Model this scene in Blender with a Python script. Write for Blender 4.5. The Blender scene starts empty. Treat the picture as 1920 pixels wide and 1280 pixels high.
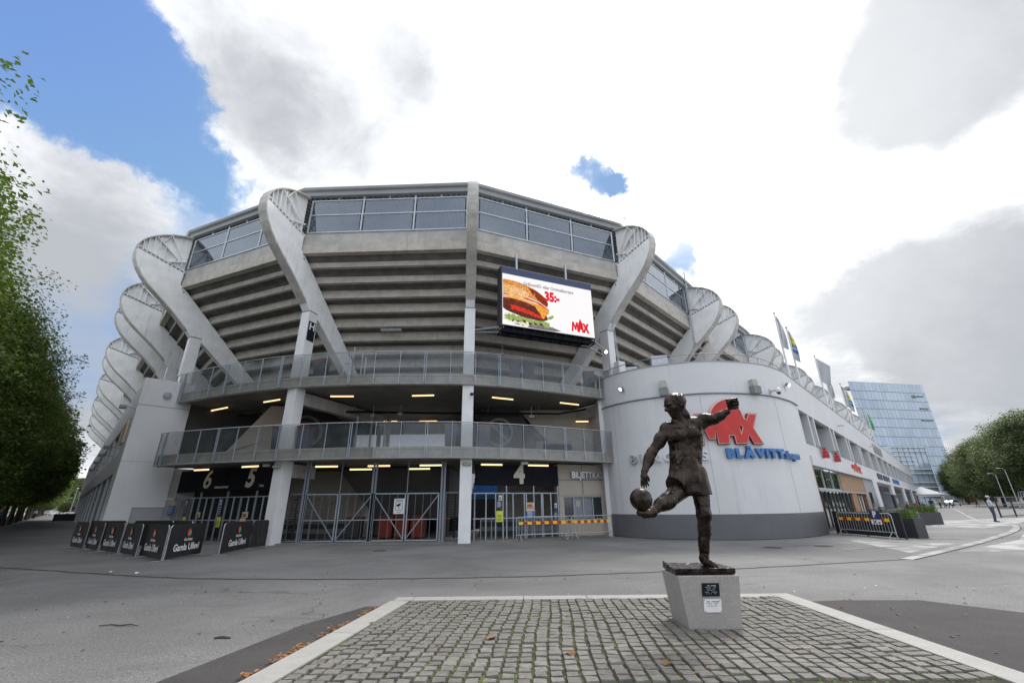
import bpy, bmesh, math, random
import numpy as np
from mathutils import Vector, Matrix
rnd = random.Random(7)
R = math.radians
PI = math.pi

# ------------------------------------------------------------------ camera, sky, sun
scene = bpy.context.scene
col = scene.collection
cam_d = bpy.data.cameras.new('camera')
cam = bpy.data.objects.new('camera', cam_d)
col.objects.link(cam)
scene.camera = cam
cam_d.lens = 15.0
cam_d.sensor_width = 36.0
cam_d.clip_start = 0.05
cam_d.clip_end = 6000
_th, _ro = R(20.9), R(0.68)
_F = Vector((0, math.cos(_th), math.sin(_th)))
_U = Vector((0, -math.sin(_th), math.cos(_th)))
_X = Vector((1, 0, 0))
_r = _X * math.cos(_ro) - _U * math.sin(_ro)
_u = _U * math.cos(_ro) + _X * math.sin(_ro)
cam.matrix_world = Matrix(((_r.x, _u.x, -_F.x, 0), (_r.y, _u.y, -_F.y, 0), (_r.z, _u.z, -_F.z, 1.6), (0, 0, 0, 1)))

scene.view_settings.view_transform = 'Standard'
scene.view_settings.look = 'None'
scene.view_settings.gamma = 1.0
scene.view_settings.exposure = 0.90
scene.view_settings.use_curve_mapping = False
scene.render.engine = 'CYCLES'
scene.cycles.max_bounces = 8
scene.cycles.transparent_max_bounces = 24
scene.cycles.use_denoising = True

SUN_EL, SUN_AZ = R(50), R(34)       # azimuth measured from +Y towards +X
world = bpy.data.worlds.new('World')
scene.world = world
world.use_nodes = True


class NT:
    def __init__(s, tree):
        s.t = tree
        s.n = tree.nodes
        s.n.clear()

    def new(s, typ, **kw):
        nd = s.n.new(typ)
        for k, v in kw.items():
            setattr(nd, k, v)
        return nd

    def link(s, a, b):
        s.t.links.new(a, b)

    def put(s, sock, v):
        if hasattr(v, 'is_output') or isinstance(v, bpy.types.NodeSocket):
            s.link(v, sock)
        else:
            sock.default_value = v

    def math(s, op, a, b=0.0, c=None, clamp=False):
        nd = s.new('ShaderNodeMath', operation=op)
        nd.use_clamp = clamp
        s.put(nd.inputs[0], a)
        s.put(nd.inputs[1], b)
        if c is not None:
            s.put(nd.inputs[2], c)
        return nd.outputs[0]

    def smooth(s, v, lo, hi, t0=0.0, t1=1.0):
        nd = s.new('ShaderNodeMapRange', interpolation_type='SMOOTHSTEP')
        s.put(nd.inputs['Value'], v)
        nd.inputs['From Min'].default_value = lo
        nd.inputs['From Max'].default_value = hi
        nd.inputs['To Min'].default_value = t0
        nd.inputs['To Max'].default_value = t1
        return nd.outputs[0]

    def noise(s, vec, scale, detail=4, rough=0.55, dist=0.0):
        nd = s.new('ShaderNodeTexNoise')
        if vec is not None:
            s.link(vec, nd.inputs['Vector'])
        nd.inputs['Scale'].default_value = scale
        nd.inputs['Detail'].default_value = detail
        nd.inputs['Roughness'].default_value = rough
        nd.inputs['Distortion'].default_value = dist
        return nd.outputs['Fac']

    def mix(s, f, a, b, mode='MIX'):
        nd = s.new('ShaderNodeMix', data_type='RGBA', blend_type=mode)
        s.put(nd.inputs[0], f)
        for sock, v in ((nd.inputs[6], a), (nd.inputs[7], b)):
            if isinstance(v, (tuple, list)):
                v = tuple(v) + (1,) if len(v) == 3 else v
            s.put(sock, v)
        return nd.outputs[2]

    def scale(s, vec, v):
        nd = s.new('ShaderNodeMapping')
        s.link(vec, nd.inputs['Vector'])
        nd.inputs['Scale'].default_value = v
        return nd.outputs[0]


w = NT(world.node_tree)
sky = w.new('ShaderNodeTexSky', sky_type='NISHITA')
sky.sun_disc = False
sky.sun_elevation = SUN_EL
sky.sun_rotation = SUN_AZ
sky.air_density = 1.0
sky.dust_density = 0.6
sky.ozone_density = 1.5
dirv = w.new('ShaderNodeTexCoord').outputs['Generated']
# a ragged version of the direction breaks up every soft boundary
_wn = w.new('ShaderNodeTexNoise')
w.link(dirv, _wn.inputs['Vector'])
_wn.inputs['Scale'].default_value = 3.4
_wn.inputs['Detail'].default_value = 9
_wn.inputs['Roughness'].default_value = 0.62
_ws = w.new('ShaderNodeVectorMath', operation='SUBTRACT')
w.link(_wn.outputs['Color'], _ws.inputs[0])
_ws.inputs[1].default_value = (.5, .5, .5)
_wm = w.new('ShaderNodeVectorMath', operation='MULTIPLY_ADD')
w.link(_ws.outputs[0], _wm.inputs[0])
_wm.inputs[1].default_value = (.42, .42, .42)
w.link(dirv, _wm.inputs[2])
_wz = w.new('ShaderNodeVectorMath', operation='NORMALIZE')
w.link(_wm.outputs[0], _wz.inputs[0])
ragged = _wz.outputs[0]
_wm2 = w.new('ShaderNodeVectorMath', operation='MULTIPLY_ADD')
w.link(_ws.outputs[0], _wm2.inputs[0])
_wm2.inputs[1].default_value = (.22, .22, .22)
w.link(dirv, _wm2.inputs[2])
_wz2 = w.new('ShaderNodeVectorMath', operation='NORMALIZE')
w.link(_wm2.outputs[0], _wz2.inputs[0])
mild = _wz2.outputs[0]
# cloud deck: the view direction laid out on a flat layer, so that clouds flatten towards the horizon
sep = w.new('ShaderNodeSeparateXYZ')
w.link(dirv, sep.inputs[0])
zz = w.math('MAXIMUM', sep.outputs[2], 0.0)
zz = w.math('ADD', zz, 0.22)
dv = w.new('ShaderNodeCombineXYZ')
w.link(w.math('DIVIDE', sep.outputs[0], zz), dv.inputs[0])
w.link(w.math('DIVIDE', sep.outputs[1], zz), dv.inputs[1])
deck = dv.outputs[0]


def blob(d, inner, outer, src=None):
    dot = w.new('ShaderNodeVectorMath', operation='DOT_PRODUCT')
    w.link(src or ragged, dot.inputs[0])
    v = Vector(d).normalized()
    dot.inputs[1].default_value = v
    return w.smooth(dot.outputs['Value'], math.cos(R(outer)), math.cos(R(inner)))


def addup(items, src=None):
    acc = None
    for d, i, o, k in items:
        v = w.math('MULTIPLY', blob(d, i, o, src), k)
        acc = v if acc is None else w.math('ADD', acc, v)
    return acc


big = w.noise(deck, 1.15, 9, 0.56, 0.35)
fine = w.noise(deck, 3.2, 8, 0.62, 0.2)
holes = addup([((-0.688, 0.391, 0.611), 0, 10, 0.42), ((-0.644, 0.398, 0.653), 0, 10, 0.34), ((-0.621, 0.451, 0.641), 0, 11, 0.42), ((-0.591, 0.511, 0.624), 0, 9, 0.4), ((-0.564, 0.569, 0.598), 0, 8, 0.34), ((-0.541, 0.614, 0.575), 0, 5, 0.22), ((-0.692, 0.446, 0.568), 0, 8, 0.28), ((-0.658, 0.490, 0.572), 0, 9, 0.28), ((0.188, 0.741, 0.645), 0, 4.6, 0.95), ((0.224, 0.757, 0.614), 0, 3.4, 0.6), ((0.352, 0.787, 0.507), 0, 4, 0.65), ((0.156, 0.576, 0.803), 0, 4, 0.3), ((-0.653, 0.606, 0.454), 0, 8, 0.14), ((-0.722, 0.615, 0.318), 0, 10, 0.16), ((-0.599, 0.630, 0.494), 0, 6, 0.15)])
fills = addup([((-0.698, 0.547, 0.462), 2, 9, 0.3), ((-0.721, 0.509, 0.470), 1, 8, 0.25), ((-0.361, 0.600, 0.714), 2, 16, 0.25), ((-0.064, 0.718, 0.693), 5, 30, 0.3), ((0.532, 0.614, 0.583), 8, 30, 0.3), ((-0.369, 0.505, 0.780), 2, 12, 0.12)])
dens = w.math('ADD', w.math('MULTIPLY', big, 0.75), w.math('MULTIPLY', fine, 0.40))
dens = w.math('ADD', w.math('SUBTRACT', dens, holes), fills)
cover = w.smooth(w.math('SUBTRACT', dens, w.smooth(sep.outputs[1], 0.1, -0.5, 0.0, 0.12)), 0.08, 0.64)
cover = w.math('POWER', cover, 1.9)
veil = w.math('ADD', w.math('MULTIPLY', w.noise(deck, 0.9, 5, 0.5, 0.6), 0.9), w.math('MULTIPLY', w.noise(deck, 4.5, 7, 0.6, 0.8), 0.35))
veil = w.math('SUBTRACT', w.math('ADD', veil, fills), w.math('MULTIPLY', holes, 0.85))
veil = w.math('MULTIPLY', w.smooth(veil, 0.12, 0.95), 0.62)
cover = w.math('SUBTRACT', 1.0, w.math('MULTIPLY', w.math('SUBTRACT', 1.0, cover), w.math('SUBTRACT', 1.0, veil)))
greys = addup([((-0.52, 0.60, 0.60), 4, 22, .40), ((0.72, 0.66, 0.20), 4, 24, .55), ((0.60, 0.78, 0.16), 3, 16, .35), ((0.612, 0.454, 0.648), 2, 11, 0.85), ((0.674, 0.409, 0.615), 2, 11, 0.6), ((0.598, 0.546, 0.586), 1, 9, 0.6), ((0.721, 0.454, 0.523), 1, 8, 0.4), ((0.715, 0.629, 0.306), 2, 10, 0.65), ((0.750, 0.565, 0.345), 1, 8, 0.4), ((0.648, 0.700, 0.300), 1, 9, 0.35), ((0.743, 0.639, 0.199), 2, 10, 0.5), ((0.559, 0.745, 0.366), 1, 7, 0.2), ((-0.328, 0.547, 0.770), 2, 14, 0.45), ((-0.110, 0.606, 0.788), 1, 10, 0.55), ((-0.223, 0.722, 0.655), 1, 8, 0.25), ((-0.464, 0.582, 0.668), 1, 8, 0.35), ((0.159, 0.562, 0.812), 0, 5, 0.5), ((0.180, 0.774, 0.607), 0, 6, 0.3), ((-0.695, 0.639, 0.329), 3, 16, 0.55), ((-0.709, 0.564, 0.424), 2, 9, 0.3), ((-0.747, 0.617, 0.245), 3, 14, 0.5), ((-0.686, 0.706, 0.172), 3, 14, 0.55)], mild)
soft = w.math('ADD', w.math('MULTIPLY', w.noise(deck, 1.5, 8, 0.58, 0.25), 0.66), w.math('MULTIPLY', w.noise(deck, 5.0, 9, 0.62, 0.5), 0.34))
gsel = w.smooth(w.math('ADD', w.math('MULTIPLY', w.math('SUBTRACT', soft, 0.5), 3.0), greys), -0.30, 1.35)
ccol = w.mix(gsel, (0.90, 0.91, 0.935), (0.30, 0.315, 0.34))
glow = blob((.36, .72, .58), 6, 36)
ccol = w.mix(w.math('MULTIPLY', glow, w.math('SUBTRACT', 0.75, w.math('MULTIPLY', gsel, 0.55))), ccol, (1.35, 1.35, 1.33))
horizon = w.smooth(sep.outputs[2], 0.0, 0.16, 1.0, 0.0)
ccol = w.mix(w.math('MULTIPLY', horizon, 0.5), ccol, (0.50, 0.52, 0.55))
bg1 = w.new('ShaderNodeBackground')
w.link(w.mix(1.0, w.mix(1.0, sky.outputs[0], (0.66, 0.74, 0.86), 'MULTIPLY'), (1.0, 1.62, 2.7), 'DARKEN'), bg1.inputs[0])
bg1.inputs[1].default_value = 0.15
bg2 = w.new('ShaderNodeBackground')
w.link(ccol, bg2.inputs[0])
bg2.inputs[1].default_value = 0.93
mx = w.new('ShaderNodeMixShader')
w.link(w.math('MAXIMUM', cover, w.math('MULTIPLY', horizon, 0.9)), mx.inputs[0])
w.link(bg1.outputs[0], mx.inputs[1])
w.link(bg2.outputs[0], mx.inputs[2])
wo = w.new('ShaderNodeOutputWorld')
w.link(mx.outputs[0], wo.inputs[0])
world.cycles.sampling_method = 'MANUAL'
world.cycles.sample_map_resolution = 512

sun_d = bpy.data.lights.new('sun', 'SUN')
sun_d.energy = 1.5
sun_d.angle = R(14)
sun_d.color = (1.0, 0.96, 0.9)
sun = bpy.data.objects.new('sun', sun_d)
col.objects.link(sun)
sd = Vector((math.sin(SUN_AZ) * math.cos(SUN_EL), math.cos(SUN_AZ) * math.cos(SUN_EL), math.sin(SUN_EL)))
sun.rotation_euler = sd.to_track_quat('Z', 'Y').to_euler()

# ------------------------------------------------------------------ materials
MATS = {}


def mat(name, c, rough=0.6, metal=0.0, var=0.12, scale=3.0, detail=5, bump=0.0, bscale=None, streak=0.0,
        speck=0.0, spscale=180.0, spcol=None, tint=None, tintk=0.0, emit=0.0, spec=0.5, perobj=0.0):
    m = bpy.data.materials.new(name)
    m.use_nodes = True
    t = NT(m.node_tree)
    out = t.new('ShaderNodeOutputMaterial')
    p = t.new('ShaderNodeBsdfPrincipled')
    t.link(p.outputs[0], out.inputs[0])
    p.inputs['Roughness'].default_value = rough
    p.inputs['Metallic'].default_value = metal
    p.inputs['Specular IOR Level'].default_value = spec
    geo = t.new('ShaderNodeNewGeometry').outputs['Position']
    c = tuple(c)
    base = None
    if var > 0 or tint:
        n1 = t.noise(geo, scale, detail, 0.6)
        lo = tuple(max(0, x * (1 - var)) for x in c)
        hi = tuple(x * (1 + var) for x in c)
        base = t.mix(t.smooth(n1, 0.3, 0.7), lo, hi)
        if tint:
            n2 = t.noise(geo, scale * 0.37, 4, 0.6)
            base = t.mix(t.math('MULTIPLY', t.smooth(n2, 0.45, 0.75), tintk), base, tint)
    else:
        base = t.mix(0.0, c, c)
    if streak > 0:
        n3 = t.noise(t.scale(geo, (6, 6, 0.25)), 1.0, 5, 0.6)
        n4 = t.noise(geo, 0.8, 3, 0.6)
        k = t.math('MULTIPLY', t.smooth(n3, 0.54, 0.74), t.smooth(n4, 0.38, 0.62))
        base = t.mix(t.math('MULTIPLY', k, streak), base, tuple(x * 0.35 for x in c))
    if speck > 0:
        n5 = t.noise(geo, spscale, 2, 0.5)
        base = t.mix(t.math('MULTIPLY', t.smooth(n5, 0.56, 0.66), speck), base, spcol or tuple(min(1, x * 2.2) for x in c))
        n6 = t.noise(geo, spscale * 0.8, 2, 0.5)
        base = t.mix(t.math('MULTIPLY', t.smooth(n6, 0.58, 0.68), speck), base, tuple(x * 0.4 for x in c))
    if perobj > 0:
        oi = t.new('ShaderNodeObjectInfo').outputs['Random']
        hv = t.new('ShaderNodeHueSaturation')
        t.link(base, hv.inputs['Color'])
        t.link(t.math('ADD', t.math('MULTIPLY', oi, perobj * 2), 1.0 - perobj), hv.inputs['Value'])
        base = hv.outputs[0]
    t.link(base, p.inputs['Base Color'])
    if bump > 0:
        b = t.new('ShaderNodeBump')
        b.inputs['Strength'].default_value = min(1.0, bump)
        b.inputs['Distance'].default_value = 0.02
        t.link(t.noise(geo, bscale or scale * 4, 5, 0.65), b.inputs['Height'])
        t.link(b.outputs[0], p.inputs['Normal'])
    if emit > 0:
        t.link(base, p.inputs['Emission Color'])
        p.inputs['Emission Strength'].default_value = emit
    MATS[name] = m
    return m


def glassmat(name, tintc, alpha, rough=0.05, refl=0.25, noisy=0.0):
    m = bpy.data.materials.new(name)
    m.use_nodes = True
    t = NT(m.node_tree)
    out = t.new('ShaderNodeOutputMaterial')
    tr = t.new('ShaderNodeBsdfTransparent')
    tr.inputs[0].default_value = tuple(tintc) + (1,)
    gl = t.new('ShaderNodeBsdfGlossy')
    gl.inputs['Roughness'].default_value = rough
    gl.inputs['Color'].default_value = (0.9, 0.95, 1, 1)
    fr = t.new('ShaderNodeLayerWeight')
    fr.inputs[0].default_value = 0.5
    frv = t.math('ADD', t.math('MULTIPLY', t.math('POWER', fr.outputs['Facing'], 5.0), 0.8), 0.04)
    df = t.new('ShaderNodeBsdfDiffuse')
    df.inputs[0].default_value = (0.30, 0.33, 0.34, 1)
    m1 = t.new('ShaderNodeMixShader')
    geo = t.new('ShaderNodeNewGeometry').outputs['Position']
    dirt = t.smooth(t.noise(geo, 1.3, 5, 0.6), 0.35, 0.8, alpha * 0.5, alpha * 1.5)
    t.link(dirt, m1.inputs[0])
    t.link(tr.outputs[0], m1.inputs[1])
    t.link(df.outputs[0], m1.inputs[2])
    m2 = t.new('ShaderNodeMixShader')
    t.link(t.math('ADD', frv, refl, clamp=True), m2.inputs[0])
    t.link(m1.outputs[0], m2.inputs[1])
    t.link(gl.outputs[0], m2.inputs[2])
    if noisy:
        b = t.new('ShaderNodeBump')
        b.inputs['Strength'].default_value = noisy
        b.inputs['Distance'].default_value = 0.05
        t.link(t.noise(geo, 0.6, 2, 0.5), b.inputs['Height'])
        t.link(b.outputs[0], gl.inputs['Normal'])
    t.link(m2.outputs[0], out.inputs[0])
    MATS[name] = m
    return m


mat('new_asphalt', (0.058, 0.055, 0.055), 0.85, var=0.14, scale=1.2, bump=0.6, bscale=90, speck=0.45, spscale=80, tint=(0.10, 0.09, 0.088), tintk=0.5, spec=0.3)
mat('light_paving', (0.46, 0.46, 0.46), 0.8, var=0.10, scale=1.0, bump=0.3, bscale=40, speck=0.2, spscale=60)
mat('moss_joint', (0.045, 0.045, 0.025), 0.95, var=0.4, scale=5, bump=0.8, bscale=60, tint=(0.15, 0.165, 0.028), tintk=1.0)
mat('cobble', (0.175, 0.166, 0.148), 0.75, var=0.22, scale=14, bump=0.7, bscale=55, speck=0.45, spscale=240, perobj=0.2)
mat('granite', (0.34, 0.33, 0.315), 0.75, var=0.06, scale=5, bump=0.4, bscale=120, speck=0.45, spscale=210)
mat('pedestal_granite', (0.33, 0.315, 0.30), 0.7, var=0.08, scale=4, bump=0.4, bscale=160, speck=0.55, spscale=150)
mat('concrete', (0.50, 0.47, 0.415), 0.85, var=0.12, scale=2.2, bump=0.35, bscale=26, streak=0.4, tint=(0.37, 0.34, 0.295), tintk=0.55)
mat('deck_concrete', (0.14, 0.132, 0.12), 0.9, var=0.2, scale=1.6, bump=0.3, bscale=20)  # darker copy of the concrete, shade under the seating put into the colour
mat('pale_concrete', (0.46, 0.45, 0.43), 0.85, var=0.12, scale=1.6, bump=0.35, bscale=26, streak=0.45, tint=(0.24, 0.22, 0.20), tintk=0.5)
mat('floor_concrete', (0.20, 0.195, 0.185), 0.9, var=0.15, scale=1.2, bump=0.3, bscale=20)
mat('white_steel', (0.86, 0.87, 0.87), 0.5, var=0.07, scale=1.2, streak=0.55, tint=(0.68, 0.67, 0.64), tintk=0.5)
mat('worn_steel', (0.50, 0.49, 0.455), 0.6, var=0.2, scale=1.6, streak=0.5, tint=(0.50, 0.49, 0.46), tintk=0.6)
mat('column_paint', (0.76, 0.77, 0.78), 0.5, var=0.05, scale=1.5, streak=0.15, tint=(0.55, 0.54, 0.5), tintk=0.25)
mat('wall_paint', (0.63, 0.64, 0.655), 0.55, var=0.03, scale=0.6, streak=0.22, tint=(0.50, 0.50, 0.49), tintk=0.3)
mat('plinth_paint', (0.115, 0.12, 0.13), 0.55, var=0.06, scale=0.8, streak=0.15)
mat('seam_dark', (0.10, 0.11, 0.12), 0.6, var=0.1)
mat('grey_metal', (0.24, 0.27, 0.31), 0.45, 0.3, var=0.08, scale=2)
mat('rail_steel', (0.36, 0.42, 0.49), 0.42, 0.35, var=0.08, scale=3)
mat('galvanised', (0.42, 0.45, 0.48), 0.4, 0.55, var=0.12, scale=8)
mat('roof_metal', (0.50, 0.52, 0.54), 0.4, 0.3, var=0.06, scale=1)
mat('fascia_grey', (0.33, 0.345, 0.36), 0.5, 0.1, var=0.06, scale=1)
mat('roof_deck', (0.25, 0.28, 0.30), 0.5, 0.3, var=0.08, scale=1)
mat('black_panel', (0.012, 0.014, 0.02), 0.8, var=0.15, scale=1, spec=0.15)
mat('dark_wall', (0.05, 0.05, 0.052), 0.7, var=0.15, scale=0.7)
mat('beige_wall', (0.44, 0.40, 0.34), 0.8, var=0.06, scale=0.7, bump=0.1, bscale=20)
mat('sign_cream', (0.62, 0.60, 0.50), 0.5, var=0.04)
mat('symbol_grey', (0.26, 0.26, 0.26), 0.6, var=0.05)
mat('white_print', (0.78, 0.78, 0.78), 0.5, var=0.02)
mat('grey_letter', (0.55, 0.57, 0.60), 0.3, 0.5, var=0.05)
mat('red_sign', (0.52, 0.022, 0.018), 0.35, var=0.05)
mat('pink_line', (0.72, 0.48, 0.44), 0.4, var=0.03)
mat('dark_red', (0.20, 0.01, 0.015), 0.5, var=0.05)
mat('blue_letter', (0.045, 0.17, 0.42), 0.4, var=0.05)
mat('yellow_tape', (0.78, 0.54, 0.02), 0.45, var=0.05)
mat('red_tape', (0.42, 0.015, 0.012), 0.45, var=0.05)
mat('yellow_poster', (0.66, 0.68, 0.04), 0.5, var=0.03)
mat('blue_poster', (0.025, 0.13, 0.38), 0.4, var=0.10, scale=9)
mat('navy_panel', (0.025, 0.035, 0.10), 0.45, var=0.1)
mat('cream_poster', (0.62, 0.52, 0.36), 0.5, var=0.2, scale=14)
mat('black_fabric', (0.018, 0.018, 0.021), 0.7, var=0.25, scale=4, bump=0.5, bscale=7)
mat('logo_red', (0.62, 0.04, 0.05), 0.5, var=0.05)
mat('logo_green', (0.08, 0.42, 0.16), 0.5, var=0.05)
mat('logo_gold', (0.58, 0.44, 0.16), 0.5, var=0.05)
mat('wood', (0.30, 0.15, 0.06), 0.6, var=0.3, scale=2.5, streak=0.35)
mat('pale_wood', (0.36, 0.22, 0.12), 0.6, var=0.18, scale=2.5, streak=0.2)
mat('orange_bin', (0.20, 0.028, 0.010), 0.55, var=0.1)
mat('grey_bin', (0.055, 0.065, 0.09), 0.55, var=0.1)
mat('led_frame', (0.02, 0.022, 0.028), 0.5, var=0.1)
mat('led_blue', (0.035, 0.055, 0.13), 0.45, var=0.05)
mat('planter', (0.035, 0.038, 0.042), 0.6, var=0.1)
mat('grass_plant', (0.10, 0.17, 0.03), 0.7, var=0.3, scale=9)
mat('tent_cloth', (0.50, 0.52, 0.55), 0.7, var=0.05)
mat('car_paint', (0.50, 0.53, 0.57), 0.25, 0.5, var=0.02)
mat('car_dark', (0.03, 0.035, 0.05), 0.2, 0.4, var=0.02)
mat('car_white', (0.7, 0.7, 0.7), 0.25, 0.0, var=0.02)
mat('car_blue', (0.03, 0.10, 0.25), 0.25, 0.3, var=0.02)
mat('tyre', (0.02, 0.02, 0.02), 0.8, var=0.1)
mat('dark_glass', (0.02, 0.03, 0.035), 0.08, 0.0, var=0.1, spec=1.0)
mat('brick_red', (0.30, 0.12, 0.08), 0.8, var=0.1)
mat('house_cream', (0.62, 0.56, 0.46), 0.8, var=0.06)
mat('house_pink', (0.6, 0.4, 0.32), 0.8, var=0.06)
mat('rock', (0.20, 0.19, 0.18), 0.9, var=0.3, scale=0.1)
mat('hill_green', (0.07, 0.10, 0.035), 0.95, var=0.35, scale=0.08, tint=(0.16, 0.155, 0.13), tintk=0.8)
mat('lawn', (0.11, 0.17, 0.04), 0.95, var=0.2, scale=1.0)
mat('bark', (0.07, 0.055, 0.042), 0.9, var=0.25, scale=6, bump=0.6, bscale=14)
mat('skin', (0.36, 0.20, 0.14), 0.6, var=0.05)
mat('cloth_white', (0.55, 0.60, 0.70), 0.8, var=0.08, scale=9)
mat('cloth_black', (0.02, 0.02, 0.024), 0.85, var=0.2, scale=9)
mat('cloth_jeans', (0.055, 0.075, 0.11), 0.85, var=0.2, scale=9)
mat('cloth_yellow', (0.50, 0.36, 0.05), 0.8, var=0.1, scale=9)
mat('cloth_red', (0.38, 0.03, 0.03), 0.8, var=0.1, scale=9)
mat('cloth_teal', (0.03, 0.11, 0.12), 0.8, var=0.1, scale=9)
mat('cloth_blue', (0.04, 0.09, 0.2), 0.8, var=0.1, scale=9)
mat('hair', (0.03, 0.022, 0.016), 0.8, var=0.2, scale=20)
mat('dry_leaf', (0.25, 0.115, 0.04), 0.75, var=0.45, scale=22)
mat('litter_white', (0.75, 0.75, 0.75), 0.7, var=0.05)
mat('seat_blue', (0.06, 0.22, 0.50), 0.5, var=0.3, scale=6)
mat('box_cream', (0.42, 0.43, 0.38), 0.6, var=0.08)
mat('box_grey', (0.20, 0.22, 0.22), 0.6, var=0.08)
mat('red_banner', (0.45, 0.03, 0.03), 0.5, var=0.1)
glassmat('rail_glass', (0.74, 0.75, 0.76), 0.16, 0.04, 0.0)
glassmat('stand_glass', (0.42, 0.52, 0.62), 0.12, 0.03, 0.10)
glassmat('shop_glass', (0.45, 0.52, 0.48), 0.06, 0.02, 0.25, 0.2)




def asphalt():
    m = bpy.data.materials.new('asphalt')
    m.use_nodes = True
    t = NT(m.node_tree)
    out = t.new('ShaderNodeOutputMaterial')
    p = t.new('ShaderNodeBsdfPrincipled')
    t.link(p.outputs[0], out.inputs[0])
    geo = t.new('ShaderNodeNewGeometry').outputs['Position']
    a = t.mix(t.smooth(t.noise(geo, .22, 8, .62, .3), .35, .65), (.150, .149, .148), (.222, .220, .217))
    a = t.mix(t.math('MULTIPLY', t.smooth(t.noise(t.scale(geo, (.35, 1.6, 1)), 1.1, 7, .65, .5), .55, .72), .55), a, (.105, .103, .10))
    a = t.mix(t.math('MULTIPLY', t.smooth(t.noise(geo, 2.4, 6, .7, .3), .60, .78), .35), a, (.29, .285, .275))
    a = t.mix(t.math('MULTIPLY', t.smooth(t.noise(geo, 7.5, 3, .6), .66, .74), .5), a, (.085, .082, .08))
    g1 = t.noise(geo, 30, 4, .75)
    a = t.mix(t.math('MULTIPLY', t.smooth(g1, .54, .68), .60), a, (.40, .395, .385))
    g2 = t.noise(geo, 36, 4, .75)
    a = t.mix(t.math('MULTIPLY', t.smooth(g2, .52, .63), .75), a, (.045, .045, .046))
    vo = t.new('ShaderNodeTexVoronoi', feature='DISTANCE_TO_EDGE')
    wv = t.new('ShaderNodeVectorMath', operation='MULTIPLY_ADD')
    nn = t.new('ShaderNodeTexNoise')
    t.link(geo, nn.inputs['Vector'])
    nn.inputs['Scale'].default_value = 1.6
    nn.inputs['Detail'].default_value = 7
    t.link(nn.outputs['Color'], wv.inputs[0])
    wv.inputs[1].default_value = (1.3, 1.3, 0)
    t.link(geo, wv.inputs[2])
    t.link(wv.outputs[0], vo.inputs['Vector'])
    vo.inputs['Scale'].default_value = .24
    crack = t.math('MULTIPLY', t.smooth(vo.outputs['Distance'], .0, .006, 1.0, 0.0), t.smooth(t.noise(geo, .33, 3, .5), .50, .58))
    a = t.mix(t.math('MULTIPLY', crack, .45), a, (.045, .044, .042))
    t.link(a, p.inputs['Base Color'])
    p.inputs['Roughness'].default_value = .82
    p.inputs['Specular IOR Level'].default_value = .3
    b = t.new('ShaderNodeBump')
    b.inputs['Strength'].default_value = .7
    b.inputs['Distance'].default_value = .02
    t.link(t.math('ADD', g1, t.math('MULTIPLY', crack, -1.5)), b.inputs['Height'])
    t.link(b.outputs[0], p.inputs['Normal'])
    MATS['asphalt'] = m


asphalt()


def mottled_pale():
    m = bpy.data.materials.new('mottled_pale')
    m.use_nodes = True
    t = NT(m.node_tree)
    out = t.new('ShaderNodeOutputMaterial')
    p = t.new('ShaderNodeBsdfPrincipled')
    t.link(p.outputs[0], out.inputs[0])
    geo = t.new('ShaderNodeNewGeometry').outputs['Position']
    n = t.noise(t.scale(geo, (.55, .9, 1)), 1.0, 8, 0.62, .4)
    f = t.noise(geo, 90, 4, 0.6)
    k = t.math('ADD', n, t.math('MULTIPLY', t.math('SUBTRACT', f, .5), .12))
    t.link(t.mix(t.smooth(k, .44, .60), (0.195, 0.195, 0.20), (0.40, 0.40, 0.395)), p.inputs['Base Color'])  # pale grey blotches mixed by noise into the asphalt grey
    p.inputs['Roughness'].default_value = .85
    MATS['mottled_pale'] = m


mottled_pale()


def tower_glass():
    m = bpy.data.materials.new('tower_glass')
    m.use_nodes = True
    t = NT(m.node_tree)
    out = t.new('ShaderNodeOutputMaterial')
    p = t.new('ShaderNodeBsdfPrincipled')
    oi = t.new('ShaderNodeObjectInfo').outputs['Random']
    geo = t.new('ShaderNodeNewGeometry').outputs['Position']
    n = t.noise(geo, 0.05, 3, 0.5)
    a = t.mix(t.smooth(n, 0.35, 0.65), (0.36, 0.44, 0.52), (0.41, 0.49, 0.57))
    hv = t.new('ShaderNodeHueSaturation')
    t.link(a, hv.inputs['Color'])
    t.link(t.math('ADD', t.math('MULTIPLY', oi, 0.16), 0.92), hv.inputs['Value'])
    t.link(hv.outputs[0], p.inputs['Base Color'])
    p.inputs['Roughness'].default_value = 0.15
    p.inputs['Metallic'].default_value = 0.35
    t.link(p.outputs[0], out.inputs[0])
    MATS['tower_glass'] = m


tower_glass()


def emis(name, c, s):
    m = bpy.data.materials.new(name)
    m.use_nodes = True
    t = NT(m.node_tree)
    out = t.new('ShaderNodeOutputMaterial')
    e = t.new('ShaderNodeEmission')
    geo = t.new('ShaderNodeNewGeometry').outputs['Position']
    n = t.noise(geo, 11, 6, 0.7)
    v = 0.0 if name in ('led_white', 'lamp_tube', 'lamp_bulb', 'led_red', 'led_text') else 0.6
    lo = tuple(x * (1 - v) for x in c)
    t.link(t.mix(t.smooth(n, 0.3, 0.62), lo, c), e.inputs[0])
    e.inputs[1].default_value = s * (0.64 if name.startswith('led') else 1.0)
    t.link(e.outputs[0], out.inputs[0])
    MATS[name] = m


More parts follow.
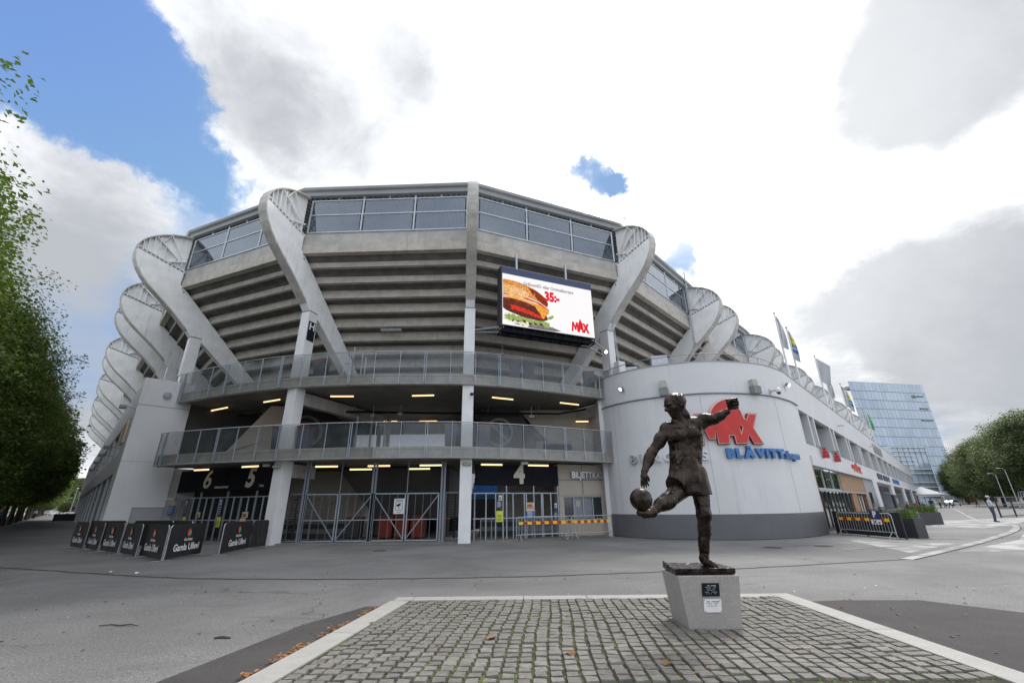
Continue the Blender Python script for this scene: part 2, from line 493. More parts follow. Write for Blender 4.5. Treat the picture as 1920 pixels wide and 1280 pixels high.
emis('lamp_tube', (1.0, 0.68, 0.34), 1.0)
emis('lamp_bulb', (1.0, 0.88, 0.7), 3.0)
emis('led_white', (0.83, 0.81, 0.82), 1.0)
emis('led_red', (0.66, 0.02, 0.03), 1.0)
emis('led_text', (0.20, 0.19, 0.20), 1.0)
emis('led_bun', (0.78, 0.30, 0.07), 1.0)
emis('led_bun_light', (0.90, 0.52, 0.22), 1.0)
emis('led_bun_dark', (0.30, 0.05, 0.02), 1.0)
emis('led_seed', (0.92, 0.72, 0.50), 1.0)
emis('led_patty', (0.14, 0.04, 0.03), 1.0)
emis('led_cheese', (0.95, 0.42, 0.07), 1.0)
emis('led_tomato', (0.72, 0.05, 0.03), 1.0)
emis('led_green', (0.34, 0.46, 0.14), 1.0)
emis('led_cream', (0.86, 0.80, 0.66), 1.0)
emis('led_shadow', (0.22, 0.21, 0.22), 1.0)


def bronze():
    m = bpy.data.materials.new('bronze')
    m.use_nodes = True
    t = NT(m.node_tree)
    out = t.new('ShaderNodeOutputMaterial')
    p = t.new('ShaderNodeBsdfPrincipled')
    geo = t.new('ShaderNodeNewGeometry').outputs['Position']
    n = t.noise(geo, 7, 6, 0.65)
    a = t.mix(t.smooth(n, 0.35, 0.68), (0.016, 0.012, 0.010), (0.058, 0.044, 0.036))
    n2 = t.noise(geo, 2.2, 4, 0.6)
    a = t.mix(t.math('MULTIPLY', t.smooth(n2, 0.55, 0.75), 0.5), a, (0.10, 0.095, 0.075))
    t.link(a, p.inputs['Base Color'])
    p.inputs['Metallic'].default_value = 0.85
    t.link(t.smooth(n, 0.3, 0.7, 0.16, 0.34), p.inputs['Roughness'])
    b = t.new('ShaderNodeBump')
    b.inputs['Strength'].default_value = 0.55
    b.inputs['Distance'].default_value = 0.010
    t.link(t.noise(geo, 34, 5, 0.6, 0.4), b.inputs['Height'])
    t.link(b.outputs[0], p.inputs['Normal'])
    t.link(p.outputs[0], out.inputs[0])
    MATS['bronze'] = m


bronze()


def leafmat(name, c1, c2, c3):
    m = bpy.data.materials.new(name)
    m.use_nodes = True
    t = NT(m.node_tree)
    out = t.new('ShaderNodeOutputMaterial')
    p = t.new('ShaderNodeBsdfPrincipled')
    geo = t.new('ShaderNodeNewGeometry').outputs['Position']
    n = t.noise(geo, 1.1, 3, 0.6)
    f = t.noise(geo, 13, 2, 0.6)
    a = t.mix(t.smooth(n, 0.35, 0.65), c1, c2)
    a = t.mix(t.math('MULTIPLY', t.smooth(f, 0.58, 0.75), 0.7), a, c3)
    t.link(a, p.inputs['Base Color'])
    p.inputs['Roughness'].default_value = 0.55
    tl = t.new('ShaderNodeBsdfTranslucent')
    t.link(t.mix(0.5, a, (0.12, 0.2, 0.02)), tl.inputs[0])
    mx_ = t.new('ShaderNodeMixShader')
    mx_.inputs[0].default_value = 0.38
    t.link(p.outputs[0], mx_.inputs[1])
    t.link(tl.outputs[0], mx_.inputs[2])
    t.link(mx_.outputs[0], out.inputs[0])
    MATS[name] = m


leafmat('leaf', (0.065, 0.110, 0.020), (0.12, 0.175, 0.030), (0.21, 0.20, 0.04))
leafmat('leaf_pale', (0.085, 0.115, 0.05), (0.12, 0.15, 0.06), (0.18, 0.18, 0.07))

# ------------------------------------------------------------------ mesh helpers


class MB:
    """collects simple solids into one mesh"""

    def __init__(s):
        s.v, s.f, s.m = [], [], []
        s.cur = 0

    def add(s, vs, fs):
        b = len(s.v)
        s.v += [tuple(x) for x in vs]
        s.f += [tuple(b + i for i in f) for f in fs]
        s.m += [s.cur] * len(fs)
        return s

    def box(s, x0, y0, z0, x1, y1, z1):
        x0, x1 = min(x0, x1), max(x0, x1)
        y0, y1 = min(y0, y1), max(y0, y1)
        z0, z1 = min(z0, z1), max(z0, z1)
        return s.add([(x0, y0, z0), (x1, y0, z0), (x1, y1, z0), (x0, y1, z0), (x0, y0, z1), (x1, y0, z1), (x1, y1, z1), (x0, y1, z1)],
                     [(0, 3, 2, 1), (4, 5, 6, 7), (0, 1, 5, 4), (1, 2, 6, 5), (2, 3, 7, 6), (3, 0, 4, 7)])

    def beam(s, p, q, wd, ht, up=(0, 0, 1)):
        p, q = Vector(p), Vector(q)
        d = (q - p).normalized()
        u = Vector(up)
        if abs(d.dot(u)) > 0.98:
            u = Vector((0, 1, 0))
        r = d.cross(u).normalized()
        u = r.cross(d).normalized()
        a, b = r * wd / 2, u * ht / 2
        vs = [p - a - b, p + a - b, p + a + b, p - a + b, q - a - b, q + a - b, q + a + b, q - a + b]
        return s.add(vs, [(0, 3, 2, 1), (4, 5, 6, 7), (0, 1, 5, 4), (1, 2, 6, 5), (2, 3, 7, 6), (3, 0, 4, 7)])

    def tube(s, pts, rad, n=8, cap=True, closed=False):
        pts = [Vector(p) for p in pts]
        rads = rad if isinstance(rad, (list, tuple)) else [rad] * len(pts)
        rings = []
        u = None
        N = len(pts)
        for i, p in enumerate(pts):
            if closed:
                d = pts[(i + 1) % N] - pts[i - 1]
            else:
                d = pts[min(i + 1, N - 1)] - pts[max(i - 1, 0)]
            d = d.normalized() if d.length > 1e-9 else Vector((0, 0, 1))
            if u is None:
                u = d.orthogonal().normalized()
            else:
                u = (u - d * u.dot(d))
                u = u.normalized() if u.length > 1e-6 else d.orthogonal().normalized()
            v = d.cross(u)
            rings.append([p + (u * math.cos(2 * PI * k / n) + v * math.sin(2 * PI * k / n)) * rads[i] for k in range(n)])
        vs = [x for r_ in rings for x in r_]
        fs = []
        m = N if closed else N - 1
        for i in range(m):
            j = (i + 1) % N
            for k in range(n):
                k2 = (k + 1) % n
                fs.append((i * n + k, i * n + k2, j * n + k2, j * n + k))
        if cap and not closed:
            fs.append(tuple(reversed(range(n))))
            fs.append(tuple((N - 1) * n + k for k in range(n)))
        return s.add(vs, fs)

    def prism(s, poly, f0, f1):
        """poly: 2D points; f0/f1 map (a, b) to a 3D point on each end"""
        n = len(poly)
        vs = [f0(*p) for p in poly] + [f1(*p) for p in poly]
        fs = [tuple(reversed(range(n))), tuple(range(n, 2 * n))]
        for k in range(n):
            k2 = (k + 1) % n
            fs.append((k, k2, n + k2, n + k))
        return s.add(vs, fs)

    def build(s, name, m, parent=None, smooth=False, bevel=0.0):
        me = bpy.data.meshes.new(name)
        me.from_pydata(s.v, [], s.f)
        ms = m if isinstance(m, (list, tuple)) else [m]
        for x in ms:
            me.materials.append(MATS[x])
        if len(ms) > 1:
            me.polygons.foreach_set('material_index', s.m)
        bm = bmesh.new()
        bm.from_mesh(me)
        bmesh.ops.recalc_face_normals(bm, faces=bm.faces)
        if bevel > 0:
            bmesh.ops.bevel(bm, geom=[e for e in bm.edges if e.calc_face_angle(0) > 0.5], offset=bevel, segments=2, affect='EDGES', profile=0.6)
        bm.to_mesh(me)
        bm.free()
        if smooth:
            me.polygons.foreach_set('use_smooth', [True] * len(me.polygons))
        return link(name, me, parent)


def link(name, me, parent=None, loc=None, rotz=0.0):
    o = bpy.data.objects.new(name, me)
    col.objects.link(o)
    if parent is not None:
        o.parent = parent
        if parent.get('_w'):
            o.matrix_parent_inverse = Matrix.Translation(-Vector(parent['_w']))
    if loc is not None:
        o.location = loc
    if rotz:
        o.rotation_euler = (0, 0, rotz)
    return o


def tag(o, label, cat=None, group=None, kind=None):
    if label:
        o['label'] = label
    if cat:
        o['category'] = cat
    if group:
        o['group'] = group
    if kind:
        o['kind'] = kind
    return o


def thing(name, label, cat, loc=(0, 0, 0), rotz=0.0, group=None, world_children=False):
    """an Empty at the thing's base; world_children: parts are given in world coordinates"""
    o = bpy.data.objects.new(name, None)
    o.empty_display_size = 0.2
    col.objects.link(o)
    o.location = loc
    o.rotation_euler = (0, 0, rotz)
    if world_children:
        o['_w'] = tuple(loc)
    tag(o, label, cat, group)
    return o


def kids(root):
    ch = {}
    for o in bpy.data.objects:
        if o.parent:
            ch.setdefault(o.parent.name, []).append(o)
    return ch


def clone(root, loc, rotz=0.0, label=None, group=None, scale=None, tree=None):
    tree = tree or kids(root)

    def rec(o, par):
        c = o.copy()
        col.objects.link(c)
        if par is not None:
            c.parent = par
            c.matrix_parent_inverse = o.matrix_parent_inverse.copy()
        for x in tree.get(o.name, []):
            rec(x, c)
        return c
    r = rec(root, None)
    r.location = loc
    r.rotation_euler = (0, 0, rotz)
    if scale:
        r.scale = (scale,) * 3 if not isinstance(scale, (tuple, list)) else scale
    if label:
        r['label'] = label
    if group:
        r['group'] = group
    return r


def text_mesh(body, size, extrude=0.01, bold=0.0, align='CENTER', bevel=0.0, res=3, shear=0.0, sx=1.0, spacing=1.0):
    cu = bpy.data.curves.new('lettering', 'FONT')
    cu.body = body
    cu.size = size
    cu.extrude = extrude
    cu.offset = bold
    cu.align_x = align
    cu.align_y = 'CENTER'
    cu.resolution_u = res
    cu.shear = shear
    cu.space_character = spacing
    ob = bpy.data.objects.new('lettering', cu)
    col.objects.link(ob)
    dg = bpy.context.evaluated_depsgraph_get()
    dg.update()
    me = bpy.data.meshes.new_from_object(ob.evaluated_get(dg))
    bpy.data.objects.remove(ob)
    bpy.data.curves.remove(cu)
    if sx != 1.0:
        me.transform(Matrix.Diagonal((sx, 1, 1, 1)))
    return me


def frame_m(origin, right, up=(0, 0, 1)):
    r = Vector(right).normalized()
    u = Vector(up)
    n = r.cross(u).normalized()
    u = n.cross(r).normalized()
    return Matrix(((r.x, u.x, n.x, origin[0]), (r.y, u.y, n.y, origin[1]), (r.z, u.z, n.z, origin[2]), (0, 0, 0, 1)))


def lettering(name, body, size, origin, right, m, parent=None, extrude=0.01, bold=0.0, align='CENTER', sx=1.0, res=3, shear=0.0, spacing=1.0):
    """flat or raised lettering standing upright at origin, reading along right"""
    me = text_mesh(body, size, extrude, bold, align, res=res, sx=sx, shear=shear, spacing=spacing)
    me.transform(frame_m(origin, right))
    me.materials.clear()
    me.materials.append(MATS[m])
    return link(name, me, parent)


def catmull(pts, n):
    """n+1 points, evenly spaced by length, on a smooth curve through pts (2D)"""
    P = [Vector((p[0], p[1], 0)) for p in pts]
    P = [P[0] * 2 - P[1]] + P + [P[-1] * 2 - P[-2]]
    dense = []
    for i in range(1, len(P) - 2):
        for k in range(24):
            t = k / 24
            a, b, c, d = P[i - 1], P[i], P[i + 1], P[i + 2]
            dense.append(0.5 * ((2 * b) + (c - a) * t + (2 * a - 5 * b + 4 * c - d) * t * t + (3 * b - a - 3 * c + d) * t ** 3))
    dense.append(P[-2])
    L = [0]
    for i in range(1, len(dense)):
        L.append(L[-1] + (dense[i] - dense[i - 1]).length)
    out = []
    j = 0
    for k in range(n + 1):
        s_ = L[-1] * k / n
        while j < len(L) - 2 and L[j + 1] < s_:
            j += 1
        t = (s_ - L[j]) / max(1e-9, L[j + 1] - L[j])
        out.append(dense[j].lerp(dense[j + 1], t))
    return out, L[-1]
# ------------------------------------------------------------------ ground
def sheet(name, poly, z, m, parent=None):
    o = MB().add([(x, y, z) for x, y in poly], [tuple(range(len(poly)))]).build(name, m, parent)
    o.data.flip_normals() if o.data.polygons[0].normal.z < 0 else None
    return o


g = sheet('ground', [(-1500, -400), (1500, -400), (1500, 1500), (-1500, 1500)], 0.0, 'asphalt')
tag(g, 'grey worn asphalt forecourt in front of the stadium', kind='structure')
p_ = sheet('asphalt_patch', [(-4.9, 2.4), (-3.55, 5.1), (-3.1, 7.2), (-2.55, 8.42), (-2.2, 8.42), (-2.2, 8.3), (-3.2, 2.4)], 0.004, 'new_asphalt')
tag(p_, 'dark strip of newer asphalt along the left granite kerb', kind='structure')
p_ = sheet('asphalt_patch', [(4.9, 2.0), (4.95, 8.4), (5.6, 8.46), (6.9, 8.40), (7.6, 7.5), (9.5, 6.2), (12, 4.5), (12, 2)], 0.004, 'new_asphalt')
tag(p_, 'dark newer asphalt patch to the right of the cobbled area', kind='structure')


def strip(name, pts, wd, z, m, label):
    mb = MB()
    P = [Vector((x, y, 0)) for x, y in pts]
    vs = []
    for i, p in enumerate(P):
        d = (P[min(i + 1, len(P) - 1)] - P[max(i - 1, 0)]).normalized()
        n = Vector((-d.y, d.x, 0)) * wd / 2
        vs += [(p.x - n.x, p.y - n.y, z), (p.x + n.x, p.y + n.y, z)]
    mb.add(vs, [(2 * i, 2 * i + 2, 2 * i + 3, 2 * i + 1) for i in range(len(P) - 1)])
    o = mb.build(name, m)
    tag(o, label, kind='structure')
    return o


dl, _ = catmull([(-24, 17.3), (-15.43, 14.31), (-12.96, 13.45), (-8.86, 12.01), (-7.02, 11.63), (-3.33, 11.36), (.44, 11.48), (3.09, 11.86), (5.97, 12.37), (11.32, 13.79)], 110)
jit = random.Random(3)
strip('drainage_channel', [(p.x, p.y + jit.uniform(-.035, .035)) for p in dl], 0.13, 0.004, 'seam_asphalt' if 'seam_asphalt' in MATS else 'new_asphalt',
      'dark dirty gutter line curving across the asphalt')
dr, _ = catmull([(11.32, 13.79), (14.82, 16.18), (19.68, 19.65), (27.92, 26.03), (34.5, 32.5), (38.8, 38.9), (60, 62), (110, 116)], 70)
strip('gutter', [(p.x, p.y) for p in dr], 0.30, 0.008, 'mottled_pale', 'pale stone gutter curving towards the far street')
strip('gutter_seam', [(p.x + .12, p.y - .12) for p in dr], 0.05, 0.012, 'new_asphalt', 'dark joint along the pale stone gutter')
for poly, lb in (([(14.2, 15.4), (17.1, 15.6), (34, 15.8), (60, 36), (36.5, 33.0), (28, 25.6), (21, 19.6)], 'pale blotchy area right of the curving gutter'),
                 ([(25.7, 28.9), (35.1, 38.2), (45, 41.8), (60, 48), (47, 36), (36.8, 33.6), (31.5, 29.8), (27.8, 27.6)], 'pale blotchy area in front of the man in the white shirt'),
                 ([(12.8, 15.4), (14.5, 20.6), (15.0, 20.6), (15.4, 18.6), (17.2, 18.4)], 'pale blotchy strips before the barrier with the parking sign')):
    tag(sheet('pavement', poly, 0.004, 'mottled_pale'), lb, kind='structure')
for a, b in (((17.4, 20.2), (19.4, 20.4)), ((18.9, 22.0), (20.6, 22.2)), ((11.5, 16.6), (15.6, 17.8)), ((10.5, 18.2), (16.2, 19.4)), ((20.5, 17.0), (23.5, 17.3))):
    strip('road_marking', [a, ((a[0] + b[0]) / 2, (a[1] + b[1]) / 2), b], 0.12, 0.010, 'mottled_pale', 'faded pale line on the asphalt near the planters')
# threshold step under the ticket gates
st, _ = catmull([(-19.4, 24.4), (-14.85, 22.4), (-11.8, 21.6), (-9.1, 21.15), (-6.5, 20.95), (-2.4, 21.2), (-.3, 21.9), (2.4, 23.1), (5.0, 24.7)], 40)
mb = MB()
poly = [(p.x, p.y) for p in st] + [(8, 45), (-26, 45)]
mb.prism(poly, lambda a, b: (a, b, -0.1), lambda a, b: (a, b, 0.05))
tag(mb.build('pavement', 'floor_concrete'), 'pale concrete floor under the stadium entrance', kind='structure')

# manhole-like stains and covers
for x, y, r_ in ((9.6, 17.6, .32), (11.7, 17.9, .32), (-5.2, 18.2, .25)):
    mb = MB()
    mb.tube([(x, y, -0.02), (x, y, 0.008)], r_, 20)
    t_ = tag(mb.build('manhole_cover', 'new_asphalt'), {9.6: 'round dark manhole cover left of its twin before the curved wall', 11.7: 'round dark manhole cover right of its twin before the curved wall',
             -5.2: 'dark round cover set in the asphalt before the gates'}[x], 'manhole cover')

# ------------------------------------------------------------------ cobbled plinth
SL = -2.15
plinth = tag(sheet('cobbled_area', [(-2.6, 1.0), (-2.14, 8.86), (4.86, 8.8), (4.78, 1.0)], 0.034, 'moss_joint'),
             'cobbled rectangle with mossy joints inside a granite border', kind='structure')
KERB_T = 0.055


def kerb(p, q, wd, side):
    """granite slab between two ground points, its width laid to one side"""
    p, q = Vector((p[0], p[1], 0)), Vector((q[0], q[1], 0))
    d = (q - p).normalized()
    n = Vector((-d.y, d.x, 0)) * side * wd
    e = d * 0.006
    mb = MB()
    c = [p + e, q - e, q - e + n, p + e + n]
    mb.prism([0, 1, 2, 3], lambda i: None, lambda i: None) if False else None
    mb.add([(v.x, v.y, -0.05) for v in c] + [(v.x, v.y, KERB_T) for v in c],
           [(0, 3, 2, 1), (4, 5, 6, 7), (0, 1, 5, 4), (1, 2, 6, 5), (2, 3, 7, 6), (3, 0, 4, 7)])
    return mb.build('kerb_stone', 'granite', plinth, bevel=0.008)


def lerp2(a, b, t):
    return (a[0] + (b[0] - a[0]) * t, a[1] + (b[1] - a[1]) * t)


FLc, FRc, NLc, NRc = (-2.14, 8.90), (4.91, 8.83), (-2.86, 3.2), (4.80, 3.2)
KW = 0.33
cuts = [0.03, .27, .44, .62, .8, .97]
far = [0.047, .325, .485, .70, .953]
for a, b in zip(far[:-1], far[1:]):
    kerb(lerp2(FLc, FRc, a), lerp2(FLc, FRc, b), KW - .03, -1)
kerb(FLc, lerp2(FLc, FRc, .047), KW - .03, -1)
kerb(lerp2(FLc, FRc, .953), FRc, KW - .03, -1)
for a, b in ((.054, .40), (.40, .72), (.72, 1.0)):
    kerb(lerp2(FLc, NLc, a), lerp2(FLc, NLc, b), KW, 1)
for a, b in ((.054, .42), (.42, .80), (.80, 1.0)):
    kerb(lerp2(FRc, NRc, a), lerp2(FRc, NRc, b), KW, -1)
kerb((-2.35, 4.72), (1.2, 4.70), .35, -1)
kerb((1.2, 4.70), (4.5, 4.68), .35, -1)

# cobbles: variants share meshes; the nearest 300 are objects, the rest one part


def cobble_mesh(sx, sy, seed):
    r_ = random.Random(seed)
    bm = bmesh.new()
    hx, hy = sx / 2, sy / 2
    bot = [bm.verts.new((x * hx, y * hy, 0)) for x, y in ((-1, -1), (1, -1), (1, 1), (-1, 1))]
    mid = [bm.verts.new((x * hx * r_.uniform(.93, 1.0), y * hy * r_.uniform(.92, 1.0), r_.uniform(.034, .040))) for x, y in ((-1, -1), (1, -1), (1, 1), (-1, 1))]
    top = [bm.verts.new((x * hx * r_.uniform(.86, .96), y * hy * r_.uniform(.86, .96), r_.uniform(.042, .050))) for x, y in ((-1, -1), (1, -1), (1, 1), (-1, 1))]
    for A, B in ((bot, mid), (mid, top)):
        for k in range(4):
            bm.faces.new((A[k], A[(k + 1) % 4], B[(k + 1) % 4], B[k]))
    bm.faces.new(top)
    me = bpy.data.meshes.new('cobble')
    bm.to_mesh(me)
    bm.free()
    me.materials.append(MATS['cobble'])
    return me


cm = [cobble_mesh(rnd.uniform(.124, .142), rnd.uniform(.122, .140), i) for i in range(14)]
cobs = []
ncol = 42
yrow = 8.50
rowi = 0
while yrow > 4.78:
    dy = 0.151 + rnd.uniform(-.006, .006)
    xl = -2.14 - (8.86 - yrow) * 0.126 + KW + .04
    xr = 4.91 - (8.83 - yrow) * 0.02 - KW - .03
    pitch = (xr - xl) / ncol
    for k in range(ncol):
        wob = 0.03 * math.sin(yrow * 1.9 + k * .55) + 0.018 * math.sin(k * 1.7)
        x = xl + (k + .5) * pitch + rnd.uniform(-.006, .006) + .012 * math.sin(yrow * 2.3 + k * .2)
        y = yrow + wob + rnd.uniform(-.006, .006)
        cobs.append((x, max(4.80, min(8.52, y)), rnd.uniform(-.07, .07), rnd.randrange(14), rnd.uniform(.93, 1.06), rnd.uniform(-.004, .008)))
    yrow -= dy
    rowi += 1
cobs = [c for c in cobs if not (2.28 < c[0] < 2.97 and 6.58 < c[1] < 7.14)]
cobs.sort(key=lambda c: (c[0] - 0.6) ** 2 * .25 + c[1] ** 2)
for x, y, rz, k, sc, dz in cobs[:300]:
    o = link('cobblestone', cm[k], plinth, (x, y, 0.010 + dz), rz)
    o.scale = (sc, sc, 1)
bm = bmesh.new()
for x, y, rz, k, sc, dz in cobs[300:]:
    n0 = len(bm.verts)
    bm.from_mesh(cm[k])
    bm.verts.ensure_lookup_table()
    M_ = Matrix.Translation((x, y, 0.010 + dz)) @ Matrix.Rotation(rz, 4, 'Z') @ Matrix.Diagonal((sc, sc, 1, 1))
    bmesh.ops.transform(bm, matrix=M_, verts=bm.verts[n0:])
me = bpy.data.meshes.new('far_cobblestones')
bm.to_mesh(me)
bm.free()
me.materials.append(MATS['cobble'])
tag(link('cobblestone_rows', me, plinth), None, kind='stuff')

# moss cushions in the joints
mb = MB()
for i in range(4200):
    x, y = rnd.uniform(-2.2, 4.5), rnd.uniform(4.8, 8.5)
    s_ = rnd.uniform(.006, .022)
    z = rnd.uniform(.036, .047)
    a = rnd.uniform(0, 6.3)
    vs = [(x + math.cos(a + k * PI / 2) * s_, y + math.sin(a + k * PI / 2) * s_, .034) for k in range(4)] + [(x, y, z)]
    mb.add(vs, [(0, 1, 4), (1, 2, 4), (2, 3, 4), (3, 0, 4)])
tag(mb.build('moss', 'grass_plant', plinth), None, kind='stuff')


# fallen leaves and litter
def leaf_scatter(name, pts, label, m='dry_leaf'):
    mb = MB()
    for x, y, s_, z in pts:
        a = rnd.uniform(0, 6.3)
        tilt = rnd.uniform(-.5, .5)
        c, s2 = math.cos(a), math.sin(a)
        vs = []
        for px, py in ((-1, 0), (-.4, .5), (.4, .55), (1, 0), (.4, -.5), (-.4, -.55)):
            X, Y_ = px * s_, py * s_
            vs.append((x + c * X - s2 * Y_, y + s2 * X + c * Y_, z + abs(py) * s_ * .55 + max(0, X * tilt) * .6))
        mb.add(vs, [(0, 1, 2, 3), (0, 3, 4, 5)])
    return tag(mb.build(name, m), label, kind='stuff')


pts = []
for i in range(420):
    t = rnd.random() ** .8
    base = lerp2((-2.22, 8.2), (-2.72, 4.3), t)
    clump = 1 if math.sin(t * 23) + math.sin(t * 51) > -.3 else 0
    if clump:
        pts.append((base[0] - abs(rnd.gauss(0, .07)) - .02, base[1], rnd.uniform(.015, .042), rnd.uniform(.008, .05)))
for i in range(230):
    x, y = rnd.uniform(-9, 9), rnd.uniform(3.2, 13)
    pts.append((x, y, rnd.uniform(.012, .035), .03 if -2.4 < x < 4.9 and y < 8.8 else .006))
for i in range(24):
    pts.append((rnd.uniform(-2.2, 4.3), rnd.uniform(4.8, 8.5), rnd.uniform(.02, .04), .058))
for x, y in ((.6, 5.6), (1.55, 5.25), (-.3, 6.2)):
    pts.append((x, y, .085, .062))
leaf_scatter('fallen_leaves', pts, 'orange and brown fallen leaves along the kerb and over the paving')
pts = [(rnd.uniform(5, 12), rnd.uniform(7.5, 10), rnd.uniform(.01, .04), .006) for _ in range(9)] + [(-11.0, 13.0, .1, .01), (-10.0, 12.7, .09, .01)] + \
      [(rnd.uniform(-10, 8), rnd.uniform(5, 17), rnd.uniform(.008, .02), .006) for _ in range(24)]
leaf_scatter('litter', pts, 'small scraps of white paper litter on the asphalt', 'litter_white')
mb = MB()
mb.tube([(-6.1, 7.30, .012), (-5.95, 7.34, .016), (-5.8, 7.30, .012), (-5.66, 7.32, .02), (-5.5, 7.27, .012)], [.006, .009, .01, .009, .004], 6)
tag(mb.build('twig', 'bark'), 'thin dark crooked twig lying on the asphalt at lower left', 'twig')
mb = MB()
mb.tube([(-3.95, 6.6, .012), (-3.85, 6.62, .016), (-3.74, 6.60, .01)], [.012, .016, .01], 6)
tag(mb.build('twig', 'bark'), 'short brown stub of wood near the dark asphalt strip', 'twig')


# ------------------------------------------------------------------ sculpting by distance fields
class SDF:
    def __init__(s, lo, hi, h):
        s.lo = np.array(lo, float)
        s.h = h
        s.n = np.ceil((np.array(hi) - s.lo) / h).astype(int) + 1
        s.F = np.full(s.n, 10.0, np.float32)
        s.prims = []

    def block(s, lo, hi, pad):
        a = np.maximum(0, np.floor((lo - pad - s.lo) / s.h).astype(int))
        b = np.minimum(s.n, np.ceil((hi + pad - s.lo) / s.h).astype(int) + 1)
        if np.any(b <= a):
            return None
        ax = [s.lo[i] + s.h * np.arange(a[i], b[i], dtype=np.float32) for i in range(3)]
        X, Y_, Z = np.meshgrid(*ax, indexing='ij')
        return tuple(slice(a[i], b[i]) for i in range(3)), np.stack([X, Y_, Z], -1)

    def put(s, sl, d, k):
        f = s.F[sl]
        h_ = np.clip(.5 + .5 * (f - d) / k, 0, 1)
        s.F[sl] = f * (1 - h_) + d * h_ - k * h_ * (1 - h_)

    def cap(s, p, q, r0, r1, k=.03, tag_=0):
        p, q = np.array(p, float), np.array(q, float)
        rm = max(r0, r1)
        b = s.block(np.minimum(p, q) - rm, np.maximum(p, q) + rm, k * 2 + s.h * 3)
        s.prims.append(('c', p, q, r0, r1, tag_))
        if b is None:
            return s
        sl, P = b
        d = q - p
        t = np.clip(((P - p) @ d) / max(1e-9, d @ d), 0, 1)
        dist = np.linalg.norm(P - p - t[..., None] * d, axis=-1) - (r0 + (r1 - r0) * t)
        s.put(sl, dist, k)
        return s

    def ell(s, c, r, k=.03, rot=None, tag_=0, carve=False):
        c, r = np.array(c, float), np.array(r, float)
        b = s.block(c - r.max(), c + r.max(), k * 2 + s.h * 3)
        if not carve:
            s.prims.append(('e', c, c, r.mean(), r.mean(), tag_))
        if b is None:
            return s
        sl, P = b
        L = P - c
        if rot is not None:
            L = L @ np.array(rot)
        q = L / r
        k0 = np.linalg.norm(q, axis=-1)
        k1 = np.linalg.norm(q / r, axis=-1) + 1e-9
        dist = k0 * (k0 - 1) / k1
        if carve:
            f = s.F[sl]
            h_ = np.clip(.5 - .5 * (f + dist) / k, 0, 1)
            s.F[sl] = f * (1 - h_) + (-dist) * h_ + k * h_ * (1 - h_)
        else:
            s.put(sl, dist, k)
        return s

    def clip(s, p, n):
        b = s.block(s.lo, s.lo + s.h * s.n, 1)
        sl, P = b
        n = np.array(n, float)
        n /= np.linalg.norm(n)
        d = (P - np.array(p)) @ n
        s.F[sl] = np.maximum(s.F[sl], d)
        return s

    def mesh(s, name, mats, colour=None, shade=True):
        F = s.F
        ins = F < 0
        nx, ny, nz = F.shape
        cnt = np.zeros((nx - 1, ny - 1, nz - 1), np.int32)
        acc = np.zeros((nx - 1, ny - 1, nz - 1, 3), np.float32)
        for ax in range(3):
            sl0 = [slice(None)] * 3
            sl1 = [slice(None)] * 3
            sl0[ax] = slice(0, -1)
            sl1[ax] = slice(1, None)
            a, b = F[tuple(sl0)], F[tuple(sl1)]
            cr = ins[tuple(sl0)] != ins[tuple(sl1)]
            t = np.where(cr, a / np.where(cr, a - b, 1), 0)
            o1, o2 = [i for i in range(3) if i != ax]
            for d1 in (0, 1):
                for d2 in (0, 1):
                    sel = [slice(None)] * 3
                    sel[o1] = slice(d1, F.shape[o1] - 1 + d1)
                    sel[o2] = slice(d2, F.shape[o2] - 1 + d2)
                    c_ = cr[tuple(sel)]
                    tt = t[tuple(sel)]
                    cnt += c_
                    acc[..., ax] += np.where(c_, tt, 0)
                    acc[..., o1] += np.where(c_, d1, 0)
                    acc[..., o2] += np.where(c_, d2, 0)
        act = cnt > 0
        idx = np.full(act.shape, -1, np.int64)
        idx[act] = np.arange(act.sum())
        cells = np.argwhere(act)
        V = s.lo + s.h * (cells + acc[act] / cnt[act][:, None])
        quads = []
        for ax in range(3):
            o1, o2 = [(1, 2), (2, 0), (0, 1)][ax]
            sl0 = [slice(None)] * 3
            sl1 = [slice(None)] * 3
            sl0[ax] = slice(0, -1)
            sl1[ax] = slice(1, None)
            cr = ins[tuple(sl0)] != ins[tuple(sl1)]
            E_ = np.argwhere(cr)
            E_ = E_[(E_[:, o1] > 0) & (E_[:, o2] > 0) & (E_[:, o1] < act.shape[o1]) & (E_[:, o2] < act.shape[o2]) & (E_[:, ax] < act.shape[ax])]
            flip = ins[tuple(E_.T)]
            q = []
            for d1, d2 in ((0, 0), (-1, 0), (-1, -1), (0, -1)):
                c_ = E_.copy()
                c_[:, o1] += d1
                c_[:, o2] += d2
                q.append(idx[tuple(c_.T)])
            q = np.stack(q, 1)
            q[~flip] = q[~flip][:, ::-1]
            quads.append(q)
        Q = np.concatenate(quads)
        Q = Q[(Q >= 0).all(1)]
        me = bpy.data.meshes.new(name)
        me.from_pydata(V.tolist(), [], Q.tolist())
        for m_ in mats:
            me.materials.append(MATS[m_])
        if len(mats) > 1:
            C_ = V[Q].mean(1)
            best = np.full(len(C_), 1e9)
            tg = np.zeros(len(C_), int)
            for kind, p, q, r0, r1, tag_ in s.prims:
                d = q - p
                t = np.clip(((C_ - p) @ d) / max(1e-9, d @ d), 0, 1) if d @ d > 0 else np.zeros(len(C_))
                dist = np.linalg.norm(C_ - p - t[:, None] * d, axis=1) - (r0 + (r1 - r0) * t)
                b_ = dist < best
                best[b_] = dist[b_]
                tg[b_] = tag_
            me.polygons.foreach_set('material_index', tg.tolist())
        if shade:
            me.polygons.foreach_set('use_smooth', [True] * len(me.polygons))
        return me


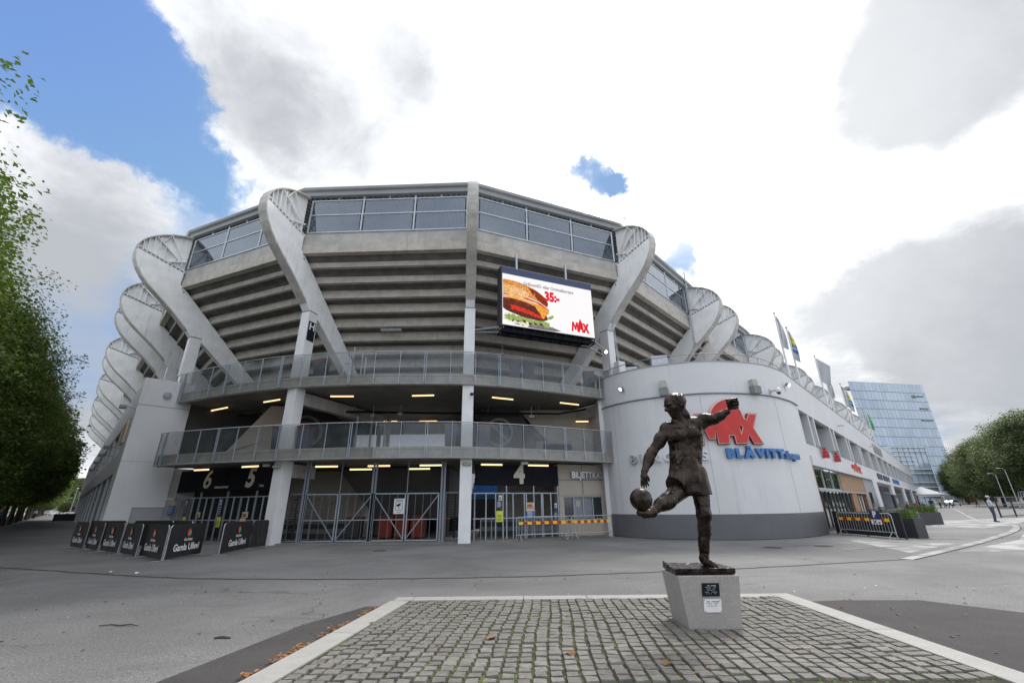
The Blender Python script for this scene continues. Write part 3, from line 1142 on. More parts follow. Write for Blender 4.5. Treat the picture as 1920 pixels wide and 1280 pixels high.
# ------------------------------------------------------------------ statue
def Yp(px, py, Yv):
    """a point of the statue's pose, read off as a sight line from 1.6 m and given its own depth"""
    d = _F + _r * ((px - 960) / 800) + _u * ((640 - py) / 800)
    t = Yv / d.y
    return np.array((d.x * t, Yv, 1.6 + d.z * t))


PX = 0.0088


def build_statue():
    root = thing('football_statue', 'dark bronze statue of a footballer kicking a ball on the granite pedestal', 'statue', (2.62, 6.85, 0.68), world_children=True)
    s = SDF((1.55, 6.05, 0.70), (3.85, 7.35, 3.42), 0.0095)
    Y0 = 6.88
    hips = Yp(1288, 888, Y0)
    belly = Yp(1285, 858, Y0 - .02)
    chest = Yp(1283, 822, Y0)
    neck0 = Yp(1277, 793, Y0)
    neck1 = Yp(1269, 780, Y0 - .05)
    shL = Yp(1309, 794, Y0 + .04)
    shR = Yp(1252, 805, Y0 - .05)
    rsf = random.Random(8)
    # torso
    s.ell(chest, (.270, .18, .27), .05)
    s.ell(Yp(1267, 815, Y0 - .15), (.15, .075, .105), .04)
    s.ell(Yp(1299, 812, Y0 - .13), (.15, .075, .105), .04)
    s.ell(belly, (.228, .150, .25), .05)
    s.cap(Yp(1273, 812, Y0), Yp(1273, 884, Y0), .145, .135, .04)
    s.cap(Yp(1300, 812, Y0), Yp(1298, 884, Y0), .145, .135, .04)
    s.ell(Yp(1284, 850, Y0 - .10), (.15, .07, .17), .05)
    s.cap(Yp(1262, 800, Y0), Yp(1302, 795, Y0), .105, .11, .05)
    s.cap(neck0, neck1, .105, .080, .03)
    s.cap(Yp(1270, 790, Y0), shL, .08, .10, .05)
    # hips
    s.ell(hips, (.265, .19, .19), .05)
    for k in range(12):     # creases of the shirt
        a = rsf.uniform(0, 1)
        b = rsf.uniform(0, 1)
        p = Yp(1258 + a * 54, 812 + b * 56, Y0 - .16 + .08 * (2 * a - 1) ** 2)
        q = Yp(1258 + a * 54 + rsf.uniform(-14, 14), 812 + b * 56 + rsf.uniform(8, 22), Y0 - .16 + .08 * (2 * a - 1) ** 2)
        s.cap(p, q, .007, .004, .025)
    # head, in a frame turned to the viewer's left and a little down
    hc = Yp(1265, 757, Y0 - .05)
    f = np.array((-.95, -.14, -.24))
    f /= np.linalg.norm(f)
    side = np.cross(f, (0, 0, 1))
    side /= np.linalg.norm(side)
    up = np.cross(side, f)
    RH = np.stack([f, side, up], 1)

    def H(a, b, c):
        return hc + RH @ (np.array((a, b, c)) * .165)
    s.ell(H(-.08, 0, .10), (.178, .138, .162), .02, RH)
    s.ell(H(.30, 0, -.45), (.105, .110, .145), .04, RH)
    s.ell(H(.48, 0, -.92), (.058, .062, .045), .03, RH)      # chin
    s.cap(H(-.35, 0, -.55), H(-.5, 0, -1.25), .078, .092, .025)
    s.ell(H(.78, .36, .05), (.035, .05, .018), .02, RH)     # brows
    s.ell(H(.78, -.36, .05), (.035, .05, .018), .02, RH)
    s.cap(H(.84, 0, -.02), H(1.10, 0, -.36), .017, .030, .014)  # nose
    s.ell(H(.98, 0, -.38), (.030, .036, .02), .012, RH)
    s.ell(H(.86, .34, -.13), (.032, .042, .026), .012, RH, carve=True)
    s.ell(H(.86, -.34, -.13), (.032, .042, .026), .012, RH, carve=True)
    s.ell(H(.83, .34, -.14), (.022, .024, .019), .006, RH)
    s.ell(H(.83, -.34, -.14), (.022, .024, .019), .006, RH)
    s.ell(H(.84, 0, -.60), (.026, .05, .010), .01, RH)
    s.ell(H(.86, 0, -.66), (.03, .05, .005), .005, RH, carve=True)
    s.ell(H(.82, 0, -.73), (.026, .045, .012), .01, RH)
    for sg in (1, -1):
        s.ell(H(-.12, sg * .83, -.10), (.034, .016, .060), .008, RH)
        s.ell(H(-.10, sg * .90, -.10), (.016, .012, .034), .006, RH, carve=True)
        s.ell(H(.55, sg * .52, -.36), (.04, .03, .035), .03, RH)   # cheekbone
    rs = random.Random(4)
    for k in range(170):   # short hair round the back and sides
        a = rs.uniform(.35 * PI, 1.65 * PI)
        zc = rs.uniform(-.25, .72)
        rr = math.sqrt(max(.05, 1 - zc * zc * .8))
        s.ell(H(-.08 + math.cos(a) * rr * 1.05, math.sin(a) * rr * .82, .1 + zc * .93), (.014, .014, .017), .012)
    # raised left arm (viewer's right), fist
    el = Yp(1340, 786, Y0 - .10)
    wr = Yp(1364, 771, Y0 - .22)
    s.ell(shL + np.array((0, 0, -.02)), (.13, .12, .115), .05)
    s.cap(shL, el, .096, .072, .04)
    s.ell(Yp(1322, 784, Y0 - .03), (.12, .09, .085), .05)
    s.cap(el, wr, .082, .048, .03)
    s.ell(Yp(1350, 780, Y0 - .14), (.085, .07, .065), .04)
    fist = Yp(1371, 758, Y0 - .25)
    s.ell(fist, (.065, .055, .080), .03)
    for k in range(4):
        z = .072 - k * .045
        base = fist + np.array((-.045, .02, z))
        kn = fist + np.array((.062 - abs(k - 1.3) * .006, -.018, z))
        tip = fist + np.array((.070 - abs(k - 1.3) * .008, -.072, z * .95))
        end = fist + np.array((-.010, -.078, z * .9))
        r_ = .024 - k * .0015
        s.cap(base, kn, r_, r_, .006)
        s.cap(kn, tip, r_, r_ * .95, .006)
        s.cap(tip, end, r_ * .95, r_ * .8, .006)
    s.cap(fist + np.array((-.05, -.02, -.03)), fist + np.array((-.035, -.085, .045)), .024, .020, .008)
    s.cap(fist + np.array((-.035, -.085, .045)), fist + np.array((.018, -.100, .040)), .020, .017, .006)
    # hanging right arm (viewer's left)
    elR = Yp(1222, 848, Y0 - .10)
    wrR = Yp(1208, 884, Y0 - .20)
    s.ell(shR, (.125, .12, .12), .05)
    s.cap(shR, elR, .092, .070, .04)
    s.ell(Yp(1237, 825, Y0 - .06), (.085, .08, .12), .05)
    s.cap(elR, wrR, .078, .048, .03)
    s.ell(Yp(1216, 862, Y0 - .13), (.070, .065, .10), .05)
    palm = Yp(1207, 893, Y0 - .22)
    s.ell(palm, (.050, .036, .065), .02)
    for k in range(4):
        off = np.array((-.042 + k * .027, -.012 + .008 * k, -.05))
        b0 = palm + off
        L = (.052, .060, .056, .044)[k]
        m1 = b0 + np.array((-.006 + .006 * k, .010, -L))
        m2 = m1 + np.array((.010 + .003 * k, .022, -L * .75))
        s.cap(palm + off * .3, b0, .020, .018, .008)
        s.cap(b0, m1, .0165, .0150, .005)
        s.cap(m1, m2, .0150, .0120, .005)
    s.cap(palm + np.array((.035, -.01, .03)), palm + np.array((.062, -.022, -.022)), .020, .017, .008)
    s.cap(palm + np.array((.062, -.022, -.022)), palm + np.array((.066, -.016, -.066)), .017, .013, .005)
    # standing leg
    hipL = Yp(1311, 908, Y0)
    knL = Yp(1320, 965, Y0 - .07)
    anL = Yp(1321, 1036, Y0 + .03)
    s.cap(hipL, knL, .138, .096, .03)
    s.ell(knL, (.102, .100, .10), .04)
    s.ell(knL + np.array((0, -.07, .01)), (.055, .04, .06), .03)
    s.cap(knL, anL, .095, .062, .04)
    s.ell(Yp(1321, 990, Y0 + .04), (.100, .105, .17), .05)
    s.cap(Yp(1319, 1012, Y0), Yp(1320, 1030, Y0 + .02), .075, .070, .03)     # sock fold
    s.ell(Yp(1321, 1050, Y0 + .06), (.062, .075, .06), .03)
    s.cap(Yp(1320, 1046, Y0 + .02), Yp(1336, 1058, Y0 - .16), .070, .048, .03)
    s.cap(Yp(1327, 1056, Y0 - .08), Yp(1341, 1061, Y0 - .20), .058, .040, .02)
    # kicking leg
    hipR = Yp(1276, 909, Y0 - .05)
    knR = Yp(1252, 939, Y0 - .30)
    anR = Yp(1222, 958, Y0 - .42)
    s.cap(hipR, knR, .120, .098, .04)
    s.cap(Yp(1284, 917, Y0), knR, .11, .098, .04)
    s.ell(knR, (.108, .105, .100), .04)
    s.cap(knR, anR, .104, .056, .04)
    s.ell(Yp(1243, 944, Y0 - .33), (.125, .09, .088), .05)
    s.ell(anR, (.060, .058, .058), .03)
    s.cap(anR + np.array((.01, 0, -.03)), Yp(1206, 963, Y0 - .50), .062, .060, .03)
    s.cap(Yp(1212, 963, Y0 - .47), Yp(1199, 961, Y0 - .56), .060, .044, .02)
    # shorts: a wide soft bell over both thighs
    for k in range(15):    # folds
        a = rs.uniform(0, 1)
        pass
    # hem: cut straight under the shorts, except round the legs
    g1 = SDF((1.9, 6.3, 1.45), (3.5, 7.25, 2.35), 0.011)
    hemL = Yp(1316, 928, Y0 - .03)
    g1.cap(Yp(1286, 866, Y0), Yp(1289, 890, Y0), .195, .215, .03)
    g1.cap(Yp(1304, 888, Y0), Yp(1316, 945, Y0 - .05), .168, .178, .02)
    g1.clip(hemL, (.06, 0, -1))
    g2 = SDF((1.9, 6.3, 1.45), (3.5, 7.25, 2.35), 0.011)
    thd = (knR - hipR) / np.linalg.norm(knR - hipR)
    g2.cap(Yp(1278, 885, Y0 - .02), knR, .155, .134, .02)
    g2.clip(hipR + thd * .16, thd)
    g1.F = np.minimum(g1.F, g2.F)
    for k in range(16):
        a = (k + .5) / 16
        p = Yp(1264 + a * 56, 876 + rs.uniform(-4, 6), Y0 - .185 + .16 * (a - .5) ** 2 * 2)
        q = Yp(1262 + a * 68 + rs.uniform(-7, 7), 921, Y0 - .205 + .30 * (a - .5) ** 2 * 2)
        g1.cap(p, q, .006, .020, .04)
    g1.clip(hemL + np.array((0, 0, -.035)), (0, 0, -1))
    sm = g1.mesh('shorts', ['bronze'])
    link('shorts', sm, root)
    # lumpy clay-like surface
    me = s.mesh('figure', ['bronze'])
    nv = len(me.vertices)
    co = np.empty(nv * 3)
    me.vertices.foreach_get('co', co)
    co = co.reshape(-1, 3)
    no = np.empty(nv * 3)
    me.vertices.foreach_get('normal', no)
    no = no.reshape(-1, 3)
    from mathutils import noise as mn
    dsp = np.array([mn.noise(Vector(c_) * 18) * .0032 + mn.noise(Vector(c_) * 45) * .0025 for c_ in co])
    headk = np.linalg.norm(co - hc, axis=1) < .26
    dsp[headk] *= .35
    co += no * dsp[:, None]
    me.vertices.foreach_set('co', co.ravel())
    me.update()
    link('figure', me, root)
    # ball with panel seams
    bc = Yp(1202, 936, Y0 - .53)
    bm = bmesh.new()
    bmesh.ops.create_icosphere(bm, subdivisions=5, radius=.153)
    for v in bm.verts:
        d = v.co.normalized()
        g_ = min(abs(d.x + .3 * math.sin(4 * d.z)), abs(d.z - .35 * math.sin(3 * d.x)), abs(d.y + .2 * math.sin(5 * d.x)))
        v.co *= 1 - .012 * max(0, 1 - g_ / .03) + .002 * mn.noise(d * 7)
    bmesh.ops.translate(bm, vec=bc, verts=bm.verts)
    me = bpy.data.meshes.new('ball')
    bm.to_mesh(me)
    bm.free()
    me.polygons.foreach_set('use_smooth', [True] * len(me.polygons))
    me.materials.append(MATS['bronze'])
    link('ball', me, root)
    # bronze ground slab: a warped block with a rising near-left corner
    bm = bmesh.new()
    N = 26
    top = {}
    for i in range(N + 1):
        for j in range(N + 1):
            u_, v_ = i / N, j / N
            x = 2.21 + .80 * u_ + (-.03 + .03 * v_) * (1 - u_)
            y = 6.56 + .58 * v_
            z = .755 + .008 * mn.noise(Vector((x * 9, y * 9, 0))) + .005 * mn.noise(Vector((x * 30, y * 30, 3)))
            z += .035 * max(0, 1 - u_ * 9) * v_ + .02 * max(0, v_ - .9) * 10 * .4
            top[i, j] = bm.verts.new((x, y, z))
    for i in range(N):
        for j in range(N):
            bm.faces.new((top[i, j], top[i + 1, j], top[i + 1, j + 1], top[i, j + 1]))
    ring = [(i, 0) for i in range(N)] + [(N, j) for j in range(N)] + [(i, N) for i in range(N, 0, -1)] + [(0, j) for j in range(N, 0, -1)]
    low = [bm.verts.new((top[r].co.x * .97 + 2.62 * .03, top[r].co.y * .97 + 6.85 * .03, .682)) for r in ring]
    midr = [bm.verts.new((top[r].co.x + rs.uniform(-.004, .004), top[r].co.y + rs.uniform(-.004, .004), .715)) for r in ring]
    n = len(ring)
    for k in range(n):
        a, b = ring[k], ring[(k + 1) % n]
        bm.faces.new((top[b], top[a], midr[k], midr[(k + 1) % n]))
        bm.faces.new((midr[(k + 1) % n], midr[k], low[k], low[(k + 1) % n]))
    me = bpy.data.meshes.new('bronze_slab')
    bm.to_mesh(me)
    bm.free()
    me.materials.append(MATS['bronze'])
    link('bronze_slab', me, root)


build_statue()

# pedestal: granite block, wider at the top
root = thing('pedestal', 'speckled grey granite pedestal flaring upwards under the footballer statue', 'pedestal', (2.62, 6.85, 0), world_children=True)
mb = MB()
mb.add([(2.28, 6.55, 0), (2.96, 6.55, 0), (2.96, 7.15, 0), (2.26, 7.15, 0), (2.19, 6.50, .675), (3.02, 6.50, .675), (3.02, 7.17, .675), (2.19, 7.17, .675)],
       [(0, 3, 2, 1), (4, 5, 6, 7), (0, 1, 5, 4), (1, 2, 6, 5), (2, 3, 7, 6), (3, 0, 4, 7)])
mb.build('block', 'pedestal_granite', root, bevel=0.008)
fy = lambda z: 6.55 - .05 * z / .675
for nm, z0, z1, m_, ink in (('plaque', .435, .590, 'black_panel', 'grey_letter'), ('info_sign', .250, .402, 'white_print', 'grey_bin')):
    mb = MB()
    mb.add([(2.49, fy(z0) - .012, z0), (2.72, fy(z0) - .012, z0), (2.73, fy(z1) - .012, z1), (2.50, fy(z1) - .012, z1),
            (2.49, fy(z0) + .01, z0), (2.72, fy(z0) + .01, z0), (2.73, fy(z1) + .01, z1), (2.50, fy(z1) + .01, z1)],
           [(0, 1, 2, 3), (7, 6, 5, 4), (0, 4, 5, 1), (1, 5, 6, 2), (2, 6, 7, 3), (3, 7, 4, 0)])
    pl = mb.build(nm, m_, root)
    mb = MB()
    rs = random.Random(2)
    for k in range(6):
        z = z1 - .028 - k * .019
        wd_ = (.075 if k == 0 else rs.uniform(.05, .085)) if nm == 'plaque' else rs.uniform(.06, .095)
        if nm == 'info_sign' and k > 3:
            break
        h_ = .010 if k == 0 else .004
        x = 2.61
        n = 9
        for q in range(n):
            if rs.random() < .8:
                xa = x - wd_ + 2 * wd_ * q / n
                y = fy(z) - .0150
                mb.box(xa, y, z - h_ / 2, xa + 2 * wd_ / n * .8, y + .003, z + h_ / 2)
    mb.build('engraved_lines', ink, pl)
    mb = MB()
    for sx in (2.505, 2.71):
        for sz in (z0 + .012, z1 - .012):
            mb.tube([(sx, fy(sz) - .018, sz), (sx, fy(sz) - .008, sz)], .005, 8)
    mb.build('screws', 'grey_bin', pl)
# ------------------------------------------------------------------ stadium
stadium = thing('stadium', 'concrete and white steel football stadium with curved ribs holding its glazed upper stand', 'stadium', (-6.8, 26, 0), world_children=True)


def od(al):
    return Vector((math.sin(R(al)), -math.cos(R(al)), 0))


RIBS = []          # (front point, outward direction, angle)


def add_rib(fx, fy_, al):
    RIBS.append((Vector((fx, fy_, 0)), od(al), al))


left_tips = [(-28.7, 28.1), (-31.7, 31.1), (-39.5, 39.0), (-42.6, 42.1), (-50.0, 49.8), (-53, 52.8), (-60.5, 60.5), (-63.5, 63.5), (-71.3, 71.7), (-74.3, 74.7), (-81, 81.4)]
right_tips = [(16.3, 30.1), (19.1, 33.2), (26.6, 40.8), (29.1, 43.7), (36.9, 51.7), (39.7, 54.8), (46.9, 62.1), (49.6, 65.0), (57.3, 72.8), (60.1, 75.7), (67.8, 83.6), (70.6, 86.5), (78.3, 94.4), (81.1, 97.2)]
for tx, ty in reversed(left_tips):
    o_ = od(-45.5)
    add_rib(tx - 3.7 * o_.x, ty - 3.7 * o_.y, -45.5)
add_rib(-20.3, 24.9, -40)
add_rib(-11.3, 21.25, -20)
add_rib(-2.25, 21.02, 6)
add_rib(6.12, 24.58, 38)
for tx, ty in right_tips:
    o_ = od(46)
    add_rib(tx - 3.7 * o_.x, ty - 3.7 * o_.y, 46)
I0 = len(left_tips)          # index of the rib left of the corner bays
CORNER = (I0, I0 + 1, I0 + 2, I0 + 3)

OUT = [(0.02, 11.65), (0.30, 12.02), (0.62, 12.35), (1.1, 12.83), (1.65, 13.33), (2.2, 13.80), (2.75, 14.28), (3.15, 14.72), (3.47, 15.18), (3.68, 15.65), (3.76, 16.05)]
TIP = (3.74, 16.45)
TOP = [(3.62, 16.82), (3.40, 17.15), (3.10, 17.44), (2.70, 17.72), (2.2, 17.97), (1.7, 18.14), (1.22, 18.22)]
INP = (1.22, 15.62)
INN = [(1.22, 14.80), (0.75, 14.40), (-3.9, 9.75), (-5.6, 8.0), (-4.55, 8.0), (-0.60, 11.42)]
HT = 0.25


def L(a, y, b):
    return (a, y, b)


def rib_local():
    """rib in its own plane: x outwards from the column front, z up"""
    root = bpy.data.objects.new('rib', None)
    parts = {}
    arm = MB()
    poly = [INP] + INN + OUT + [(3.70, 16.30)]
    arm.prism(poly, lambda a, b: (a, -HT, b), lambda a, b: (a, HT, b))
    parts['arm'] = (arm, 'white_steel', .012)
    fl = MB()
    allp = OUT[1:] + [TIP] + TOP
    cen = Vector((1.2, 15.5))
    outs = []
    for i, p in enumerate(allp):
        a = Vector(allp[max(0, i - 1)])
        b = Vector(allp[min(len(allp) - 1, i + 1)])
        d = (b - a).normalized()
        n = Vector((d.y, -d.x))
        outs.append((Vector(p) + n * .035, Vector(p) - n * .03))
    vs = []
    for o_, i_ in outs:
        vs += [(o_.x, -HT - .02, o_.y), (o_.x, HT + .02, o_.y), (i_.x, HT + .02, i_.y), (i_.x, -HT - .02, i_.y)]
    fs = []
    for k in range(len(outs) - 1):
        for e in range(4):
            fs.append((4 * k + e, 4 * k + (e + 1) % 4, 4 * k + 4 + (e + 1) % 4, 4 * k + 4 + e))
    fs += [(3, 2, 1, 0), tuple(4 * (len(outs) - 1) + e for e in range(4))]
    fl.add(vs, fs)
    parts['flange'] = (fl, 'worn_steel', 0)
    web = MB()
    poly = [INP, (3.68, 16.36)] + TOP + [(1.22, 18.15)]
    web.prism(poly, lambda a, b: (a, -.02, b), lambda a, b: (a, .02, b))
    parts['web'] = (web, 'white_steel', 0)
    st = MB()
    lv = lambda t: (INP[0] + (3.68 - INP[0]) * t, INP[1] + .14 + (16.36 - INP[1]) * t)
    for sy in (-1, 1):
        y0, y1 = sy * .02, sy * HT

        def bar(a, b, wd=.035):
            p, q = Vector((a[0], 0, a[1])), Vector((b[0], 0, b[1]))
            d = (q - p).normalized()
            n = Vector((-d.z, 0, d.x)) * wd / 2
            st.add([(p.x - n.x, y0, p.z - n.z), (p.x + n.x, y0, p.z + n.z), (q.x + n.x, y0, q.z + n.z), (q.x - n.x, y0, q.z - n.z),
                    (p.x - n.x, y1, p.z - n.z), (p.x + n.x, y1, p.z + n.z), (q.x + n.x, y1, q.z + n.z), (q.x - n.x, y1, q.z - n.z)],
                   [(0, 3, 2, 1), (4, 5, 6, 7), (0, 1, 5, 4), (1, 2, 6, 5), (2, 3, 7, 6), (3, 0, 4, 7)])
        hub = (1.45, 16.42)
        bar((1.24, 16.42), lv(.38), .05)
        bar(hub, (2.30, 17.90))
        bar((1.68, 16.40), (2.98, 17.50))
        bar((2.30, 17.90), (2.62, 17.30))
        for t, tz in ((.47, 17.18), (.60, 17.55), (.72, 17.42), (.82, 17.20), (.91, 16.95)):
            a = lv(t)
            bar(a, (a[0] + .05, tz), .028)
        for t in (.10, .24):
            a = lv(t)
            bar(a, (a[0], 16.42), .028)
        bar(lv(0), lv(1), .04)
        n = 11
        for k in range(n + 1):
            a = lv(k / n)
            bar((a[0], a[1] - .15), a, .05)
    parts['stiffener'] = (st, 'white_steel', 0)
    cl = MB()
    cl.box(-.62, -.28, -.05, 0.0, .28, 11.60)
    parts['column'] = (cl, 'column_paint', .015)
    return parts


RP = rib_local()
rib_meshes = {}
for k, (mb, m_, bev) in RP.items():
    o = mb.build(k, m_, None, bevel=bev)
    rib_meshes[k] = o.data
    bpy.data.objects.remove(o)
bolt = MB()
for x, z in ((1.0, 14.05), (.9, 14.05)):
    pass
for i, (F_, o_, al) in enumerate(RIBS):
    rotz = math.atan2(o_.y, o_.x)
    r_ = link('rib', rib_meshes['arm'], stadium)
    r_.location = F_
    r_.rotation_euler = (0, 0, rotz)
    for k in ('flange', 'web', 'stiffener', 'column'):
        link(k, rib_meshes[k], r_)
    if i in CORNER:
        mb = MB()
        for x, z in ((.95, 14.35),):
            for sy in (-1, 1):
                mb.tube([(x, sy * (HT - .01), z), (x, sy * (HT + .012), z)], .045, 10)
        mb.box(-.60, -.262, 11.60, -.01, .262, 11.66)
        mb.build('joint_bolts', 'seam_dark', None)
        b_ = bpy.data.objects['joint_bolts'] if 'joint_bolts' in bpy.data.objects else None
        ob = [x for x in bpy.data.objects if x.name.startswith('joint_bolts') and x.parent is None][0]
        ob.parent = r_
        # radial beams under the two galleries
        for bx in ((-7.5, -.20, 6.55, -.55, .20, 7.18), (-2.2, -.20, 2.95, -.55, .20, 3.58)):
            ob = MB().box(*bx).build('gallery_beam', 'pale_concrete', None)
            ob.parent = r_


def at(i, s, z, t=0.0, j=None):
    """point on bay i..i+1, outward offset s, height z, fraction t along"""
    j = i + 1 if j is None else j
    a = RIBS[i][0] + RIBS[i][1] * s
    b = RIBS[j][0] + RIBS[j][1] * s
    p = a.lerp(b, t)
    return (p.x, p.y, z)


def bay_loft(mb, i, prof, t0=0.0, t1=1.0):
    a = RIBS[i][0]
    b = RIBS[i + 1][0]
    d = (b - a).length
    e = (HT + .004) / d
    t0 = e if t0 is None else t0
    t1 = 1 - e if t1 is None else t1
    mb.prism(prof, lambda s, z: at(i, s, z, t0), lambda s, z: at(i, s, z, t1))
    return mb


NR = len(RIBS)
BAYS = [i for i in range(NR - 1)]
for i in BAYS:
    near = CORNER[0] - 1 <= i <= CORNER[3]
    mid = CORNER[0] - 4 <= i <= CORNER[3] + 5
    # parapet in two courses
    bay_loft(MB(), i, [(1.15, 15.18), (1.15, 15.90), (.90, 15.90), (.90, 15.18)]).build('parapet_course', 'pale_concrete', stadium)
    bay_loft(MB(), i, [(1.20, 14.60), (1.20, 15.145), (.85, 15.145), (.85, 14.60)]).build('parapet_course', 'concrete', stadium)
    nb = 11 if near else 7
    for k in range(nb):
        s0 = .50 - .64 * k
        z0 = 14.07 - .648 * k
        # the riser beam and the tread behind it
        bay_loft(MB(), i, [(s0, z0), (s0, z0 + .53), (s0 - .16, z0 + .53), (s0 - .16, z0)]).build('riser_beam', 'concrete', stadium)
    mb = MB()
    prof = []
    for k in range(nb):
        s0 = .50 - .64 * k
        z0 = 14.07 - .648 * k
        prof += [(s0 + .60, z0 + .545), (s0 - .02, z0 + .545), (s0 - .02, z0 + .10)]
    prof_low = prof
    up = [(a - .0, b + .22) for a, b in reversed(prof)]
    poly = prof_low + [(prof_low[-1][0] - .3, prof_low[-1][1])] + [(prof_low[-1][0] - .3, prof_low[-1][1] + .8), (1.10, 14.9)]
    bay_loft(mb, i, poly)
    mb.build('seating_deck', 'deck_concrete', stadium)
    # roof: edge gutter, fascia, deck sloping back over the seats
    ov = -0.0
    t0 = 0.0
    mb = MB()
    mb.prism([(1.55, 18.62), (1.62, 18.72), (1.55, 18.82), (-8, 19.15), (-8, 19.0), (1.3, 18.60)], lambda s, z: at(i, s, z, 0), lambda s, z: at(i, s, z, 1))
    mb.build('roof', 'roof_metal', stadium)
    bay_loft(MB(), i, [(1.36, 18.34), (1.40, 18.60), (1.15, 18.60), (1.15, 18.34)], 0, 1).build('roof_fascia', 'fascia_grey', stadium)
    if mid:
        mb = MB()
        d = (RIBS[i + 1][0] - RIBS[i][0]).length
        n = int(d / .3)
        for k in range(n):
            t0_, t1_ = (k + .1) / n, (k + .55) / n
            mb.add([at(i, 1.12, 18.50, t0_), at(i, 1.12, 18.50, t1_), at(i, -7.8, 18.90, t1_), at(i, -7.8, 18.90, t0_),
                    at(i, 1.12, 18.59, t0_), at(i, 1.12, 18.59, t1_), at(i, -7.8, 18.98, t1_), at(i, -7.8, 18.98, t0_)],
                   [(0, 3, 2, 1), (4, 5, 6, 7), (0, 1, 5, 4), (1, 2, 6, 5), (2, 3, 7, 6), (3, 0, 4, 7)])
        mb.build('corrugated_soffit', 'roof_deck', stadium)
    # glazing
    d = (RIBS[i + 1][0] - RIBS[i][0]).length
    e = (HT + .05) / d
    nc = 3 if d > 7 else 1
    if mid:
        fr = MB()
        s_ = 1.17
        levels = (15.93, 17.10, 18.08)
        cuts = [e + (1 - 2 * e) * k / nc for k in range(nc + 1)]
        for k, t in enumerate(cuts):
            fr.beam(at(i, s_, 15.90, t), at(i, s_, 18.36 if 0 < k < nc else 18.12, t), .09, .09)
        for k in range(nc):
            t = (cuts[k] + cuts[k + 1]) / 2
            fr.beam(at(i, s_, 18.10, t), at(i, s_, 18.34, t), .06, .06)
        for z in levels:
            fr.beam(at(i, s_, z, cuts[0]), at(i, s_, z, cuts[-1]), .07, .075)
        w_ = fr.build('window_frame', 'galvanised', stadium)
        for k in range(nc):
            for q in range(2):
                gm = MB()
                a_, b_ = cuts[k] + .012, cuts[k + 1] - .012
                z0, z1 = levels[q] + .04, levels[q + 1] - .04
                gm.prism([(a_, z0), (b_, z0), (b_, z1), (a_, z1)], lambda t, z: at(i, s_ + .005, z, t), lambda t, z: at(i, s_ - .012, z, t))
                gm.build('window_pane', 'stand_glass', stadium)
        if near:
            hr = MB()
            for z in (16.35, 16.62):
                hr.tube([at(i, .5, z, cuts[0]), at(i, .5, z, cuts[-1])], .025, 6)
            for k in range(7):
                t = cuts[0] + (cuts[-1] - cuts[0]) * (k + .5) / 7
                hr.tube([at(i, .5, 15.4, t), at(i, .5, 16.62, t)], .02, 6)
            hr.tube([at(i, .3, 17.35, cuts[0]), at(i, .3, 17.35, cuts[-1])], .10, 8)
            hr.build('inner_handrail', 'galvanised', stadium)
    else:
        gm = MB()
        gm.prism([(e, 15.93), (1 - e, 15.93), (1 - e, 18.1), (e, 18.1)], lambda t, z: at(i, 1.17, z, t), lambda t, z: at(i, 1.15, z, t))
        gm.build('window_pane', 'stand_glass', stadium)

# drain pipes on the fourth and fifth corner ribs are laid by the annex; galleries come here
LOW = [(-19.0, 23.45), (-18.3, 22.78), (-14.85, 21.68), (-11.8, 20.95), (-9.1, 20.55), (-6.5, 20.38), (-4.4, 20.42), (-2.4, 20.64), (-.3, 21.3), (2.4, 22.5), (5.45, 24.05), (5.7, 24.25)]
UPP = [(-20.1, 24.75), (-19.6, 24.35), (-16.53, 22.9), (-12.85, 21.5), (-9.8, 20.9), (-7.0, 20.68), (-4.7, 20.7), (-2.5, 20.86), (-.3, 21.5), (2.6, 22.9), (5.7, 24.55), (6.0, 24.8)]


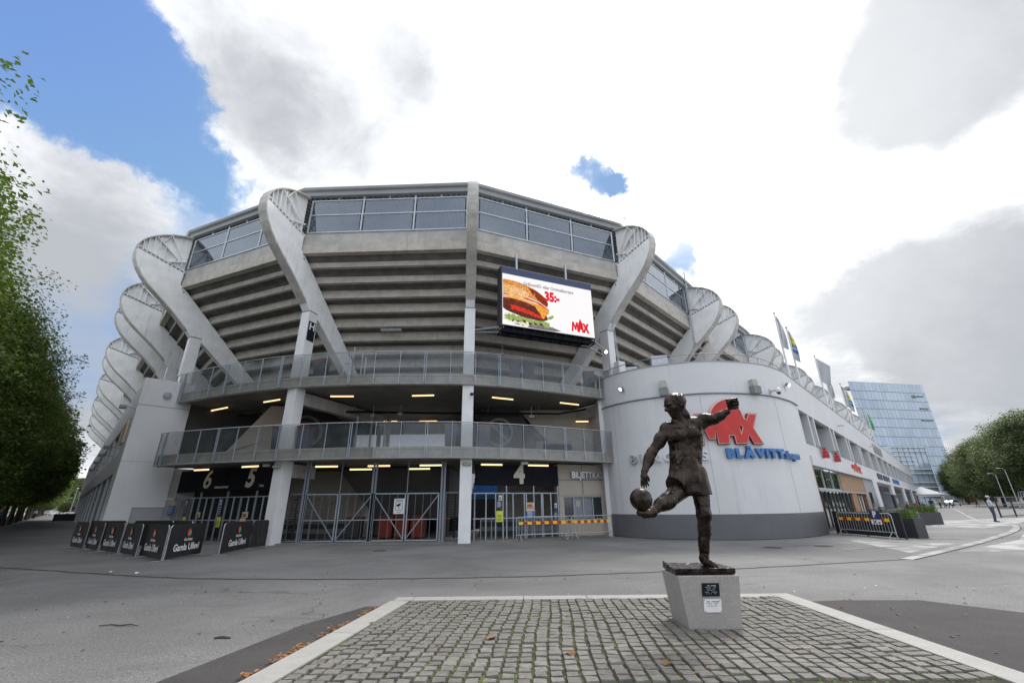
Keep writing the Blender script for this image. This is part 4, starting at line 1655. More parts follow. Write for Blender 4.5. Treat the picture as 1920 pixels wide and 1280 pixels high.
def gallery(pts, z0, zf, ztop, npan, label):
    root = thing('gallery', label, 'balcony', (-6.8, 22, z0), world_children=True)
    n = npan * 2
    E_, Ln = catmull(pts, n)
    inner = []
    mb = MB()
    C_ = Vector((-6.8, 42, 0))
    poly = [(p.x, p.y) for p in E_]
    inn = [tuple((p + (C_ - p).normalized() * 10.8).to_2d()) for p in E_]
    full = poly + inn[::-1]
    for k in range(n):
        q = [poly[k], poly[k + 1], inn[k + 1], inn[k]]
        b = len(mb.v)
        mb.v += [(x, y, z0 + .03) for x, y in q] + [(x, y, zf - .12) for x, y in q]
        mb.f += [(b, b + 3, b + 2, b + 1), (b + 4, b + 5, b + 6, b + 7)]
        mb.m += [0, 0]
        if k == 0:
            mb.f.append((b, b + 4, b + 7, b + 3)); mb.m.append(0)
        if k == n - 1:
            mb.f.append((b + 1, b + 2, b + 6, b + 5)); mb.m.append(0)
        mb.f += [(b + 3, b + 7, b + 6, b + 2)]
        mb.m += [0]
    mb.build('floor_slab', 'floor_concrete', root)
    # fascia upstand
    off = lambda k, d_: E_[k] + (C_ - E_[k]).normalized() * d_
    mb = MB()
    for k in range(n):
        a, b, c, d = off(k, 0.02), off(k + 1, 0.02), off(k + 1, .22), off(k, .22)
        mb.add([(v.x, v.y, z0) for v in (a, b, c, d)] + [(v.x, v.y, zf) for v in (a, b, c, d)],
               [(0, 3, 2, 1), (4, 5, 6, 7), (0, 1, 5, 4), (2, 3, 7, 6)] + ([(3, 0, 4, 7)] if k == 0 else []) + ([(1, 2, 6, 5)] if k == n - 1 else []))
    mb.build('fascia', 'concrete', root)
    # railing
    mb = MB()
    mb.tube([(off(k, -.10).x, off(k, -.10).y, ztop) for k in range(n + 1)], .024, 8)
    mb.build('handrail', 'galvanised', root)
    mb = MB()
    mb.tube([(off(k, -.09).x, off(k, -.09).y, z0 + .02) for k in range(n + 1)], .016, 6)
    mb.build('bottom_rail', 'galvanised', root)
    for k in range(npan + 1):
        p = off(2 * k, -.10)
        dd = (E_[min(n, 2 * k + 1)] - E_[max(0, 2 * k - 1)]).normalized()
        mb = MB()
        for sg in ((-.045, .045) if k % 3 == 1 else (0,)):
            q = p + dd * sg
            mb.beam((q.x, q.y, z0 + .02), (q.x, q.y, ztop), .028, .055)
        for zc in (z0 + .16, z0 + .30):
            q2 = off(2 * k, .03)
            mb.beam((p.x, p.y, zc), (q2.x, q2.y, zc), .05, .03)
        mb.build('baluster', 'rail_steel', root)
        if k < npan:
            g_ = MB()
            a, m_, b = off(2 * k, -.085), off(2 * k + 1, -.085), off(2 * k + 2, -.085)
            a = a + dd * .05
            b = b - dd * .05
            g_.add([(a.x, a.y, z0 + .05), (m_.x, m_.y, z0 + .05), (b.x, b.y, z0 + .05), (b.x, b.y, ztop - .05), (m_.x, m_.y, ztop - .05), (a.x, a.y, ztop - .05)],
                   [(0, 1, 4, 5), (1, 2, 3, 4)])
            g_.build('glass_panel', 'rail_glass', root)
    return root


gallery(LOW, 3.66, 4.20, 5.33, 22, 'lower curved gallery with glass railing above the ticket gates')
gallery(UPP, 7.28, 7.84, 9.0, 22, 'upper curved gallery with glass railing under the raked stand')

# interior behind the galleries
C_ = Vector((-6.8, 42, 0))
iw = thing('inner_concourse', 'shadowed concrete concourse behind the galleries', 'concourse', (-6.8, 30, 0), world_children=True)
mb = MB()      # upper level rear wall, under the rake
mb.box(-24, 30.2, 7.84, 12, 30.4, 9.6)
mb.build('rear_wall', 'beige_wall', iw)
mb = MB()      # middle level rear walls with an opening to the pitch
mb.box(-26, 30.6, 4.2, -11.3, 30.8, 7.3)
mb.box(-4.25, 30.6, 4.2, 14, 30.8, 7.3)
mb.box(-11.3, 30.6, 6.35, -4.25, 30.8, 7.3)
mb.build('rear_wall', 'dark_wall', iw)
mb = MB()
for x in (-9.1, -8.5, -4.1):
    mb.box(x - .12, 29.2, 4.2, x + .12, 29.4, 7.3)
mb.build('concourse_post', 'pale_concrete', iw)
# dark stair flank walls with a no smoking ring
def slab(pts, dy, name, m_, par):
    n = len(pts)
    MB().add([tuple(p) for p in pts] + [(p[0] + dy[0], p[1] + dy[1], p[2]) for p in pts],
             [tuple(range(n)), tuple(reversed(range(n, 2 * n)))] + [(k, n + k, n + (k + 1) % n, (k + 1) % n) for k in range(n)]).build(name, m_, par)


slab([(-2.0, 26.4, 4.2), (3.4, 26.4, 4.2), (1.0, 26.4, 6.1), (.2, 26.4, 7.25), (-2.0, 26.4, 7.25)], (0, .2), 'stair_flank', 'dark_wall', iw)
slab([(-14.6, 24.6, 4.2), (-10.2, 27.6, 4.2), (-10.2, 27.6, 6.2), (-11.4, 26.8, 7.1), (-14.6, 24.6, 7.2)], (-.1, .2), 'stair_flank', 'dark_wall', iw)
slab([(3.0, 27.0, 4.2), (5.6, 27.0, 4.2), (5.6, 27.0, 7.2), (.4, 27.0, 7.2)], (0, .2), 'stair_wall', 'beige_wall', iw)
slab([(-16.2, 24.2, 4.2), (-13.1, 24.6, 4.2), (-13.4, 24.6, 7.1), (-14.0, 24.4, 7.1)], (0, .2), 'stair_wall', 'beige_wall', iw)
for ks in range(5):
    mb = MB()
    mb.box(1.3 + ks * .42, 25.4, 4.2, 3.4, 26.38, 4.36 + .17 * (4 - ks) - .17 * 0)
    mb.build('stair_step', 'floor_concrete', iw)
mb = MB()
mb.tube([(2.2, 25.4, 6.1), (5.0, 25.4, 4.6)], .025, 6)
mb.tube([(-13.6, 24.6, 5.3), (-15.8, 24.2, 4.5)], .025, 6)
mb.build('stair_handrail', 'grey_metal', iw)


def no_smoking(c, right, rad):
    t = thing('no_smoking_sign', 'x', 'symbol', c)
    mb = MB()
    M_ = frame_m((0, 0, 0), right)
    n = 40
    for k in range(n):
        a0, a1 = 2 * PI * k / n, 2 * PI * (k + 1) / n
        q = [(math.cos(a) * r_, math.sin(a) * r_, z) for z in (0, .02) for a, r_ in ((a0, rad), (a1, rad), (a1, rad * .83), (a0, rad * .83))]
        mb.add([M_ @ Vector(v) for v in q], [(0, 3, 2, 1), (4, 5, 6, 7), (0, 1, 5, 4), (2, 3, 7, 6)])
    mb.build('ring', 'symbol_grey', t)
    mb = MB()
    a = R(135)
    p, q = M_ @ Vector((math.cos(a) * rad * .85, math.sin(a) * rad * .85, .01)), M_ @ Vector((-math.cos(a) * rad * .85, -math.sin(a) * rad * .85, .01))
    mb.beam(p, q, .02, rad * .17, up=M_.to_3x3() @ Vector((1, 1, 0)))
    mb.build('slash', 'symbol_grey', t)
    mb = MB()
    pts = [(.05, .42), (.30, .34), (.12, .12), (.42, .10), (.30, -.12), (.55, -.20), (.60, -.42)]
    for du in (0, -.14):
        mb.tube([M_ @ Vector(((x + du) * rad, (y + du * .3) * rad, .012)) for x, y in pts], .025, 5)
    mb.build('smoke_curl', 'symbol_grey', t)
    return t


ns = no_smoking((-.85, 26.36, 5.75), (1, 0, 0), .86)
ns['label'] = 'grey no smoking ring painted on the dark wall right of the middle column'
ns = no_smoking((-12.55, 25.93, 5.85), (4.4, 3.0, 0), .98)
ns['label'] = 'grey no smoking ring on the dark wall beside the left column, seen at a slant'

# ground level interior
MB().box(-13.8, 27.0, 0, -6.4, 27.2, 3.6).build('ground_wall', 'beige_wall', iw)
MB().box(-1.0, 27.4, 0, 4.2, 27.6, 3.6).build('ground_wall', 'beige_wall', iw)
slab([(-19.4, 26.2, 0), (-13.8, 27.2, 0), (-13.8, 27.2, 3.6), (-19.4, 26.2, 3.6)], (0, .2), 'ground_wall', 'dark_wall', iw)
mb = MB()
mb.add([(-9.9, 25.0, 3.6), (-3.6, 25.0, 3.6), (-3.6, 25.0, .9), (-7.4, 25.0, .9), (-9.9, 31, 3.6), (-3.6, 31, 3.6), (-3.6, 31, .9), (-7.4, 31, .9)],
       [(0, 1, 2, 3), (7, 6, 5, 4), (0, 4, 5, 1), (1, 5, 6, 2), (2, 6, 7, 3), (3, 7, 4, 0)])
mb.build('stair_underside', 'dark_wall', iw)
for b_ in ((-7.6, 31, 0, -2.6, 31.2, 1.2), (-16, 31, 0, -9.9, 31.2, 3.6), (4.2, 28.5, 0, 9, 28.7, 3.6), (-3.4, 33, 0, -1.0, 33.2, 2.0)):
    MB().box(*b_).build('rear_wall', 'dark_wall', iw)
MB().box(-8.3, 25.5, 0, -7.9, 25.9, 3.4).build('inner_pillar', 'pale_concrete', iw)
MB().box(-2.9, 24.6, 0, -2.5, 25.0, 3.6).build('inner_pillar', 'pale_concrete', iw)
for x0, x1, y in ((-13.0, -8.4, 24.6), (-1.9, 3.6, 24.9)):
    for k in range(4):
        mb = MB()
        mb.box(x0, y + k * .35, .05, x1, y + .36 + k * .35, .05 + .22 * (k + 1))
        mb.build('stair_step', 'floor_concrete' if k % 2 else 'dark_wall', iw)
for p, q in (((-12.0, 24.5, 1.1), (-9.6, 25.5, 2.4)), ((-12.0, 24.5, .7), (-9.6, 25.5, 2.0)), ((-9.5, 25.5, .9), (-9.5, 25.5, 2.5)), ((.6, 25.3, 2.3), (2.0, 25.3, 1.2))):
    MB().tube([p, q], .028, 6).build('inner_stair_rail', 'grey_metal', iw)
mb = MB()
for k in range(7):
    mb.box(-3.2, 34 + k * .85, 1.9 + k * .42, -.9, 34.35 + k * .85, 2.4 + k * .42)
mb.build('seat_rows', 'seat_blue', iw)['kind'] = 'stuff'

# opposite stand glimpsed through the middle opening
fs_ = thing('far_stand', 'pale truss roof of the opposite stand seen through the opening between columns', 'stand', (-20, 120, 0), world_children=True)
mb = MB()
mb.box(-70, 118, 0, 30, 132, 10)
mb.build('stand_body', 'pale_concrete', fs_)
mb = MB()
for k in range(34):
    x = -70 + k * 3
    mb.beam((x, 116, 20.2), (x + 1.5, 116, 22.8), .25, .25)
    mb.beam((x + 1.5, 116, 22.8), (x + 3, 116, 20.2), .25, .25)
mb.beam((-70, 116, 20.2), (32, 116, 20.2), .3, .3)
mb.beam((-70, 116, 22.8), (32, 116, 22.8), .3, .3)
mb.add([(-70, 119, 22.9), (32, 119, 22.9), (32, 119, 23.4), (-70, 119, 27.5), (-70, 140, 22.9), (32, 140, 22.9), (32, 140, 23.4), (-70, 140, 27.5)],
       [(0, 1, 2, 3), (7, 6, 5, 4), (0, 4, 5, 1), (1, 5, 6, 2), (2, 6, 7, 3), (3, 7, 4, 0)])
mb.box(-70, 124, 10, 32, 124.5, 22.8)
mb.build('roof_truss', 'roof_metal', fs_)

# ------------------------------------------------------------------ tube lamps under the galleries and the stand
LAMPS = [(-18.37, 25.73, -16.88, 24.9, 7.27, 'first tube lamp under the upper gallery from the left'), (-14.04, 23.65, -12.84, 23.07, 7.27, 'tube lamp under the upper gallery just left of the left column'),
         (-9.81, 22.48, -8.59, 22.54, 7.27, 'tube lamp under the upper gallery just right of the left column'), (-5.43, 22.57, -4.24, 22.51, 7.27, 'tube lamp under the upper gallery just left of the middle column'),
         (-1.13, 23.16, .02, 23.73, 7.27, 'tube lamp under the upper gallery just right of the middle column'), (2.78, 24.68, 3.96, 25.31, 7.27, 'last tube lamp under the upper gallery beside the white annex'),
         (-9.33, 29.6, -8.03, 29.6, 7.2, 'deeper tube lamp of the middle level, left one of the far pair'), (-6.52, 29.7, -5.3, 29.7, 7.2, 'deeper tube lamp of the middle level, right one of the far pair'),
         (-9.08, 25.7, -7.97, 25.7, 10.75, 'tube lamp under the raked stand above the upper railing, left one'), (-6.54, 25.7, -5.34, 25.7, 10.75, 'tube lamp under the raked stand above the upper railing, right one'),
         (-9.89, 22.1, -8.78, 22.1, 3.60, 'tube lamp over the gates right of the left column'), (-8.89, 24.1, -7.7, 24.1, 3.60, 'inner tube lamp over the left leaf of the gates'),
         (-7.27, 22.1, -6.17, 22.1, 3.60, 'tube lamp at the middle post of the gates'), (-5.74, 24.2, -4.56, 24.2, 3.60, 'inner tube lamp over the right leaf of the gates'),
         (-4.68, 22.1, -3.57, 22.1, 3.60, 'tube lamp over the gates left of the middle column'), (-1.63, 22.25, -.57, 22.55, 3.62, 'tube lamp above the left half of the number 4 panel'),
         (.77, 23.0, 1.84, 23.4, 3.62, 'tube lamp above the right half of the number 4 panel'), (-17.0, 23.6, -16.0, 23.25, 3.62, 'leftmost tube lamp of the lower row, over the six panel'),
         (-13.5, 22.0, -12.5, 21.65, 3.62, 'tube lamp above the five panel beside the left column'), (3.91, 26.6, 4.69, 26.6, 6.5, 'slanting tube lamp on the beige stair wall at the right')]
for x0, y0, x1, y1, z, lb in LAMPS:
    t = thing('tube_lamp', lb, 'lamp', ((x0 + x1) / 2, (y0 + y1) / 2, z), group='tube lamps under the galleries', world_children=True)
    mb = MB()
    a, b = Vector((x0, y0, z - .06)), Vector((x1, y1, z - .06))
    mb.beam(a, b, .10, .05)
    mb.build('housing', 'grey_metal', t)
    mb = MB()
    mb.tube([a + Vector((0, 0, -.065)), b + Vector((0, 0, -.065))], .036, 8)
    mb.build('tube', 'lamp_tube', t)

# pipes, speakers and small fittings under the galleries
t = thing('pipe_run', 'dark pipes and cable tray hung under the upper gallery', 'pipes', (-6, 25, 7), world_children=True)
mb = MB()
mb.tube([(-10.9, 24.4, 6.7), (-9.0, 25.2, 6.85), (-5.0, 25.8, 6.85), (-1.0, 25.8, 6.8), (2.8, 26.0, 6.75), (4.4, 25.4, 6.9)], .06, 8)
mb.tube([(-17, 26.3, 6.9), (-14.5, 25.2, 6.85), (-12.2, 24.6, 6.8)], .05, 8)
mb.build('pipe', 'black_panel', t)
for x, y in ((-9.4, 25.1), (-7, 25.6), (-4.8, 25.8), (-1.5, 25.8), (1.6, 25.9)):
    MB().tube([(x, y, 6.85), (x, y, 7.28)], .02, 6).build('hanger', 'grey_metal', t)
for x, y, z, lb in ((-8.2, 24.9, 6.55, 'small grey speaker box under the upper gallery left of centre'), (-6.6, 24.9, 6.62, 'pale lamp box hanging under the upper gallery at centre'),
                    (1.1, 25.0, 6.4, 'pale square speaker under the upper gallery beside the no smoking ring'), (-.6, 24.6, 10.2, 'small pale lamp box fixed under the raked stand below the screen'),
                    (-9.6, 22.6, 12.6, 'x')):
    if lb == 'x':
        continue
    t = thing('speaker_box', lb, 'speaker', (x, y, z))
    mb = MB()
    mb.box(-.16, -.12, -.1, .16, .12, .1)
    mb.build('body', 'box_grey', t, bevel=.02)
    mb = MB()
    mb.box(-.12, -.13, -.07, .12, -.122, .07)
    mb.tube([(0, 0, .1), (0, 0, .6)], .02, 6)
    mb.build('grille', 'box_cream', t)
for x, y, lb in ((-6.2, 24.1, 'small grey emergency light under the top of the raked stand, centre bay'), (-7.0, 22.9, 'flat grey batten under the raked stand, centre bay')):
    t = thing('emergency_light', lb, 'lamp', (x, y, 10.95 if 'emergency' in lb and x > -6.5 else 11.15))
    mb = MB()
    mb.box(-.2 if x > -6.5 else -.6, -.1, -.1, .2 if x > -6.5 else .6, .1, .05)
    mb.build('body', 'box_grey', t)

# signs reading H
for F_i, sidew, lb, z0 in ((I0 + 1, 1, 'small black sign with a white H on the side of the left corner column', 9.95), (I0 - 1, 1, 'small black sign with a white H above the left building', 9.4)):
    F_, o_, al = RIBS[F_i]
    n = Vector((-o_.y, o_.x, 0))
    if n.x < 0:
        n = -n
    c = F_ - o_ * .31 + n * .285
    t = thing('block_sign', lb, 'sign', c + Vector((0, 0, z0)), world_children=True)
    mb = MB()
    rr = -o_
    M_ = frame_m((c.x, c.y, z0 + .55), rr)
    mb.add([M_ @ Vector(v) for v in ((-.24, -.55, 0), (.24, -.55, 0), (.24, .55, 0), (-.24, .55, 0), (-.24, -.55, .02), (.24, -.55, .02), (.24, .55, .02), (-.24, .55, .02))],
           [(0, 3, 2, 1), (4, 5, 6, 7), (0, 1, 5, 4), (1, 2, 6, 5), (2, 3, 7, 6), (3, 0, 4, 7)])
    mb.build('plate', 'black_panel', t)
    nn = M_.to_3x3() @ Vector((0, 0, 1))
    lettering('letter', 'H', .56, (c.x + nn.x * .03, c.y + nn.y * .03, z0 + .80), rr, 'white_print', t, .004, .012)

# ------------------------------------------------------------------ video screen
t = thing('led_screen', 'large outdoor video screen showing a burger advert, hung under the parapet', 'screen', (2.1, 21.1, 10.2), world_children=True)
SA = Vector((-.47, 20.04, 0))
SB = Vector((4.62, 22.20, 0))
rt = (SB - SA).normalized()
SW = (SB - SA).length
nrm = Vector((rt.y, -rt.x, 0))          # towards the viewer


def sc(u, z, out):
    p = SA + rt * u + nrm * out
    return (p.x, p.y, z)


def sbox(mb, u0, u1, z0, z1, d0, d1):
    mb.add([sc(u0, z0, d0), sc(u1, z0, d0), sc(u1, z1, d0), sc(u0, z1, d0), sc(u0, z0, d1), sc(u1, z0, d1), sc(u1, z1, d1), sc(u0, z1, d1)],
           [(0, 3, 2, 1), (4, 5, 6, 7), (0, 1, 5, 4), (1, 2, 6, 5), (2, 3, 7, 6), (3, 0, 4, 7)])


ZB, ZT = 10.22, 13.18
mb = MB()
sbox(mb, -.02, SW + .02, ZB - .04, ZT, -.45, -.005)
sbox(mb, -.10, -.02, ZB - .1, ZT + .42, -.5, .02)
mb.build('cabinet', 'led_frame', t)
mb = MB()
sbox(mb, -.02, SW + .02, ZT + .002, ZT + .40, -.4, .015)
mb.build('top_band', 'led_blue', t)
mb = MB()
sbox(mb, 0, SW, ZB, ZT, -.003, .008)
disp = mb.build('display', 'led_white', t)
mb = MB()
for k in range(10):
    u = k * SW / 9
    mb.beam(sc(u, ZB - .32, -.05), sc(u, ZB - .32, -.75), .05, .05)
    mb.beam(sc(u, ZB - .32, -.05), sc(u, ZB - .03, -.05), .04, .04)
    if k < 9:
        mb.beam(sc(u, ZB - .32, -.05), sc(u + SW / 9, ZB - .32, -.75), .03, .03)
for d in (-.05, -.75):
    mb.beam(sc(0, ZB - .32, d), sc(SW, ZB - .32, d), .06, .06)
sbox(mb, 0, SW, ZB - .22, ZB - .18, -.75, -.05)
mb.build('service_walkway', 'black_panel', t)
mb = MB()
for u in (.85, 3.95):
    sbox(mb, u, u + .10, ZT + .40, ZT + 1.45, -.25, -.12)
for a, b in ((sc(0.1, ZB - .1, -.1), (-1.95, 21.1, 10.35)), (sc(0.1, ZB - .25, -.5), (-1.95, 21.3, 10.3)), (sc(SW - .1, ZB - .1, -.1), (5.6, 24.0, 10.1)), (sc(SW - .3, ZB - .3, -.5), (5.5, 24.3, 9.9))):
    mb.tube([a, b], .05, 8)
mb.build('bracket', 'galvanised', t)


def spoly(mb, pts, out, th=.003):
    pts = [(min(.998, max(.003, u)), min(.997, max(.004, v))) for u, v in pts]
    n = len(pts)
    mb.add([sc(u * SW, ZB + v * (ZT - ZB), out) for u, v in pts] + [sc(u * SW, ZB + v * (ZT - ZB), out - th) for u, v in pts],
           [tuple(range(n)), tuple(reversed(range(n, 2 * n)))] + [(k, n + k, n + (k + 1) % n, (k + 1) % n) for k in range(n)])


def arc(cx, cy, rx, ry, a0, a1, n=18):
    return [(cx + rx * math.cos(R(a0 + (a1 - a0) * k / n)), cy + ry * math.sin(R(a0 + (a1 - a0) * k / n))) for k in range(n + 1)]


rs = random.Random(5)
def rot_arc(cx, cy, rx, ry, a0, a1, n, tilt):
    t_ = R(tilt)
    return [(cx + x * math.cos(t_) + y * math.sin(t_) * .6, cy - x * math.sin(t_) * 1.65 + y * math.cos(t_)) for x, y in arc(0, 0, rx, ry, a0, a1, n)]


def leafy(cx, cy, r1, n=9):
    return [(cx + math.cos(2 * PI * k / n) * r1 * rs.uniform(.55, 1.15), cy + math.sin(2 * PI * k / n) * r1 * 1.7 * rs.uniform(.5, 1.1)) for k in range(n)]


lay = [('led_shadow', [[(.10, .04), (.30, .0), (.54, .0), (.62, .03), (.52, .08), (.3, .10)]]),
       ('led_cream', [leafy(.03 + .05 * k, .15 - .02 * k, .045) for k in range(5)]),
       ('led_green', [leafy(.06 + .045 * k + rs.uniform(-.01, .01), .17 - .008 * k + rs.uniform(-.03, .03), .042) for k in range(10)]),
       ('led_patty', [leafy(.10 + .06 * k, .10 + rs.uniform(-.02, .02), .022) for k in range(6)]),
       ('led_green', [leafy(.08 + .09 * k, .13 + rs.uniform(-.02, .03), .028) for k in range(4)] + [leafy(.49 + .018 * k, .25 + .02 * k, .022, 11) for k in range(3)]),
       ('led_patty', [rot_arc(.20, .32, .28, .12, 0, 352, 24, 12)]),
       ('led_tomato', [[(.08, .40), (.20, .385), (.34, .33), (.43, .25), (.44, .20), (.34, .235), (.20, .29), (.09, .31)]]),
       ('led_patty', [[(.0, .52), (.12, .53), (.26, .50), (.38, .42), (.46, .30), (.47, .24), (.42, .25), (.30, .33), (.14, .40), (.0, .42)]]),
       ('led_bun_dark', [[(.02, .49), (.05, .51), (.09, .49), (.06, .46)], [(.13, .49), (.17, .50), (.20, .47), (.15, .45)], [(.24, .46), (.28, .46), (.29, .43), (.25, .42)]]),
       ('led_cheese', [[(.0, .565), (.12, .565), (.26, .535), (.36, .49), (.42, .485), (.49, .42), (.492, .35), (.455, .29), (.43, .22), (.41, .24), (.385, .33), (.36, .38), (.34, .44), (.24, .495), (.10, .525), (0, .53)]]),
       ('led_seed', [[(.20, .565), (.27, .56), (.33, .52), (.30, .50), (.23, .525)]]),
       ('led_tomato', [[(.0, .60), (.12, .605), (.26, .585), (.40, .52), (.48, .43), (.485, .405), (.44, .45), (.34, .52), (.20, .565), (0, .575)]]),
       ('led_bun', [[(0, .61), (0, .745)] + rot_arc(.155, .60, .335, .27, 148, 8, 22, 12) + [(.47, .46), (.40, .53), (.30, .585), (.16, .625)]]),
       ('led_bun_dark', [rot_arc(.155, .60, .335, .27, 62, 8, 14, 12) + [(.47, .46), (.42, .51), (.36, .60), (.30, .72), (.27, .80)]]),
       ('led_bun_light', [rot_arc(.12, .67, .16, .11, 0, 350, 18, 8)])]
for q_, (m_, ps) in enumerate(lay):
    mb = MB()
    for q in ps:
        spoly(mb, q, .0085 + q_ * .0007, .0005)
    tag(mb.build('picture_layer', m_, disp), None, kind='stuff')
mb = MB()
for k in range(70):
    u, v = rs.uniform(.10, .42), rs.uniform(.62, .88)
    if ((u - .16) / .27) ** 2 + ((v - .62 + (u - .16) * .35) / .24) ** 2 < .9:
        spoly(mb, arc(u, v, .006, .010, 0, 315, 5), .0195, .0005)
tag(mb.build('picture_layer', 'led_seed', disp), None, kind='stuff')


def stext(body, size, u, v, m_, bold, sx=1.0):
    o_ = sc(u * SW, ZB + v * (ZT - ZB), .022)
    return lettering('screen_text', body, size, o_, rt, m_, disp, .002, bold, sx=sx)


stext('Grilloumi\u00ae- eller Originalburgare', .285, .50, .865, 'led_text', .006, .80)
stext('35:-', .74, .53, .68, 'led_red', .045, .80)


def max_logo(mbs, place, w_, h_, d0, d1, grow=0.0):
    """block letters M, a pointed arch A and X drawn in a unit box"""
    g_ = grow
    shapes = [
        [(0, .0), (.10, .0), (.12, .42), (.20, .12), (.27, .12), (.30, .42), (.32, 0), (.42, 0), (.36, .72), (.27, .72), (.22, .42), (.14, .72), (.05, .72)],
        [(.36, 0), (.46, 0), (.47, .20), (.57, .20), (.58, 0), (.68, 0), (.64, .62), (.52, 1.0), (.50, 1.0), (.39, .62)],
        [(.62, 0), (.74, 0), (.80, .24), (.87, 0), (1.0, 0), (.88, .38), (.98, .72), (.86, .72), (.81, .54), (.74, .72), (.62, .72), (.73, .38)],
    ]
    for sh in shapes:
        c = Vector((sum(p[0] for p in sh) / len(sh), sum(p[1] for p in sh) / len(sh)))
        n = len(sh)
        out = []
        if g_:
            area = sum(sh[k][0] * sh[(k + 1) % n][1] - sh[(k + 1) % n][0] * sh[k][1] for k in range(n))
            sg = 1 if area > 0 else -1
            for k in range(n):
                a, b, c_ = Vector(sh[k - 1]), Vector(sh[k]), Vector(sh[(k + 1) % n])
                e1 = (b - a)
                e2 = (c_ - b)
                e1 = Vector((e1.x * w_, e1.y * h_)).normalized()
                e2 = Vector((e2.x * w_, e2.y * h_)).normalized()
                n1, n2 = Vector((e1.y, -e1.x)) * sg, Vector((e2.y, -e2.x)) * sg
                m_ = (n1 + n2)
                m_ = m_ / max(.55, m_.length_squared / 2) if m_.length > .1 else n1
                out.append((b.x * w_ + m_.x * g_, b.y * h_ + m_.y * g_))
        else:
            out = [(x * w_, y * h_) for x, y in sh]
        mbs.add([place(x, y, d1) for x, y in out] + [place(x, y, d0) for x, y in out],
                [tuple(range(n)), tuple(reversed(range(n, 2 * n)))] + [(k, n + k, n + (k + 1) % n, (k + 1) % n) for k in range(n)])


mb = MB()
max_logo(mb, lambda x, y, d: sc(.735 * SW + x, ZB + .07 * (ZT - ZB) + y, d), 1.15, .80, .008, .014)
mb.build('screen_logo', 'led_red', disp)
# ------------------------------------------------------------------ white annex at the right
AX = thing('annex_building', 'white two storey annex with a curved nose and grey plinth, running off to the right', 'building', (10.4, 21.2, 0), world_children=True)
CP = [(5.9, 28.6), (5.35, 26.2), (5.25, 24.5), (6.5, 22.62), (8.55, 21.45), (10.5, 21.12), (13.0, 21.68), (15.0, 23.0), (16.4, 24.4)]
WC, WL = catmull(CP, 96)
u_ = Vector((.69, .7238, 0)).normalized()
n_ = Vector((u_.y, -u_.x, 0))
P0 = Vector((16.4, 24.4, 0))


def wall_band(pts, z0, z1, out0, out1, name, m_, parent, smooth=True, bevel=0):
    """band following the curve; out>0 stands proud of it"""
    mb = MB()
    n = len(pts)
    N_ = []
    for k in range(n):
        d = (pts[min(n - 1, k + 1)] - pts[max(0, k - 1)]).normalized()
        N_.append(Vector((d.y, -d.x, 0)))
    vs = []
    for k in range(n):
        a, b = pts[k] + N_[k] * out0, pts[k] + N_[k] * out1
        vs += [(b.x, b.y, z0), (b.x, b.y, z1), (a.x, a.y, z1), (a.x, a.y, z0)]
    fs = []
    for k in range(n - 1):
        for e in range(4):
            fs.append((4 * k + e, 4 * k + 4 + e, 4 * k + 4 + (e + 1) % 4, 4 * k + (e + 1) % 4))
    fs += [(0, 1, 2, 3), (4 * n - 1, 4 * n - 2, 4 * n - 3, 4 * n - 4)]
    mb.add(vs, fs)
    o = mb.build(name, m_, parent)
    return o


def cwall(t):
    """point, tangent and outward normal at fraction t of the curved wall"""
    k = t * 96
    i = min(95, max(0, int(k)))
    p = WC[i].lerp(WC[i + 1], k - i)
    d = (WC[min(96, i + 1)] - WC[max(0, i - 1)]).normalized()
    return p, d, Vector((d.y, -d.x, 0))


wall_band(WC, 1.08, 6.70, -.25, 0, 'curved_wall', 'wall_paint', AX)
wall_band(WC, 6.78, 8.42, -.25, 0, 'curved_parapet', 'wall_paint', AX)
wall_band(WC, 6.66, 6.82, -.2, -.03, 'wall_joint', 'seam_dark', AX)
wall_band(WC, 0.02, 1.08, -.25, .03, 'plinth', 'plinth_paint', AX)
wall_band(WC, 8.42, 8.47, -.28, .03, 'coping', 'fascia_grey', AX)
mb = MB()
mb.tube([(p.x + .0, p.y, 6.74) for p in [cwall(t)[0] + cwall(t)[2] * .05 for t in [k / 40 for k in range(41)]]], .035, 6)
mb.build('wall_cable', 'grey_metal', AX)
for t in (.285, .55, .80):
    p, d, n = cwall(t)
    mb = MB()
    mb.beam(p + n * .002 + Vector((0, 0, 1.1)), p + n * .002 + Vector((0, 0, 6.66)), .016, .008, up=(n.x, n.y, 0))
    mb.build('panel_seam', 'fascia_grey', AX)
# railing on the roof edge
mb = MB()
rp = [cwall(.18 + .82 * k / 40)[0] - cwall(.18 + .82 * k / 40)[2] * .35 for k in range(41)]
mb.tube([(p.x, p.y, 8.98) for p in rp] + [tuple((P0 + u_ * 30 - n_ * .35))[:2] + (8.98,)], .022, 6)
for k in range(0, 41, 5):
    mb.tube([(rp[k].x, rp[k].y, 8.3), (rp[k].x, rp[k].y, 8.98)], .02, 6)
mb.build('roof_railing', 'grey_metal', AX)
# roof slab
mb = MB()
poly = [(p.x - .1 * 0, p.y) for p in [cwall(k / 30)[0] - cwall(k / 30)[2] * .26 for k in range(31)]]
far = P0 + u_ * 112
back = far - n_ * 9
poly += [(far.x - n_.x * .3, far.y - n_.y * .3), (back.x, back.y), (P0 - n_ * 7 + u_ * 3).to_tuple()[:2], (7.5, 29.5)]
mb.prism(poly, lambda a, b: (a, b, 7.6), lambda a, b: (a, b, 7.8))
mb.build('flat_roof', 'fascia_grey', AX)


def fx(t, out, z):
    p = P0 + u_ * t + n_ * out
    return (p.x, p.y, z)


